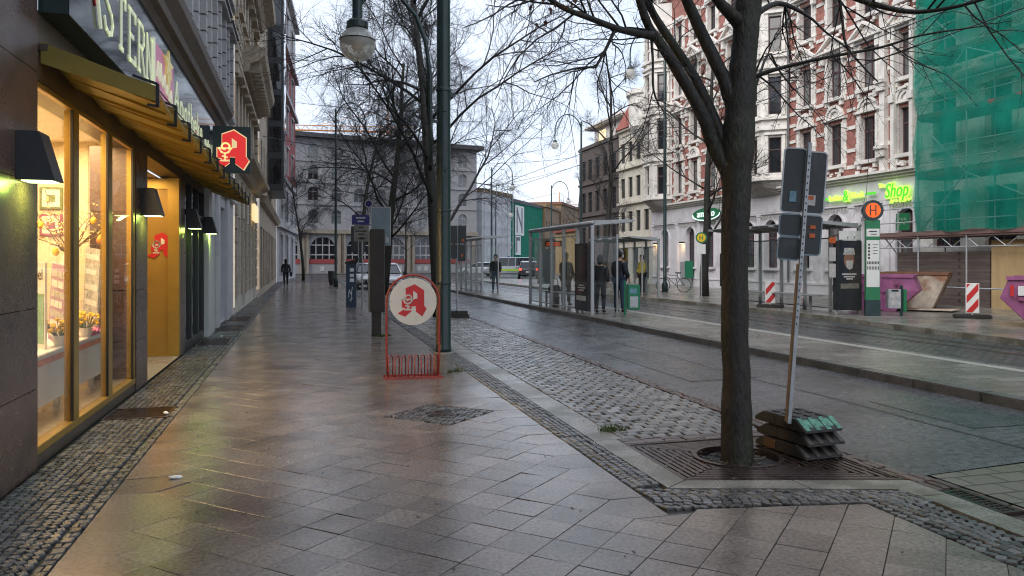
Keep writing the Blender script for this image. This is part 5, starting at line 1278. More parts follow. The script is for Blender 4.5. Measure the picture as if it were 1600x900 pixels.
# ------------------------------------------------------------------ tram shelters
def shelter(x, y0, n, label, z0=.11, dirx=1, h=2.5, dep=1.15, pitch=1.2, ad=None, bench=True, dark=False):
    t = thing('tram_shelter', label, 'shelter', (x, y0, z0), 0, 'glass tram shelters')
    L_ = n*pitch
    for k in range(n+1):
        b = MB(); b.box(-.045, .045, k*pitch-.04, k*pitch+.04, 0, h); b.build('post', 'shelter', t, bevel=.008)
        b = MB(); b.prism([(0,h-.02),(dirx*dep*.5,h+.04),(dirx*(dep+.12),h+.10),(dirx*(dep+.12),h+.17),(0,h+.12)], lambda u, v, w_: (u, w_, v), k*pitch-.045, k*pitch+.045); b.build('roof_arm', 'shelter', t, bevel=.008)
    for k in range(n):
        y = k*pitch
        if ad is not None and k == ad: continue
        b = MB(); b.box(-.008, .008, y+.05, y+pitch-.05, .12, h-.28); b.build('glass_panel', 'clear', t)
        b = MB(); b.box(-.02, .02, y+.041, y+pitch-.041, .08, .115); b.build('rail', 'shelter', t); b = MB(); b.box(-.02, .02, y+.041, y+pitch-.041, h-.28, h-.24); b.build('rail', 'shelter', t)
    for k in range(n):
        b = MB(); y = k*pitch
        b.add([(0,y+.047,h+.115),(dirx*dep,y+.047,h+.165),(dirx*dep,y+pitch-.047,h+.165),(0,y+pitch-.047,h+.115),(0,y+.047,h+.13),(dirx*dep,y+.047,h+.18),(dirx*dep,y+pitch-.047,h+.18),(0,y+pitch-.047,h+.13)], [(0,3,2,1),(4,5,6,7),(0,1,5,4),(1,2,6,5),(2,3,7,6),(3,0,4,7)])
        b.build('roof_panel', 'shelter_roof', t)
    b = MB(); b.rod((0,-.05,h+.06), (0,L_+.05,h+.06), .055, 12); b.build('rear_beam', 'shelter', t, smooth=True)
    for y in (0, L_):     # end walls
        b = MB(); b.box(dirx*.75-.025, dirx*.75+.025, y-.025, y+.025, 0, h-.25); b.build('end_post', 'shelter', t)
        b = MB(); lo, hi = sorted((dirx*.05, dirx*.72)); b.box(lo, hi, y-.006, y+.006, .15, h-.3); b.build('end_glass', 'clear', t)
    if ad is not None:
        y = ad*pitch; b = MB(); b.box(-.10, .10, y+.05, y+pitch-.05, .08, 2.0); b.build('advert_box', 'adbox', t, bevel=.01)
        b = MB(); b.box(-.106, -.1005, y+.13, y+pitch-.13, .55, 1.92); b.build('advert_poster', 'adscreen', t)
        b = MB()
        for v, w_ in ((.80,.2),(.73,.3),(.66,.22)): b.box(-.109, -.1065, y+.6-w_, y+.6+w_*.9, v-.018, v+.018)
        b.build('advert_lines', 'sticker_white', t)
        b = MB(); b.box(-.108, -.1066, y+.22, y+pitch-.22, .36, .5); b.build('advert_strip', 'leaflet_grey', t)
    if bench:
        b = MB(); lo, hi = sorted((dirx*.18, dirx*.55)); b.box(lo, hi, pitch*1.05, L_-pitch*.3, .44, .48); b.build('bench_seat', 'galv', t, bevel=.01)
        b = MB()
        for yy in (pitch*1.4, L_-pitch*.7): b.box(dirx*.33-.03, dirx*.33+.03, yy-.03, yy+.03, 0, .439)
        b.build('bench_leg', 'shelter', t)
    return t
s1 = shelter(7.85, 20.1, 5, 'nearest glass tram shelter with a dark advert box at its right end', ad=0)
b = MB(); b.box(.3, .9, 5.2, 5.24, 2.0, 2.2); b.build('display_case', 'black', s1); 
b = MB()
for v in (2.05, 2.12): b.box(.34, .84, 5.194, 5.199, v-.018, v+.02)
b.build('led_display', 'stoporange', s1)
b = MB(); b.box(.05, .66, 5.3, 5.33, .7, 1.9); b.build('timetable_case', 'galv', s1)
s2 = shelter(7.95, 34.0, 5, 'farther glass tram shelter on the platform left of the nearest one')
s3 = shelter(14.55, 29.6, 4, 'glass shelter on the far pavement with finger-like roof arms and yellow timetable', z0=.118, dirx=-1, h=2.35)
b = MB(); b.box(-.02, .02, 3.3, 4.0, 1.5, 2.05); b.build('timetable_board', 'stopyellow', s3)
b = MB(); b.box(-.025, -.0205, 3.35, 3.5, 1.6, 1.95); b.box(-.025, -.0205, 3.6, 3.95, 1.65, 1.7); b.build('timetable_print', 'black', s3)
s4 = shelter(15.1, 18.2, 5, 'glass shelter beside the orange stop column with a dark face poster and green poster', z0=.118, dirx=-1, h=2.42)
b = MB(); b.box(-.78, .02, -.10, .10, .12, 2.05); b.build('advert_box', 'adbox', s4, bevel=.01)
s4f = frame((-.38, -.1005, 0), (1,0,0), (0,0,1), (0,-1,0))
b = MB(); fbox(b, s4f, -.34, .34, .95, 2.0, 0, .004); b.build('advert_poster', 'posterdark', s4)
b = MB(); n = 20; b.prism([(-.03+.17*math.cos(6.283*i/n), 1.52+.24*math.sin(6.283*i/n)) for i in range(n)], s4f, .0041, .006); b.build('poster_face', 'skinposter', s4)
b = MB(); b.prism([(-.22,1.66),(.16,1.66),(.13,1.85),(-.18,1.85)], s4f, .0061, .0075); b.build('poster_cap', 'leaflet_grey', s4)
b = MB(); b.prism([(-.13,1.5),(.10,1.5),(.08,1.28),(-.02,1.24),(-.11,1.3)], s4f, .0061, .0075); b.build('poster_beard', 'sticker_white', s4)
b = MB()
for v, w_ in ((1.12,.26),(1.05,.2),(.99,.12)): fbox(b, s4f, -w_, w_*.8, v-.02, v+.02, .0041, .007)
b.build('poster_lines', 'sticker_white', s4)
b = MB(); fbox(b, s4f, -.3, .3, .72, .86, .0, .005); b.build('poster_strip', 'stele_side', s4)
b = MB(); fbox(b, s4f, -.36, -.09, 2.08, 2.32, 0, .004); fbox(b, s4f, -.05, .13, 2.08, 2.32, 0, .004); fbox(b, s4f, .17, .36, 2.08, 2.32, 0, .004); b.build('notice', 'paper_white', s4)
b = MB(); b.box(-.85, .0, 5.94, 5.985, .6, 1.75); b.build('poster_frame', 'frame_dark', s4, bevel=.01)
b = MB(); b.box(-.78, -.07, 5.934, 5.9395, .72, 1.68); b.build('green_poster', 'postergreen', s4)
for i, (zz_, m_) in enumerate(((2.0,'sticker_orange'),(1.5,'sticker_white'),(1.05,'sticker_white'))):
    b = MB(); b.box(-1.0, -.80, -.05, -.03, zz_-.02, zz_+(.14 if i == 0 else .36)); b.build('notice', m_, s4)

# stop columns and signs
t = thing('stop_column', 'green and white tram stop column with an orange letter H disc on top', 'stop sign', (14.95, 17.5, .118), R(-20))
b = MB(); b.box(-.2,.2,-.06,.06,0,.42); b.build('base', 'post_green', t, bevel=.008)
b = MB(); b.box(-.19,.19,-.05,.05,.421,2.6); b.build('panel_body', 'stopgreen', t, bevel=.008)
cf = frame((0,-.0505,0), (1,0,0), (0,0,1), (0,-1,0))
b = MB(); fbox(b, cf, -.17, .17, .78, 2.05, 0, .004); fbox(b, cf, -.17, .17, 2.15, 2.36, 0, .004); b.build('timetable', 'paper_white', t)
b = MB()
for i in range(5): fbox(b, cf, -.13, -.08, 1.9-.09*i, 1.955-.09*i, .0041, .006)
for i in range(4): fbox(b, cf, 0, .13-.02*(i % 2), 1.92-.08*i, 1.935-.08*i, .0041, .006)
for i in range(8): fbox(b, cf, -.15+.04*i, -.125+.04*i, 1.40, 1.475, .0041, .006); fbox(b, cf, -.15+.04*i, -.13+.04*i, 1.25, 1.34, .0041, .006)
fbox(b, cf, -.1, .1, 2.27, 2.3, .0041, .006); fbox(b, cf, -.06, .1, 2.2, 2.22, .0041, .006); b.build('print', 'frame_dark', t)
b = MB(); n = 36
def disc(b, fr, u, v, r_, w0, w1, n=36): b.prism([(u+r_*math.cos(6.2832*i/n), v+r_*math.sin(6.2832*i/n)) for i in range(n)], fr, w0, w1)
disc(b, cf, 0, 2.86, .275, -.1, .01); b.build('disc_case', 'post_green', t)
b = MB(); disc(b, cf, 0, 2.86, .235, .0101, .014); b.build('orange_disc', 'stoporange', t)
b = MB(); n = 36
b.add([cf(math.cos(6.2832*i/n)*r_, 2.86+math.sin(6.2832*i/n)*r_, .015) for r_ in (.20,.235) for i in range(n)], [(i, (i+1) % n, n+(i+1) % n, n+i) for i in range(n)])
fbox(b, cf, -.085, -.055, 2.72, 3.0, .0141, .017); fbox(b, cf, .055, .085, 2.72, 3.0, .0141, .017); fbox(b, cf, -.0549, .0549, 2.845, 2.875, .0141, .017); b.build('letter_H', 'post_green', t)
t = thing('stop_sign', 'small round yellow and green letter H bus stop sign by the far tree', 'stop sign', (16.0, 28.6, .118), R(-28))
b = MB(); b.rod((0,0,0), (0,0,2.7), .03, 8); b.build('pole', 'galv', t)
cf = frame((0,-.04,0), (1,0,0), (0,0,1), (0,-1,0))
b = MB(); disc(b, cf, 0, 2.45, .23, -.01, .005, 24); b.build('green_disc', 'stopgreen', t)
b = MB(); disc(b, cf, 0, 2.45, .17, .0051, .009, 24); b.build('yellow_disc', 'stopyellow', t)
b = MB(); fbox(b, cf, -.075, -.04, 2.35, 2.55, .0091, .012); fbox(b, cf, .04, .075, 2.35, 2.55, .0091, .012); fbox(b, cf, -.0399, .0399, 2.43, 2.465, .0091, .012); b.build('letter_H', 'stopgreen', t)
b = MB(); fbox(b, cf, -.17, .17, 1.78, 2.18, -.005, .005); b.build('white_plate', 'paper_white', t)
t = thing('stop_bin', 'small stickered litter bin on a post in front of the magenta skip', 'bin', (15.55, 17.35, .118), R(-20))
b = MB(); b.box(.14,.2,-.03,.03,0,.82); b.build('post', 'post_green', t)
b = MB(); b.box(-.2,.13,-.09,.09,.2,.72); b.build('bin_box', 'galv', t, bevel=.01)
b = MB(); b.box(.205,.29,-.06,.06,.12,.72); b.build('green_side', 'stopgreen', t)
b = MB()
for u, v, w_, h_ in ((-.1,.55,.11,.12),(.05,.58,.08,.14),(-.06,.36,.14,.14),(.08,.33,.07,.1)): b.box(u-w_/2,u+w_/2,-.096,-.0905,v-h_/2,v+h_/2)
b.build('sticker', 'sticker_white', t)
b = MB(); b.box(-.12,.06,-.094,-.0904,.66,.71); b.build('slot', 'black', t)
t = thing('green_bin', 'green litter bin on a post at the end of the nearest tram shelter', 'bin', (8.75, 19.6, .11), R(-15))
b = MB(); b.rod((-.12,-.02,0), (-.12,-.02,.95), .03, 10); b.build('post', 'bingreen', t)
b = MB(); b.box(-.06,.28,-.14,.14,.15,.84); b.build('bin_box', 'bingreen', t, bevel=.02)
b = MB(); b.box(.0,.22,-.146,-.1405,.22,.52); b.build('grey_plate', 'galv', t)
b = MB(); b.box(.0,.18,-.146,-.1405,.6,.74); b.build('blue_sticker', 'sticker_blue', t)

# ------------------------------------------------------------------ people
def skin_mesh(nodes, edges, name, m, parent, lv=2, root=None):
    me = bpy.data.meshes.new(name); me.from_pydata([n[:3] for n in nodes], edges, []); o = bpy.data.objects.new('tmp', me); COL.objects.link(o)
    md = o.modifiers.new('s', 'SKIN'); sv = me.skin_vertices[0].data
    for i, n in enumerate(nodes): sv[i].radius = (n[3], n[4] if len(n) > 4 else n[3]); sv[i].use_root = (i == (root or 0))
    md.use_smooth_shade = True; md.branch_smoothing = .4
    s = o.modifiers.new('d', 'SUBSURF'); s.levels = lv; s.render_levels = lv
    bpy.context.view_layer.update(); dg = bpy.context.evaluated_depsgraph_get(); r = bpy.data.meshes.new_from_object(o.evaluated_get(dg)); r.name = name
    bpy.data.objects.remove(o); bpy.data.meshes.remove(me)
    r.materials.clear(); r.materials.append(K[m]); r.polygons.foreach_set('use_smooth', [True]*len(r.polygons))
    x = bpy.data.objects.new(name, r); COL.objects.link(x); x.parent = parent; return x
def person(label, loc, rz, h=1.72, coat='coat_black', legs='trousers_dark', hair='hair_dark', hairlen=.25, stride=.0, coatlen=.86, arms=(.0,.0), bend=0., cap=None, headturn=0., mask=False):
    t = thing('person', label, 'person', loc, rz); k = h/1.72
    # facing +Y
    N_ = {}; nodes = []; edges = []
    def nd(nm, x, y, z, r, r2=None): N_[nm] = len(nodes); nodes.append((x*k, y*k, z*k, r*k, (r2 or r)*k))
    def ed(*nm):
        for a, c in zip(nm[:-1], nm[1:]): edges.append((N_[a], N_[c]))
    nd('pelvis', 0, 0, .95, .15, .11); nd('waist', 0, .0+bend*.1, 1.08, .135, .10); nd('chest', 0, bend*.2, 1.28, .16, .11); nd('neckb', 0, bend*.28, 1.43, .075, .07); nd('neck', 0, bend*.32+.01, 1.50, .05, .055)
    nd('jaw', 0, .03+bend*.34, 1.565, .058, .068); nd('head', 0, .015+bend*.34, 1.64, .078, .095); nd('crown', 0, .0+bend*.34, 1.70, .055, .07)
    ed('pelvis','waist','chest','neckb','neck','jaw','head','crown')
    for s, sd in ((-1,'l'), (1,'r')):
        st = stride*s
        nd('hip'+sd, .095*s, 0, .90, .092); nd('knee'+sd, .10*s, st*.18+.01, .50, .058); nd('ank'+sd, .10*s, st*.32-.05*abs(stride)*(1 if s*stride < 0 else 0), .09, .038); nd('toe'+sd, .11*s, st*.32+.13, .035, .034)
        ed('pelvis','hip'+sd,'knee'+sd,'ank'+sd,'toe'+sd)
        a = arms[0] if s < 0 else arms[1]
        nd('sh'+sd, .18*s, bend*.2, 1.39, .062); nd('el'+sd, .235*s, -.02-st*.12+a*.10+bend*.2, 1.13, .044); nd('wr'+sd, .245*s-.06*s*a, .03-st*.22+a*.28+bend*.2, .90+.17*a, .030)
        ed('neckb','sh'+sd,'el'+sd,'wr'+sd)
        d = (Vector((-.0*s, .3*a+.06, -1+.8*a))).normalized(); px, py, pz = nodes[N_['wr'+sd]][:3]; px, py, pz = px/k, py/k, pz/k
        nd('palm'+sd, px+d.x*.07, py+d.y*.07, pz+d.z*.07, .03, .018); ed('wr'+sd,'palm'+sd)
        for f, (off, ln) in enumerate(((-.028,.068),(-.010,.078),(.010,.074),(.027,.058))):
            q0 = 'f%d%s' % (f, sd)
            nd(q0+'a', px+d.x*.11-.004*s, py+d.y*.11+off, pz+d.z*.11, .0095); nd(q0+'b', px+d.x*(.11+ln*.6)-.012*s, py+d.y*(.11+ln*.6)+off, pz+d.z*(.11+ln*.6), .0085); nd(q0+'c', px+d.x*(.11+ln)-.028*s, py+d.y*(.11+ln)+off, pz+d.z*(.11+ln), .007)
            ed('palm'+sd, q0+'a', q0+'b', q0+'c')
        nd('th1'+sd, px+d.x*.05-.012*s, py+d.y*.05+.038, pz+d.z*.05, .011); nd('th2'+sd, px+d.x*.09-.02*s, py+d.y*.09+.05, pz+d.z*.09, .009); ed('wr'+sd,'th1'+sd,'th2'+sd)
    skin_mesh(nodes, edges, 'body', 'skin', t)
    def sub(nm, names, links, m, grow, z=None, lv=2):
        id_ = {n: i for i, n in enumerate(names)}
        ns = []
        for n in names:
            x, y, zz, r, r2 = nodes[N_[n]]; ns.append((x, y, zz, r+grow*k, r2+grow*k))
        return ns, [(id_[a], id_[c]) for a, c in links], id_
    # trousers, shoes
    ns, es, _ = sub('t', ['pelvis','hipl','kneel','ankl','hipr','kneer','ankr'], [('pelvis','hipl'),('hipl','kneel'),('kneel','ankl'),('pelvis','hipr'),('hipr','kneer'),('kneer','ankr')], legs, .016)
    skin_mesh(ns, es, 'trousers', legs, t)
    for sd in 'lr':
        a, c = nodes[N_['ank'+sd]], nodes[N_['toe'+sd]]
        skin_mesh([(a[0],a[1]-.04*k,.05*k,.042*k),(a[0],a[1]+.05*k,.048*k,.045*k,.04*k),(c[0],c[1]+.01*k,.036*k,.04*k,.03*k)], [(0,1),(1,2)], 'shoe', 'shoe', t)
    ns, es, id_ = sub('c', ['pelvis','waist','chest','neckb','shl','ell','wrl','shr','elr','wrr'], [('pelvis','waist'),('waist','chest'),('chest','neckb'),('neckb','shl'),('shl','ell'),('ell','wrl'),('neckb','shr'),('shr','elr'),('elr','wrr')], coat, .03)
    ns.append((0, -.01*k, coatlen*k, .20*k, .155*k)); es.append((0, len(ns)-1))
    skin_mesh(ns, es, 'coat', coat, t, root=2)
    hx, hy, hz_, _, _ = nodes[N_['head']]
    b = MB(); bm = bmesh.new(); bmesh.ops.create_uvsphere(bm, u_segments=16, v_segments=10, radius=.113*k)
    for v in bm.verts:
        v.co.z *= 1.05; v.co.x *= .88
        if v.co.y > .05*k and v.co.z < .035*k: v.co.y = .05*k+(v.co.y-.05*k)*.1
        if v.co.z < -.02*k and v.co.y < .02*k: v.co.z = -.02*k+(v.co.z+.02*k)*(1+hairlen*9); v.co.y *= .9
    me = bpy.data.meshes.new('hair'); bm.to_mesh(me); bm.free(); me.materials.append(K[hair]); me.polygons.foreach_set('use_smooth', [True]*len(me.polygons)); o = bpy.data.objects.new('hair', me); COL.objects.link(o); o.parent = t; o.location = (hx, hy-.022*k, hz_+.022*k)
    fy = hy+.095*k
    b = MB()
    for s in (-1, 1): b.ball((hx+s*.032*k, fy-.004*k, hz_+.0*k), .012*k, 8, 6)
    b.build('eyes', 'eyewhite', t, smooth=True)
    b = MB(); b.prism([(-.012*k,-.04*k),(.012*k,-.04*k),(.006*k,.005*k),(-.006*k,.005*k)], frame((hx, fy-.006*k, hz_), (1,0,0), (0,0,1), (0,1,0)), 0, .022*k); b.build('nose', 'skin', t, bevel=.003)
    b = MB()
    if mask: b.prism([(-.055*k,-.10*k),(.055*k,-.10*k),(.06*k,-.02*k),(-.06*k,-.02*k)], frame((hx, fy-.03*k, hz_), (1,0,0), (0,0,1), (0,1,0)), 0, .055*k); b.build('face_mask', 'paper_white', t, bevel=.012)
    else: b.box(hx-.022*k, hx+.022*k, fy-.012*k, fy-.003*k, hz_-.07*k, hz_-.06*k); b.build('mouth', 'lips', t)
    for s in (-1, 1):
        e = MB(); e.ball((hx+s*.082*k, hy-.005*k, hz_-.01*k), .022*k, 8, 6, 1.4); e.build('ear', 'skin', t, smooth=True)
    if cap:
        b = MB(); b.lathe([(.108*k,.03*k),(.11*k,.06*k),(.085*k,.115*k),(.02*k,.135*k)], (hx, hy, hz_), 16, .9, 1.05); b.prism([(-.07*k,.06*k),(.07*k,.06*k),(.05*k,.17*k),(-.05*k,.17*k)], lambda u, v, w_: (hx+u, hy+v, hz_+w_), .045*k, .055*k); b.build('cap', cap, t, smooth=False)
    return t
person('woman in a black coat walking away along the left pavement', (-.92, 51.0, 0), R(4), 1.70, 'coat_black', 'trousers_dark', 'hair_dark', .28, .55, .80, (.15,.1))
t = thing('hand_bag', 'dark blue bag carried on the arm of the walking woman', 'bag', (-.60, 51.0, .62))
b = MB(); b.box(-.08,.08,-.19,.19,0,.30); b.build('bag_body', 'bag', t, bevel=.03)
b = MB(); b.tube([(0,-.12,.30),(0,-.1,.42),(0,0,.47),(0,.1,.42),(0,.12,.30)], .012, 6); b.build('strap', 'bag', t)
person('person in a long dark olive coat waiting inside the nearest shelter, blond hair', (8.55, 24.3, .11), R(-60), 1.74, 'coat_olive', 'trousers_dark', 'hair_blond', .16, .12, .66, (.3,.5))
t = thing('travel_bag', 'black bag hanging beside the person in the olive coat', 'bag', (8.30, 24.75, .11))
b = MB(); b.box(-.2,.2,-.11,.11,.35,.68); b.build('bag_body', 'coat_black', t, bevel=.05)
b = MB(); b.tube([(-.12,0,.68),(-.1,0,.85),(0,0,.92),(.1,0,.85),(.12,0,.68)], .014, 6); b.build('strap', 'coat_black', t)
b = MB(); b.box(-.16,.16,-.09,.09,0,.345); b.build('bag_base', 'coat_black', t, bevel=.03)
person('person in a dark navy jacket, grey cap and white face mask at the shelter end', (8.95, 20.75, .11), R(-65), 1.78, 'coat_navy', 'jeans', 'hair_dark', .02, .1, .84, (.2,.5), cap='cap_grey', mask=True)
person('person in black half hidden behind the one in the grey cap at the shelter', (8.35, 20.75, .11), R(-40), 1.62, 'coat_black', 'trousers_dark', 'hair_dark', .12, .1, .8, (.3,.2))
person('person in dark jacket and blue jeans standing by the farther shelter', (8.95, 35.5, .11), R(150), 1.78, 'coat_black', 'jeans', 'hair_dark', .05, .15, .86, (.2,.2))
person('person in a yellow jacket standing inside the far pavement shelter', (14.25, 30.6, .118), R(95), 1.72, 'jacket_yellow', 'trousers_dark', 'hair_dark', .05, .1, .86, (.2,.3))

# ------------------------------------------------------------------ cars
def car(label, loc, rz, L_=4.4, W_=1.78, H_=1.5, paint='car_white', kind='suv', group=None, tail=False, stripe=None):
    t = thing('parked_car' if kind != 'van' else 'police_van', label, 'car' if kind != 'van' else 'van', loc, rz, group)
    w = W_/2
    # lengthwise stations, +Y is the nose: (y, sill z, belt z, half width)
    if kind == 'van': lower = [(-L_/2,.35,1.05,.92),(-L_/2+.12,.28,1.12,1.0),(-L_*.2,.26,1.12,1.0),(L_*.2,.26,1.10,1.0),(L_*.36,.28,1.02,.98),(L_*.47,.32,.86,.93),(L_/2,.40,.70,.80)]; roof = [(-L_/2+.1,H_-.06,.84),(-L_/2+.35,H_,.86),(L_*.12,H_,.86),(L_*.2,H_-.06,.84)]; nose = L_*.38
    else: lower = [(-L_/2,.40,.80,.86),(-L_/2+.15,.30,.98,.97),(-L_*.22,.24,.98,1.0),(L_*.12,.24,.95,1.0),(L_*.28,.26,.90,.98),(L_*.43,.30,.78,.94),(L_/2,.42,.62,.80)]; roof = [(-L_*.40,H_-.12,.74),(-L_*.26,H_-.01,.78),(-L_*.02,H_,.78),(L_*.10,H_-.08,.74)]; nose = L_*.27
    b = MB(); m = 10; vs = []
    for y, z0, z1, hw in lower:
        ww = w*hw
        vs += [(-ww*.9,y,z0),(-ww,y,z0+.12),(-ww*1.0,y,(z0+z1)/2),(-ww*.97,y,z1-.06),(-ww*.88,y,z1),(ww*.88,y,z1),(ww*.97,y,z1-.06),(ww,y,(z0+z1)/2),(ww,y,z0+.12),(ww*.9,y,z0)]
    n = len(lower); fs = [(i*m+k, i*m+(k+1) % m, (i+1)*m+(k+1) % m, (i+1)*m+k) for i in range(n-1) for k in range(m)]+[tuple(range(m)), tuple((n-1)*m+k for k in range(m-1, -1, -1))]
    b.add(vs, fs)
    # roof and pillars
    rv = []
    for y, z, hw in roof: rv += [(-w*hw,y,z-.05),(-w*hw*.86,y,z),(w*hw*.86,y,z),(w*hw,y,z-.05)]
    rn = len(roof); b.add(rv, [(i*4+k, i*4+k+1, (i+1)*4+k+1, (i+1)*4+k) for i in range(rn-1) for k in range(3)]+[(i*4, (i+1)*4, (i+1)*4+3, i*4+3) for i in range(rn-1)])
    yb0, yb1 = lower[1][0]+.02, nose; zb = .95 if kind != 'van' else 1.09
    for s in (-1, 1):
        for (ya, yc) in ((yb0, roof[0][0]), (yb1, roof[-1][0]), (-L_*.12, -L_*.12), (L_*.02, L_*.0)):
            r_ = min(roof, key=lambda q: abs(q[0]-yc)); b.bar((s*w*.90, ya, zb), (s*w*r_[2]*.98, yc, r_[1]-.04), .07, .07)
    b.build('body', paint, t, smooth=False)
    g = MB()
    r0, r1 = roof[0], roof[-1]
    g.add([(-w*.84,yb1,zb),(w*.84,yb1,zb),(w*r1[2]*.9,r1[0],r1[1]-.04),(-w*r1[2]*.9,r1[0],r1[1]-.04)], [(0,1,2,3)]); g.add([(-w*.84,yb0,zb),(w*.84,yb0,zb),(w*r0[2]*.9,r0[0],r0[1]-.04),(-w*r0[2]*.9,r0[0],r0[1]-.04)], [(0,1,2,3)])
    for s in (-1, 1): g.add([(s*w*.88,yb0,zb),(s*w*.88,yb1,zb)]+[(s*w*r_[2]*.97,r_[0],r_[1]-.05) for r_ in reversed(roof)], [tuple(range(2+rn))])
    g.build('windows', 'car_glass', t, rec=False)
    for y in (-L_*.31, L_*.31):
        for s in (-1, 1):
            o = MB(); X = s*(w-.1); ring = [(X-.1,.22),(X-.1,.31),(X-.08,.33),(X+.08,.33),(X+.1,.31),(X+.1,.22)]
            v = []; nn = 20
            for xx, rr_ in ring: v += [(xx, y+rr_*math.cos(6.2832*k/nn), .33+rr_*math.sin(6.2832*k/nn)) for k in range(nn)]
            o.add(v, [(i*nn+k, i*nn+(k+1) % nn, (i+1)*nn+(k+1) % nn, (i+1)*nn+k) for i in range(5) for k in range(nn)]+[tuple(range(nn)), tuple(5*nn+k for k in range(nn))])
            wh = o.build('wheel', 'tyre', t)
            o = MB(); o.add([(X+s*.102, y+rr_*math.cos(6.2832*k/nn), .33+rr_*math.sin(6.2832*k/nn)) for rr_ in (.06,.2) for k in range(nn)], [(k, (k+1) % nn, nn+(k+1) % nn, nn+k) for k in range(0, nn) if k % 4 < 3])
            o.build('rim', 'rim', wh, rec=False)
    for s in (-1, 1):
        z = lower[-2][2]-.13; y = lower[-2][0]
        o = MB(); o.obox((s*w*.70, y+.09, z-.0), (w*.36,.16,.13), (0,0,-s*.35)); o.build('headlight', 'headlamp', t, bevel=.02)
        o = MB(); o.obox((s*w*.80, -L_/2+.05, .86), (w*.2,.12,.2)); o.build('tail_light', 'taillamp', t, bevel=.02)
        o = MB(); o.obox((s*(w+.1), nose-.12, zb+.02), (.16,.1,.12)); o.build('mirror', 'black', t, bevel=.03)
    o = MB(); o.box(-w*.45, w*.45, L_/2-.05, L_/2+.012, .40, .54); o.build('grille', 'black', t)
    for ya, yc, za in ((L_/2+.013,L_/2+.02,.42),(-L_/2-.02,-L_/2-.001,.6)): o = MB(); o.box(-.26,.26,ya,yc,za,za+.1); o.build('number_plate', 'paper_white', t)
    if stripe:
        o = MB()
        for s in (-1, 1): lo, hi = sorted((s*(w+.002), s*(w+.008))); o.box(lo, hi, -L_*.44, L_*.30, .62, .80)
        o.build('lime_stripe', 'car_lime', t)
        o = MB(); o.box(-.5,.5,-.12,.12,H_+.001,H_+.1); o.build('light_bar', 'car_blue', t, bevel=.02)
    return t
car('white parked car facing the camera, half hidden behind the dark stele', (3.65, 45.5, 0), R(184), group='white cars parked beyond the stele')
car('white parked car with its nose beside the second tree trunk', (4.55, 43.5, 0), R(178), group='white cars parked beyond the stele')
car('silver and lime police van crossing the far junction', (20.4, 75.5, 0), R(78), 5.2, 1.95, 1.98, 'car_silver', 'van', stripe=True)
car('dark car with red tail lights in front of the police van', (19.8, 66.5, 0), R(-15), 4.5, 1.85, 1.62, 'car_dark')
car('white car behind the police van at the far junction', (18.0, 79.5, 0), R(85), 4.3, 1.78, 1.48, 'car_white')
def bicycle(x, y, z, rz, label):
    t = thing('bicycle', label, 'bicycle', (x, y, z), rz)
    for yy in (-.5, .5):
        b = MB(); n = 24; P_ = [(0, yy+.33*math.cos(6.2832*i/n), .34+.33*math.sin(6.2832*i/n)) for i in range(n+1)]
        b.tube(P_, .018, 5, cap=False); 
        for i in range(0, n, 3): b.rod((0,yy,.34), P_[i], .003, 3)
        b.build('wheel', 'tyre', t)
    b = MB()
    for p, q_ in (((0,-.5,.34),(0,-.1,.34)),((0,-.1,.34),(0,-.2,.86)),((0,-.1,.34),(0,.38,.80)),((0,-.18,.78),(0,.36,.84)),((0,-.5,.34),(0,-.18,.78)),((0,.5,.34),(0,.36,.95))): b.rod(p, q_, .016, 6)
    b.build('frame', 'post_green', t)
    b = MB(); b.tube([(-.28,.28,1.0),(-.2,.36,1.0),(.2,.36,1.0),(.28,.28,1.0)], .014, 6); b.rod((0,.36,.95), (0,.36,1.0), .014, 6); b.build('handlebar', 'black', t)
    b = MB(); b.obox((0,-.22,.92), (.14,.26,.06)); b.rod((0,-.2,.86), (0,-.21,.9), .014, 6); b.build('saddle', 'black', t, bevel=.02)
bicycle(17.1, 33.2, .118, R(75), 'dark bicycle parked at the street lamp before the white ground floor')
# ------------------------------------------------------------------ red brick corner house on the right
BX = 22.3
rb = thing('brick_house', 'red brick house with rich white stone trim and a pale arched ground floor', 'building', (BX, 35, .118))
def G(name, m, b, **k): return b.build(name, m, rb, **k)
bf = frame((0, -35, 0), (0,1,0), (0,0,1), (-1,0,0))      # u is the street coordinate
Y0, Y1 = 23.62, 46.3
GFC = 4.75
arches = [24.25, 26.2, 28.3, 30.55, 33.0, 34.95, 37.0, 38.95, 41.1, 44.4]
gops = []
for y in arches:
    door = y in (26.2, 37.0)
    gops.append((y-.52, y+.52, .0 if door else 1.15, 3.5))
b = MB(); wall(b, bf, Y0, Y1, 0, GFC, gops, .3)
for a, c, lo, hi in gops: arch_fill(b, bf, a, c, hi, .52, .3)
G('ground_floor_wall', 'stucco_low', b)
b = MB()
segs = []; y = Y0
for a, c, lo, hi in sorted(gops):
    if lo == 0: segs.append((y, a-.02)); y = c+.02
segs.append((y, Y1))
for a, c in segs: fbox(b, bf, a, c, 0, .42, .001, .07); fbox(b, bf, a, c, .42, .5, .001, .10)
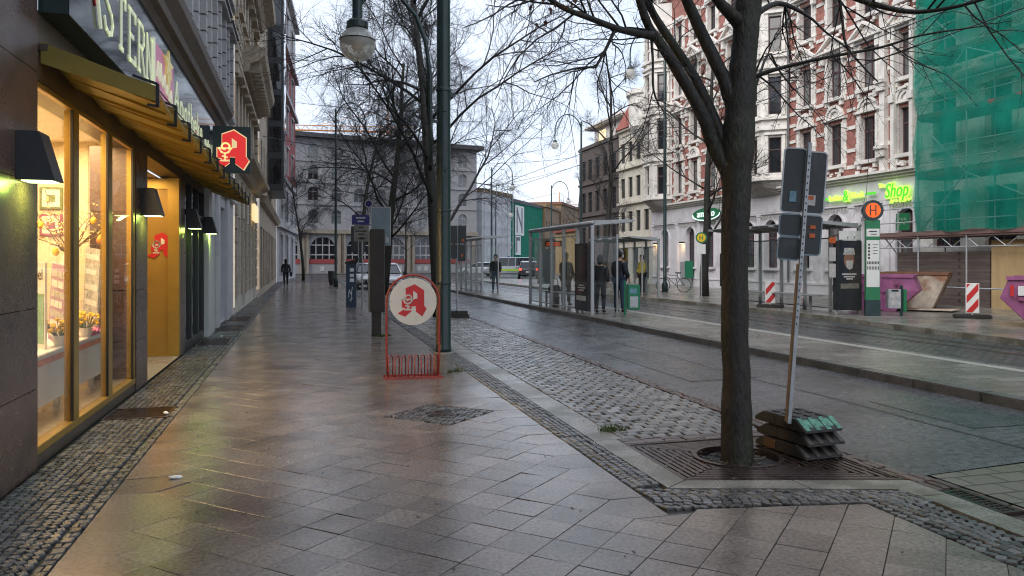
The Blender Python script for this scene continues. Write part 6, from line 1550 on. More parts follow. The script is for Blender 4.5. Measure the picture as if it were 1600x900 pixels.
for k, y in enumerate(arches):
    a, c = y-.52, y+.52
    n = 12
    for i in range(n):
        p = (y-.62*math.cos(math.pi*i/n), 2.98+.62*math.sin(math.pi*i/n)); q_ = (y-.62*math.cos(math.pi*(i+1)/n), 2.98+.62*math.sin(math.pi*(i+1)/n))
        p2 = (y-.53*math.cos(math.pi*i/n), 2.98+.53*math.sin(math.pi*i/n)); q2 = (y-.53*math.cos(math.pi*(i+1)/n), 2.98+.53*math.sin(math.pi*(i+1)/n)); b.prism([p2, q2, q_, p], bf, .001, .06)
    fbox(b, bf, a-.10, a-.01, .5, 2.98, .001, .06); fbox(b, bf, c+.01, c+.10, .5, 2.98, .001, .06)
    if y not in (26.2, 37.0): fbox(b, bf, a-.16, c+.16, 1.03, 1.14, .001, .16)
mids = [Y0+.12]+[(p+q_)/2 for p, q_ in zip(arches[:-1], arches[1:])]+[Y1-.2]
for y in mids: fbox(b, bf, y-.14, y+.14, .501, 3.7, .002, .09); fbox(b, bf, y-.17, y+.17, 3.7, 3.78, .001, .12)
fbox(b, bf, Y0, Y1, 3.79, 3.86, .001, .08)
G('ground_floor_trim', 'stucco_low', b)
b = MB(); y = Y0+.4
while y < Y1-.3: fbox(b, bf, y-.04, y+.04, 3.60, 3.70, .0915, .13) if not any(abs(y-m_) < .2 for m_ in mids) else None; y += .17
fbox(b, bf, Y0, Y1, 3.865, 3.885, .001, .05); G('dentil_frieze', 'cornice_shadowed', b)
b = MB()
for i, (z, w_, h_) in enumerate(((GFC,.10,.10),(GFC+.101,.22,.10),(GFC+.202,.34,.10))): fbox(b, bf, Y0, Y1, z, z+h_, -.05, w_)
G('main_cornice', 'stucco', b)
for a, c, lo, hi in gops:
    window(rb, bf, a, c, lo, hi, .2, .07, 1, (.62,) if lo else (.75,), 'win_frame', 'pane_curtain' if a % 2 > 1 else 'pane')
# upper storeys
cols_ = [24.2, 26.3, 28.3, 30.3, 36.5, 38.6, 40.6, 42.5]
lv = [(5.62,7.40),(8.55,10.28),(11.55,13.2),(14.4,15.9)]
uops = [(y-.43, y+.43, a, c) for y in cols_ for a, c in lv]
ZT = 18.2
bw = MB(); wall(bw, bf, Y0, Y1, GFC+.3, ZT, uops, .28, 1); bw.m = 1
q = random.Random(3)
b = MB()
for y in cols_:
    for k, (a, c) in enumerate(lv):
        for s in (-1, 1):
            u0 = y+s*.44; z = a-.25
            i = 0
            while z < c+.15:
                w_ = .27 if i % 2 else .235; p0, p1 = sorted((u0, u0+s*w_)); fbox(b, bf, p0, p1, z, min(z+.235, c+.15), .001, .052 if i % 2 else .045); z += .25; i += 1
            p0, p1 = sorted((y+s*.45, y+s*.56)); fbox(b, bf, p0, p1, a, c, .053, .10)
        fbox(b, bf, y-.62, y+.62, a-.16, a-.02, .001, .20)                        # sill
        for s in (-1, 1): fbox(b, bf, y+s*.45-.07, y+s*.45+.07, a-.36, a-.161, .001, .15)
        fbox(b, bf, y-.74, y+.74, c+.151, c+.25, .001, .16)
        if k == 0:
            n = 12
            for r0, r1, w_ in ((.0,.26,.03),(.30,.40,.10),(.44,.56,.14)):
                for i in range(n):
                    t0, t1 = math.pi*i/n, math.pi*(i+1)/n
                    b.prism([(y-r0*math.cos(t0), c+.25+r0*math.sin(t0)), (y-r0*math.cos(t1), c+.25+r0*math.sin(t1)), (y-r1*math.cos(t1), c+.25+r1*math.sin(t1)), (y-r1*math.cos(t0), c+.25+r1*math.sin(t0))] if r0 else [(y, c+.25), (y-r1*math.cos(t1), c+.25+r1*math.sin(t1)), (y-r1*math.cos(t0), c+.25+r1*math.sin(t0))], bf, .002, w_)
        elif k in (1, 2):
            b.prism([(y-.80,c+.26),(y+.80,c+.26),(y,c+.78)], bf, .001, .16); b.prism([(y-.92,c+.26),(y,c+.86),(y,c+.97),(y-.98,c+.34)], bf, .161, .34); b.prism([(y+.92,c+.26),(y+.98,c+.34),(y,c+.97),(y,c+.86)], bf, .161, .34)
            fbox(b, bf, y-.98, y+.98, c+.251, c+.335, .162, .33)
            for s in (-1, 1): fbox(b, bf, y+s*.70-.10, y+s*.70+.10, c-.2, c+.25, .08, .26)
            for i in range(16): u = y+q.uniform(-.5,.5); v = c+.30+q.random()*.3*(1-abs(u-y)/.6); fbox(b, bf, u-.05, u+.05, v, v+.07, .1605, .19+q.random()*.08)
        else: fbox(b, bf, y-.6, y+.6, c+.251, c+.4, .001, .2)
ws_mb = b
b = bw
for z in (5.35, 6.05, 7.0, 7.75, 8.30, 9.0, 9.9, 11.2, 12.0, 12.8, 14.1, 15.0, 16.0):
    for y0_, y1_ in ((Y0,Y0+.05),(24.98,25.2),(25.45,25.56),(27.05,27.55),(29.05,29.55),(31.05,31.6),(35.0,35.74),(37.28,37.84),(39.36,39.84),(41.36,41.74),(43.26,43.5)):
        fbox(b, bf, y0_, y1_, z, z+.15, .001, .045)
G('brick_wall', ['brick','stucco'], b)
b = MB()
for y in (25.34,):       # tall pilaster strip with stepped capitals
    fbox(b, bf, y-.14, y+.14, GFC+.31, ZT, .001, .22); 
    for z in (5.6, 8.2, 11.3, 14.0): fbox(b, bf, y-.2, y+.2, z, z+.3, .2201, .34); fbox(b, bf, y-.24, y+.24, z+.301, z+.42, .2202, .42)
for y in (23.8, 24.75): fbox(b, bf, y-.09, y+.09, GFC+.31, 10.9, .12, .26); fbox(b, bf, y-.13, y+.13, 7.6, 7.9, .2601, .34)
G('pilaster', 'stucco', b)
b = ws_mb; r = random.Random(9)
for z, h_ in ((5.08,.26),(8.0,.32),(10.95,.45),(13.75,.4)):
    for i in range(150):
        u = r.uniform(Y0+.1, Y1-.1)
        if 31.5 < u < 35.1: continue
        if any(abs(u-y) < .55 for y in cols_): 
            s = r.uniform(.04,.10); v = z+r.random()*h_*.6; fbox(b, bf, u-s, u+s, v, v+s*1.2, .06, .10+r.random()*.10)
G('window_surround', 'stucco', b)
for y in cols_:
    for k, (a, c) in enumerate(lv): window(rb, bf, y-.43, y+.43, a, c, .16, .065, 1, (.66,), 'win_frame', ('pane','pane_curtain')[int(y*3+k) % 2])
# oriel bays
def oriel(ya, yb, zbot, ztop, nm):
    d, e = .95, .75
    A_, B_, C_, D_ = (ya, 0), (ya+e, d), (yb-e, d), (yb, 0)
    b = MB(); pan = []; 
    for (p, q_) in ((A_,B_),(B_,C_),(C_,D_)):
        P_ = Vector((-p[1], p[0]-35, 0)); Q_ = Vector((-q_[1], q_[0]-35, 0)); U = (Q_-P_); l_ = U.length; U.normalize(); Nn = Vector((-U.y, U.x, 0))
        if Nn.x > 0: Nn = -Nn
        fr_ = frame(P_, U, (0,0,1), Nn); w2 = .29; 
        cs = [l_/2] if l_ < 1.4 else [l_*.3, l_*.7]
        o_ = [(c-w2, c+w2, a, e_) for c in cs for a, e_ in ((5.7,7.4),(8.5,10.3),(11.5,13.2),(14.2,15.8)) if e_ < ztop]
        wall(b, fr_, 0, l_, zbot, ztop, o_, .2); pan.append((fr_, o_, l_))
    bo = G('oriel_bay', 'stucco', b)
    b = MB(); rr = random.Random(int(ya))
    for fr_, o_, l_ in pan:
        for z in (zbot, 7.75, 8.25, 10.7, 11.2, 13.6, 14.0):
            if z < ztop: fbox(b, fr_, -.05, l_+.05, z, z+.12, .001, .16)
        for a, c, z0, z1 in o_:
            for s, u in ((-1,a),(1,c)): p0, p1 = sorted((u+s*.02, u+s*.17)); fbox(b, fr_, p0, p1, z0-.05, z1+.1, .001, .10); fbox(b, fr_, p0-.02, p1+.02, z0+(z1-z0)*.3, z0+(z1-z0)*.38, .1001, .15)
            fbox(b, fr_, a-.2, c+.2, z1+.11, z1+.22, .001, .16)
            for i in range(8): u = rr.uniform(a, c); v = z1+.35+rr.random()*.35; fbox(b, fr_, u-.06, u+.06, v, v+.09, .001, .05+rr.random()*.05)
    b.build('oriel_trim', 'stucco', bo)
    for fr_, o_, l_ in pan:
        for a, c, z0, z1 in o_: window(rb, fr_, a, c, z0, z1, .13, .055, 0 if c-a < .7 else 1, (.66,), 'win_frame', 'pane')
    b = MB()
    prev = None
    for z, f in ((zbot-.62,.12),(zbot-.48,.45),(zbot-.3,.78),(zbot-.1,.97),(zbot,1.02)):
        ring = [(-0.0, ya+(1-f)*.5-35, z), (-d*f, ya+e*(1.0)+(1-f)*.3-35, z), (-d*f, yb-e-(1-f)*.3-35, z), (0, yb-(1-f)*.5-35, z)]
        if prev: b.add(prev+ring, [(0,1,5,4),(1,2,6,5),(2,3,7,6)])
        else: b.add(ring, [(0,1,2,3)])
        prev = ring
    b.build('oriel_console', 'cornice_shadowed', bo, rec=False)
    b = MB(); b.add([(0,ya-35,ztop),(-d,ya+e-35,ztop),(-d,yb-e-35,ztop),(0,yb-35,ztop)], [(0,1,2,3)]); b.build('oriel_roof', 'zinc', bo, rec=False)
oriel(31.65, 34.95, 5.35, 17.6, 'oriel'); oriel(43.5, 46.25, 5.35, 17.6, 'oriel')
b = MB(); b.rod((-.12, 31.5-35, 0.5), (-.12, 31.5-35, 17.5), .05, 8); b.build('downpipe', 'zinc', rb)
b = MB()
for i, (z, w_, h_) in enumerate(((ZT,.2,.2),(ZT+.2,.45,.18),(ZT+.38,.7,.2))): fbox(b, bf, Y0, Y1, z, z+h_, -.1, w_)
y = Y0+.3
while y < Y1: fbox(b, bf, y-.1, y+.1, ZT-.35, ZT-.001, .001, .35); y += .55
G('eaves_cornice', 'stucco', b)
b = MB(); b.add([(-.5,Y0-35,ZT+.59),(-.5,Y1-35,ZT+.59),(2.4,Y1-35,ZT+3),(2.4,Y0-35,ZT+3)], [(0,1,2,3)]); b.add([(0,Y1-35,0),(12,Y1-35,0),(12,Y1-35,ZT+.5),(0,Y1-35,ZT+.5)], [(0,1,2,3)]); G('roof', 'rooftile', b, rec=False)
def ws(y, z): return frame((BX-.13, y, z), (0,-1,0), (0,0,1), (-1,0,0))
t = thing('kiosk_sign', 'glowing green lettering Imbiss & Kiosk on the pale wall above the arches', 'sign', (BX-.13, 27.5, 4.3))
def wsl(v=0): return frame((0,0,0), (0,-1,0), (0,0,1), (-1,0,0))
w_ = wsl()
b = MB(); text_mb(b, 'Imbiss', w_, -.62, 0, .34, .05, 1.0, bold=.012); b.build('lettering', 'neon_green', t)
b = MB(); text_mb(b, 'Kiosk', w_, .70, .03, .34, .05, 1.0, bold=.012); b.build('lettering', 'neon_green', t)
b = MB(); text_mb(b, '&', w_, .06, .03, .66, .05, .9, bold=.03); b.build('ampersand_halo', 'neon_green', t)
b = MB(); text_mb(b, '&', w_, .06, .03, .62, .03, .9, .051); b.build('ampersand', 'neon_core', t)
b = MB(); fbox(b, w_, -1.45, -1.14, -.06, .04, 0, .05); fbox(b, w_, 1.28, 1.75, -.02, .08, 0, .05); b.build('green_bar', 'neon_core', t)
t = thing('shop_sign', 'bright green glowing sign The Shop beside the green scaffold net', 'sign', (BX-.13, 24.65, 4.2))
b = MB(); text_mb(b, 'Shop', w_, .05, .12, .78, .05, .78, bold=.05, shear=.25); b.build('letter_halo', 'neon_green', t)
b = MB(); text_mb(b, 'Shop', w_, .05, .12, .78, .03, .78, .051, shear=.25, bold=.0); b.build('lettering', 'neon_core', t)
b = MB(); text_mb(b, 'The', w_, -.75, .38, .22, .05, 1.0, bold=.01); b.build('small_lettering', 'neon_green', t)
b = MB(); strokes(b, [[(-.3,-.33),(-.24,-.22),(-.18,-.34),(-.1,-.23)],[(-.02,-.3),(.06,-.3),(.0,-.22)],[(.2,-.33),(.2,-.2),(.3,-.2),(.2,-.27)],[(.36,-.3),(.46,-.24),(.5,-.3),(.6,-.22),(.66,-.29),(.76,-.2)]], w_, 0, 0, 1, 1, .05, 0, .04); b.build('small_script', 'neon_green', t)
t = thing('green_sign_box', 'small green square sign box in the arched window by the scaffold', 'sign', (BX-.2, 24.2, 3.1))
b = MB(); fbox(b, w_, -.3, .3, -.32, .32, 0, .08); b.build('box', 'stopgreen', t)
b = MB(); strokes(b, [[(-.18,.06),(-.05,.16),(0,0),(.1,.14),(.2,.05)],[(-.1,-.1),(.0,.0),(.12,-.1)]], w_, 0, 0, 1, 1, .05, .081, .09); b.build('emblem', 'leaflet_green', t)
t = thing('amarko_sign', 'oval white neon pub sign over the arched door far along the pale wall', 'sign', (BX-.2, 38.9, 4.25))
b = MB(); n = 32; b.prism([(1.55*math.cos(6.2832*i/n), .36*math.sin(6.2832*i/n)) for i in range(n)], w_, 0, .05); b.build('oval_board', 'stopgreen', t)
b = MB(); text_mb(b, 'amarko', w_, 0, .03, .58, .04, 1.1, .051); b.build('lettering', 'neon_white', t)
b = MB(); strokes(b, [[(1.5*math.cos(6.2832*i/n), .34*math.sin(6.2832*i/n)) for i in range(n//2, n+1)]], w_, 0, 0, 1, 1, .06, .051, .08); b.build('neon_tube', 'neon_white', t)
def warm_lamp(y, label):
    t = thing('facade_lamp', label, 'wall lamp', (BX-.1, y, 2.72), 0, 'warm wall lamps on the pale ground floor')
    b = MB(); b.box(-.14,.099,-.12,.12,-.05,.05); b.build('housing', 'black', t)
    b = MB(); b.box(-.12,.05,-.1,.1,-.06,-.051); b.build('lens', 'lamp_warm', t)
    area('facade_lamp_light', (BX-.2, y, 2.65), .15, .2, 2.2, (1., .6, .25))
warm_lamp(42.0, 'warm wall lamp right of the arched door below the white neon sign'); warm_lamp(45.6, 'warm wall lamp at the left end of the pale ground floor')
t = thing('service_cabinet', 'grey and green cabinet against the pale wall under the warm lamp', 'cabinet', (BX-.4, 40.9, .118))
b = MB(); b.box(-.25,.25,-.3,.3,.5,1.45); b.build('cabinet', 'galv', t, bevel=.01)
b = MB(); b.box(-.2,.2,-.25,.25,0,.499); b.build('foot', 'shelter', t); b = MB(); b.box(-.26,.26,-.34,-.301,.5,1.5); b.build('green_side', 'bingreen', t)

# ------------------------------------------------------------------ house behind scaffold, scaffold, hoarding
sh = thing('scaffolded_house', 'stone house hidden behind the green scaffold net', 'building', (BX, 15, .118))
fr5 = frame((0, -15, 0), (0,1,0), (0,0,1), (-1,0,0))
cs = [2.0, 4.6, 7.2, 9.8, 12.4, 15.0, 17.6, 20.2, 22.4]
ops = [(y-.5, y+.5, a, a+1.8) for y in cs for a in (5.6, 8.5, 11.5, 14.4)]+[(y-.6, y+.6, 2.0, 4.0) for y in cs]
b = MB(); wall(b, fr5, -12, Y0-.005, 0, 18, ops, .3); b.build('front_wall', 'stucco', sh)
b = MB()
for y in cs:
    for a in (5.6, 8.5, 11.5, 14.4): fbox(b, fr5, y-.75, y+.75, a+1.85, a+2.1, .001, .25); fbox(b, fr5, y-.7, y+.7, a-.2, a-.02, .001, .2); fbox(b, fr5, y-.68, y-.51, a, a+1.8, .001, .1); fbox(b, fr5, y+.51, y+.68, a, a+1.8, .001, .1)
for z in (4.8, 7.9, 10.8, 13.8): fbox(b, fr5, -12, Y0-.01, z, z+.2, .001, .18)
b.build('stone_trim', 'stucco', sh)
for y in cs:
    for a in (5.6, 8.5, 11.5, 14.4): window(sh, fr5, y-.5, y+.5, a, a+1.8, .16, .07, 1, (.66,), 'win_frame', 'pane')
    window(sh, fr5, y-.6, y+.6, 2.0, 4.0, .16, .07, 1, (), 'win_frame', 'pane')
sf_ = thing('scaffold', 'tall steel tube scaffold with plank decks standing on the far pavement', 'scaffold', (20.6, 17, .118))
LV = [2.35+2.0*k for k in range(8)]
posts = [24.1, 21.9, 19.9, 17.6, 15.3, 13.0, 10.7, 8.4, 6.0]
for y in posts:
    for x in (0, 1.15):
        if y == 24.1 and False: continue
        b = MB(); b.rod((x, y-17, 0), (x, y-17, 17.2 if y < 23 else 3.4), .026, 8); b.build('standard', 'galv', sf_, rec=False)
        b = MB(); b.box(x-.09, x+.09, y-17-.09, y-17+.09, 0, .012); b.build('foot_plate', 'galv', sf_, rec=False)
b = MB()
for z in LV:
    for dz in (.5, 1.0):
        b.rod((0, 24.1-17 if z < 3 else 4.9, z+dz), (0, -11, z+dz), .024, 6)
    b.rod((1.15, 7.1 if z < 3 else 4.9, z-.05), (1.15, -11, z-.05), .024, 6)
b.rod((0, 7.1, .62), (0, -11, .62), .024, 6)
b.build('ledger', 'galv', sf_, rec=False)
b = MB()
for k, z in enumerate(LV[1:]):
    for j in range(3):
        y = [21.9, 19.9, 15.3][j]; y2 = [19.9, 15.3, 10.7][j]
        if (k+j) % 2: y, y2 = y2, y
        b.rod((-.03, y-17, z-2), (-.03, y2-17, z), .022, 6)
b.rod((.6, 7.1, 2.3), (.6, 5.9, 1.1), .022, 6)
for j in range(9):      # lattice girder under the deck
    y = 24.0-1.0*j; b.rod((.05, y-17, 2.3), (.05, y-.5-17, 1.95), .015, 5); b.rod((.05, y-.5-17, 1.95), (.05, y-1.-17, 2.3), .015, 5)
b.rod((.05, 7.0, 1.95), (.05, -2, 1.95), .02, 5)
b.build('brace', 'galv', sf_, rec=False)
for k, z in enumerate(LV):
    b = MB()
    for i in range(4): b.box(-.02+.3*i, .27+.3*i, -11, 7.1 if k == 0 else 4.9, z-.06, z)
    b.box(-.05, -.021, -11, 7.1 if k == 0 else 4.9, z, z+.15); b.build('plank_deck', 'plank' if k == 0 else 'hoard', sf_, rec=False)
nt_ = thing('scaffold_net', 'translucent green net stretched over the scaffold front', 'scaffold net', (20.5, 17, 2.6))
b = MB(); q = random.Random(2); nu, nv = 60, 40
def netp(i, j):
    y = -11+15.9*i/nu; z = 14.6*j/nv; return (.05*math.sin(i*1.7+j*.6)+.03*math.sin(j*1.3-i*.4)+q.uniform(-.025,.025)-.10*math.sin(math.pi*((j/5.48) % 1)), y, z+(.05*math.sin(i*.9) if j == 0 else 0))
vs = [netp(i, j) for i in range(nu+1) for j in range(nv+1)]
b.add(vs, [(i*(nv+1)+j, (i+1)*(nv+1)+j, (i+1)*(nv+1)+j+1, i*(nv+1)+j+1) for i in range(nu) for j in range(nv)]); b.build('front_net', 'net', nt_, smooth=True, rec=False)
b = MB(); vs = [(1.6*i/8, 4.91+.03*math.sin(i*2+j*.5), 14.6*j/nv) for i in range(9) for j in range(nv+1)]
b.add(vs, [(i*(nv+1)+j, (i+1)*(nv+1)+j, (i+1)*(nv+1)+j+1, i*(nv+1)+j+1) for i in range(8) for j in range(nv)]); b.build('side_net', 'net', nt_, smooth=True, rec=False)
b = MB(); b.box(0, .06, 19.4, 23.3, 0, 1.8); o = b.build('board_hoarding', 'hoard'); o.location = (21.0, 0, .118); tag(o, 'dark brown timber board hoarding under the scaffold', 'hoarding')
b = MB()
for y0_, y1_ in ((8,10.4),(10.41,12.9),(12.91,15.3),(15.31,17.4),(17.41,19.3)): b.box(0, .04, y0_, y1_, 0, 2.15)
o = b.build('plywood_hoarding', 'ply'); o.location = (20.95, 0, .118); tag(o, 'pale plywood hoarding right of the dark boards', 'hoarding')

# ------------------------------------------------------------------ skips and beacons
def skip_(name, label, loc, rz, L_, W_, H_, m, mi, group=None, tilt=0):
    t = thing(name, label, 'skip', loc, rz, group); T_ = .05; 
    M4 = Matrix.Rotation(tilt, 4, 'X')
    def ring(l, w, z): return [(-l/2,-w/2,z),(l/2,-w/2,z),(l/2,w/2,z),(-l/2,w/2,z)]
    b = MB(); b.T = M4
    o_ = [ring(L_*.52, W_*.8, 0), ring(L_*.72, W_*.92, H_*.42), ring(L_, W_, H_*.62), ring(L_*.985, W_, H_)] if m == 'skip' else [ring(L_*.55, W_*.8, 0), ring(L_*.8, W_*.9, H_*.5), ring(L_, W_, H_*.9), ring(L_, W_, H_)]
    if m == 'skip': o_ = [ring(L_*.46, W_*.85, 0), ring(L_*.98, W_, H_*.60), ring(L_*.84, W_, H_)]
    i_ = [[(x*.94, y*.92, z) for x, y, z in o_[-1]], [(x*.9, y*.88, .06) for x, y, z in o_[0]]]
    rs = o_+i_; vs = [p for r_ in rs for p in r_]
    b.add(vs, [(3,2,1,0)]+[(k*4+i, k*4+(i+1) % 4, (k+1)*4+(i+1) % 4, (k+1)*4+i) for k in range(len(rs)-1) for i in range(4)]+[tuple((len(rs)-1)*4+i for i in range(4))]); b.build('hull', m, t, bevel=.012)
    b = MB(); b.T = M4; l, w = o_[-1][1][0]*2, o_[-1][2][1]*2
    for s in (-1, 1): b.box(-l/2-.03, l/2+.03, s*w/2-.04, s*w/2+.05, H_-.02, H_+.06); b.box(s*l/2-.04, s*l/2+.04, -w/2+.04, w/2-.041, H_-.015, H_+.055)
    b.build('rim', mi, t)
    b = MB(); b.T = M4
    for s in (-1, 1):
        b.box(-l*.40, l*.40, s*w/2+.0*s-.03, s*w/2+.03, H_*.55, H_*.63)
        for u in (-.28, .1): b.bar((l*u, s*w*.455, .04), (l*u, s*(w/2+.02), H_*.97), .06, .06)
        b.rod((-l*.15, s*w/2, H_*.80), (-l*.15, s*(w/2+.14), H_*.80), .04, 8); b.rod((l*.3, s*w/2, H_*.80), (l*.3, s*(w/2+.14), H_*.80), .04, 8)
    if m == 'skip': b.build('rib', m, t)
    if m == 'skip':
        b = MB(); b.box(-l*.40, -l*.24, -w/2-.056, -w/2-.05, H_*.66, H_*.86); b.build('sticker', 'paper_white', t)
        b = MB(); b.box(-l*.475, -l*.44, -w/2-.057, -w/2-.051, H_*.64, H_*.88); b.build('warning_stripe', 'beacon_red', t)
    return t
skip_('skip', 'magenta steel skip behind the stop column and the small stickered bin', (16.9, 19.6, .118), R(-48), 2.45, 1.3, 1.02, 'skip', 'skip', 'magenta skips on the far pavement')
skip_('skip', 'magenta steel skip cut by the right edge of the picture', (16.45, 13.3, .118), R(-55), 2.3, 1.3, 1.08, 'skip', 'skip', 'magenta skips on the far pavement')
skip_('rusty_skip', 'rusty pale streaked open skip between the magenta skip and the dark boards', (19.0, 20.3, .118), R(-50), 1.9, 1.4, 1.08, 'rust', 'rust_dark')
b = MB(); b.prism([(-.9,-.5),(.85,-.6),(1.0,.35),(.2,.6),(-.8,.4)], lambda u, v, w_: (u, v, w_+.05*abs(u)), 0, .025); o = b.build('rusty_plate', 'rust'); o.location = (17.9, 18.9, .122); o.rotation_euler.z = R(-50); tag(o, 'flat bent rusty steel sheet lying on the pavement before the rusty skip', 'steel plate')
def beacon(x, y, label, h=.78, rz=-.6):
    t = thing('beacon', label, 'beacon', (x, y, .118), rz, 'red and white striped beacons')
    b = MB(); b.box(-.42,.42,-.2,.2,0,.09); b.build('rubber_foot', 'rubber', t, bevel=.02)
    bf_ = frame((0,-.02,.13), (1,0,0), (0,0,1), (0,-1,0)); w2 = .155
    b = MB(); fbox(b, bf_, -w2, w2, 0, h, -.02, .02); b.rod((0,0,.09), (0,0,.13), .03, 8); b.build('panel', 'beacon_white', t, bevel=.006)
    b = MB(); s_ = .20; sl = .17
    for k in range(-1, 3):
        z0 = k*2*s_+.02; pts = [(-w2+.02,z0-sl),(w2-.02,z0+sl),(w2-.02,z0+sl+s_),(-w2+.02,z0-sl+s_)]
        # keep the stripe inside the panel
        def cl(poly, zc, up):
            out = []
            for (a, c), (d, e) in zip(poly, poly[1:]+poly[:1]):
                i1 = (c <= zc) == up; i2 = (e <= zc) == up
                if i1: out.append((a, c))
                if i1 != i2: f = (zc-c)/(e-c); out.append((a+(d-a)*f, zc))
            return out
        p_ = cl(pts, h-.02, True); p_ = cl(p_, .02, False) if len(p_) > 2 else p_
        if len(p_) > 2: b.prism(p_, bf_, .0201, .024)
    b.build('red_stripe', 'beacon_red', t)
beacon(16.85, 16.1, 'red and white striped beacon on a rubber foot before the dark boards'); beacon(14.55, 21.6, 'red and white striped beacon standing inside the far shelter', .7)
# ------------------------------------------------------------------ right row beyond the brick house
cw = thing('cream_house', 'cream house with a red tiled roof between brick house and dark house', 'building', (BX, 49, .1))
fr6 = frame((0, -49, 0), (0,1,0), (0,0,1), (-1,0,0))
ops = [(y-.38, y+.38, a, a+1.4) for y in (47.2, 48.5, 49.8, 51.1) for a in (3.6, 6.0, 8.5)]+[(y-.5, y+.5, .3, 2.4) for y in (47.3, 49, 50.7)]
b = MB(); wall(b, fr6, 46.32, 51.8, 0, 10.9, ops, .2); b.build('front_wall', 'cream', cw)
for o_ in ops: window(cw, fr6, *o_, .12, .07, 1, (.66,), 'frame_dark', 'pane')
b = MB()
for z in (3.0, 5.5, 8.0, 10.75): fbox(b, fr6, 46.33, 51.8, z, z+.16, .001, .2)
b.build('string_course', 'cream', cw)
b = MB(); b.add([(-.3,46.33-49,10.9),(-.3,51.8-49,10.9),(1.2,51.8-49,13.6),(1.2,46.33-49,13.6)], [(0,1,2,3)]); b.add([(-.3,51.8-49,10.9),(1.2,51.8-49,13.6),(1.2,51.8-49,10.9)], [(0,1,2)]); b.build('tiled_roof', 'rooftile', cw, rec=False)
b = MB(); b.lathe([(1.0,9.6),(1.5,10.4),(1.55,12.4),(1.7,12.5),(1.7,12.8)], (.3,47.0-49,0), 20); b.build('round_oriel', 'stucco', cw)
gb = thing('dark_brick_house', 'dark grey brick house with a white terrace roof storey', 'building', (BX, 56, .1))
fr7 = frame((0, -56, 0), (0,1,0), (0,0,1), (-1,0,0))
ops = [(y-.45, y+.45, a, a+1.6) for y in (52.8, 54.4, 56.0, 57.6, 59.0) for a in (2.9, 5.4, 8.0)]
b = MB(); wall(b, fr7, 51.81, 60, 0, 10.8, ops, .2); b.add([(0,4,0),(14,4,0),(14,4,10.8),(0,4,10.8)], [(0,1,2,3)]); b.build('front_wall', 'greybrick', gb)
for o_ in ops: window(gb, fr7, *o_, .12, .07, 1, (.66,), 'frame_dark', 'pane')
b = MB()
for z in (5.05, 7.6, 10.5): fbox(b, fr7, 51.82, 60, z, z+.16, .001, .12)
b.build('string_course', 'greybrick', gb)
b = MB(); b.box(.8, 10, -4, 2.6, 10.81, 12.2); b.build('roof_storey', 'stucco', gb)
b = MB(); b.box(.2, 11, -4.1, 3.6, 12.201, 12.5); b.build('roof_slab', 'stucco', gb, bevel=.1)
b = MB(); b.box(.78, .799, .2, 1.6, 11.0, 11.9); b.build('terrace_window', 'litsign', gb)
# ------------------------------------------------------------------ grey building across the square
def facade_house(name, label, A, B, h, m, rows, pitch, ww, wh, loc=None, arched=None, ground=None, stone=None, depth=14, roofm='roof_dark', over=.8, rec=.25, lwin='pane', frm='frame_white'):
    A = Vector((*A, 0)); B = Vector((*B, 0)); U = B-A; Ln = U.length; U.normalize(); Nn = Vector((U.y, -U.x, 0))
    t = thing(name, label, 'building', tuple(A)); f = frame((0,0,0), U, (0,0,1), Nn)
    n = int(Ln/pitch); off = (Ln-n*pitch)/2+pitch/2; ops = []
    for i in range(n):
        for z in rows: ops.append((off+i*pitch-ww/2, off+i*pitch+ww/2, z, z+wh))
    if ground:
        gp, gw, g0, g1 = ground; gn = int(Ln/gp); go = (Ln-gn*gp)/2+gp/2; gops = [(go+i*gp-gw/2, go+i*gp+gw/2, g0, g1) for i in range(gn)]
    else: gops = []
    b = MB(); wall(b, f, 0, Ln, 0, h, ops+gops, rec)
    if arched:
        for o in ops: arch_fill(b, f, o[0], o[1], o[3], ww*.5, rec)
    for o in gops: arch_fill(b, f, o[0], o[1], o[3], o[1]*.5-o[0]*.5 if arched else .6, rec)
    b.build('front_wall', m, t)
    for o in ops: window(t, f, *o, rec*.6, .07, 1, (.66,), m if name == 'square_building' else frm, 'pane_curtain' if (o[0]*7+o[2]) % 2 > .8 else lwin)
    for o in gops: window(t, f, *o, rec*.8, .12, 3, (.35,.7), 'facade_grey', 'pane', nm='arched_window')
    back = [f(0,0,-depth), f(Ln,0,-depth)]
    b = MB(); b.add([f(0,0), f(0,0,-depth), f(0,h,-depth), f(0,h)], [(0,1,2,3)]); b.add([f(Ln,0), f(Ln,0,-depth), f(Ln,h,-depth), f(Ln,h)], [(0,1,2,3)]); b.add([f(0,0,-depth), f(Ln,0,-depth), f(Ln,h,-depth), f(0,h,-depth)], [(0,1,2,3)]); b.build('side_wall', m, t, rec=False)
    b = MB(); b.prism([(-over, 0), (Ln+over, 0), (Ln+over, depth+over), (-over, depth+over)], lambda u, v, w_: f(u, w_, over-v), h, h+.55); b.build('roof', roofm, t)
    return t, f, Ln, gops
cb, f8, L8, gops = facade_house('square_building', 'long grey building with dark roof and arched ground floor across the square', (-9, 94.4), (23.2, 102.6), 16.7, 'far_grey', (6.2, 9.0, 11.6, 14.2), 2.9, 1.3, 1.75, arched=True, ground=(4.6, 3.3, 1.2, 4.6))
b = MB()
for a, c, lo, hi in gops:
    for u in (a-.5, c+.5): fbox(b, f8, u-.32, u+.32, 0, 5.0, .001, .35)
fbox(b, f8, 0, L8, 5.0, 5.5, .001, .5); b.build('stone_column', 'far_stone', cb)
b = MB()
for z in (8.5, 11.2, 13.8): fbox(b, f8, 0, L8, z, z+.2, .001, .12)
b.build('string_course', 'far_grey', cb)
b = MB()
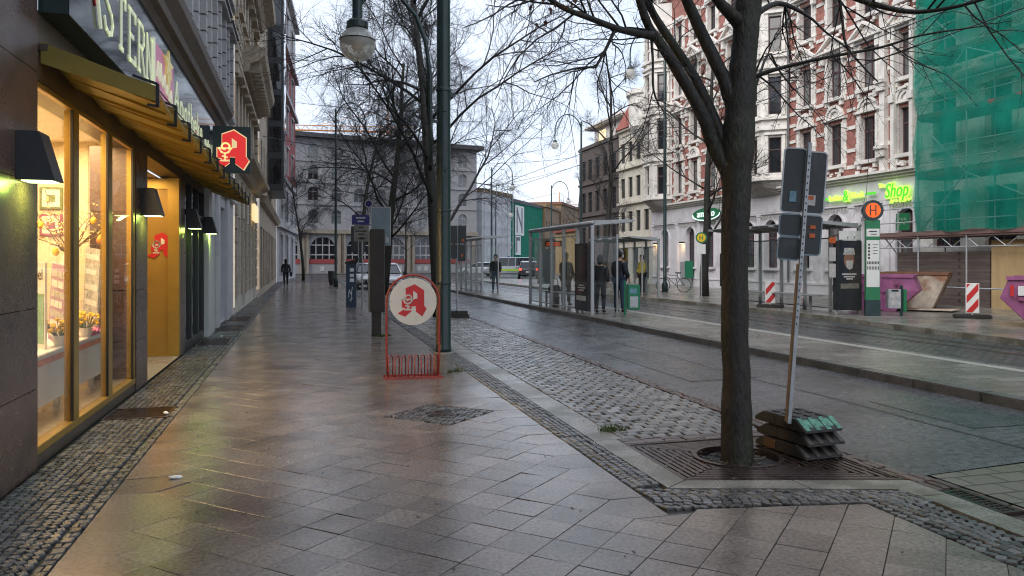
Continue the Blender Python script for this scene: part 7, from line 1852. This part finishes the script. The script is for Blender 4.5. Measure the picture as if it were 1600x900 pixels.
for a, c, lo, hi in gops: fbox(b, f8, a-.1, c+.1, 1.3, 1.85, .02, .06)
b.build('red_shop_band', 'facade_red', cb)
b = MB(); q = random.Random(8)
for a, c, lo, hi in gops:
    for k in range(3):
        if q.random() < .25: u = a+.3+k*1.0; fbox(b, f8, u, u+.5, .35, .95, .02, .05)
b.build('shop_poster', 'leaflet_grey', cb)
b = MB(); q = random.Random(3)
for i in range(16): u = 1+i*2.0; fbox(b, f8, u-.02, u+.02, 16.9, 17.9+q.random()*.8, -3, -2.96)
b.build('roof_mast', 'frame_dark', cb)
ws_, f9, L9, _ = facade_house('white_sheeted_house', 'house wrapped in pale scaffold sheets at the far junction', (25.2, 108), (32.0, 117), 11.6, 'sheet', (), 3, 1, 1, roofm='brown_fac', over=.2)
b = MB()
for i in range(6): u = L9*i/5; fbox(b, f9, u-.05, u+.05, 0, 13.2, .3, .4)
for z in (2.2, 4.4, 6.6, 8.8, 11.0, 12.6): fbox(b, f9, 0, L9, z, z+.08, .401, .47)
for i in range(5): 
    u0, u1 = L9*i/5, L9*(i+1)/5
    for z in (2.2, 6.6): b.bar(f9(u0, z, .35), f9(u1, z+2.2, .35), .06, .06)
b.build('scaffold_tubes', 'galv', ws_)
gw, f10, L10, _ = facade_house('green_netted_house', 'far house front wrapped in a green net with a white banner', (32.05, 117), (42, 132), 11.0, 'net_far', (), 3, 1, 1, roofm='roof_dark', over=.1)
b = MB(); b.add([f10(0,0,-.5), f10(L10,0,-.5), f10(L10,10.9,-.5), f10(0,10.9,-.5)], [(0,1,2,3)]); b.build('inner_wall', 'brown_fac', gw, rec=False)
b = MB(); fbox(b, f10, 1.6, 6.4, 5.8, 10.6, .1, .14); fbox(b, f10, 1.8, 4.6, 2.6, 5.7, .1, .14); b.build('white_banner', 'paper_white', gw)
b = MB(); strokes(b, [[(2.6,6.4),(2.6,10.1)],[(5.2,6.4),(5.2,10.1)],[(2.6,9.8),(5.2,7.0)],[(2.4,3.2),(2.4,5.2),(4.0,5.2)]], f10, 0, 0, 1, 1, .55, .145, .16); b.build('banner_print', 'frame_dark', gw)
facade_house('brown_house', 'tan brown old house beyond the green netted front', (42.5, 132), (50, 146), 11.4, 'brown_fac', (1.2, 4.2, 7.2), 2.6, 1.1, 1.7, roofm='brown_fac', over=.3)
facade_house('brown_house', 'brown old house with a chimney block at the end of the far street', (50.5, 146.5), (68, 176), 13.0, 'brown_fac', (1.2, 4.6, 8.0), 3.2, 1.3, 2.0, roofm='rust_dark', over=.3)
facade_house('orange_house', 'low ochre house behind the tram shelter in the far street', (32, 86), (44, 86.5), 5.2, 'ply', (1.0,), 2.4, 1.2, 1.8, roofm='rooftile', over=.3, depth=8)
# ------------------------------------------------------------------ cranes, wires
def crane(x, y, h, jl, az, label, light=False):
    t = thing('tower_crane', label, 'crane', (x, y, 0), az, 'tower cranes beyond the roofs')
    b = MB(); s = .9
    for i in (-1, 1):
        for j in (-1, 1): b.rod((i*s, j*s, 0), (i*s, j*s, h+1), .14, 5)
    z = 0; k = 0
    while z < h: 
        a = 1 if k % 2 else -1
        b.rod((-s*a,-s,z), (s*a,-s,z+2), .08, 4); b.rod((-s*a,s,z), (s*a,s,z+2), .08, 4); z += 2; k += 1
    b.build('mast', 'crane', t, rec=False)
    b = MB()
    for y_, zz_ in ((-.6,h),(.6,h),(0,h+1.3)): b.rod((-jl*.25, y_, zz_), (jl, y_, zz_ if zz_ == h else h+1.3), .13, 5)
    x_ = -jl*.25; k = 0
    while x_ < jl: b.rod((x_, -.6, h), (x_+1.2, 0, h+1.3), .07, 4); b.rod((x_+1.2, 0, h+1.3), (x_+2.4, -.6, h), .07, 4); x_ += 2.4
    b.rod((0,0,h), (0,0,h+6), .2, 5); b.rod((0,0,h+6), (jl*.7,0,h+1.3), .06, 4); b.rod((0,0,h+6), (-jl*.22,0,h+1.3), .06, 4); b.build('jib', 'crane', t, rec=False)
    b = MB(); b.box(-jl*.25, -jl*.17, -1, 1, h-1.6, h+.4); b.build('counterweight', 'concrete', t)
    b = MB(); b.box(.9,2.6,-.9,.9,h-2.4,h-.2); b.build('cab', 'paper_white', t)
    if light: b = MB(); b.ball((1.6,-2.0,h-4.5), 1.3, 12, 8); b.build('red_light', 'lamp_red', t)
crane(22, 203, 35.5, 26, R(172), 'orange tower crane with a red light above the grey building', True)
crane(34, 260, 36, 30, R(170), 'second orange tower crane just right behind the first one')
crane(96, 280, 22, 30, R(165), 'low orange crane far away at the end of the street')
def wire(a, c, sag, label, r=.012):
    P_ = []
    for i in range(17): s = i/16; p = Vector(a).lerp(Vector(c), s); p.z -= sag*4*s*(1-s); P_.append(tuple(p))
    b = MB(); b.tube(P_, r, 4); o = b.build('overhead_wire', 'black', None, rec=False); tag(o, label, 'wire', 'tram overhead wires')
wire((11.1,-5,6.2), (11.5,90,6.6), .3, 'thin overhead wire along the nearer tram track')
wire((12.3,-5,6.2), (12.8,90,6.6), .3, 'thin overhead wire along the farther tram track')
wire((2.0,11.03,8.0), (22.1,28,7.6), .6, 'overhead wire from the near lamp post across to the brick house')
wire((-1.4,31,6.4), (17.4,47,8.4), .7, 'overhead wire from the tan house to the street lamp by the grey brick house')
wire((22.1,31,9.6), (15.3,62,7.8), .5, 'overhead wire from the brick house to the far lamp at the tram stop')
wire((22.15,36,7.2), (22.1,17,9.4), .4, 'overhead wire rising along the brick house front')
# trees far behind, houses closing the view behind the camera
bare_tree(26.5, 70, 9, .18, 'bare tree in the far street by the dark brick house', 61, fork=.3, spread=.8, dens=.7)
bare_tree(11, 84, 7.5, .16, 'bare tree before the arches of the grey building, middle of the square', 67, fork=.3, spread=.9, dens=.7)
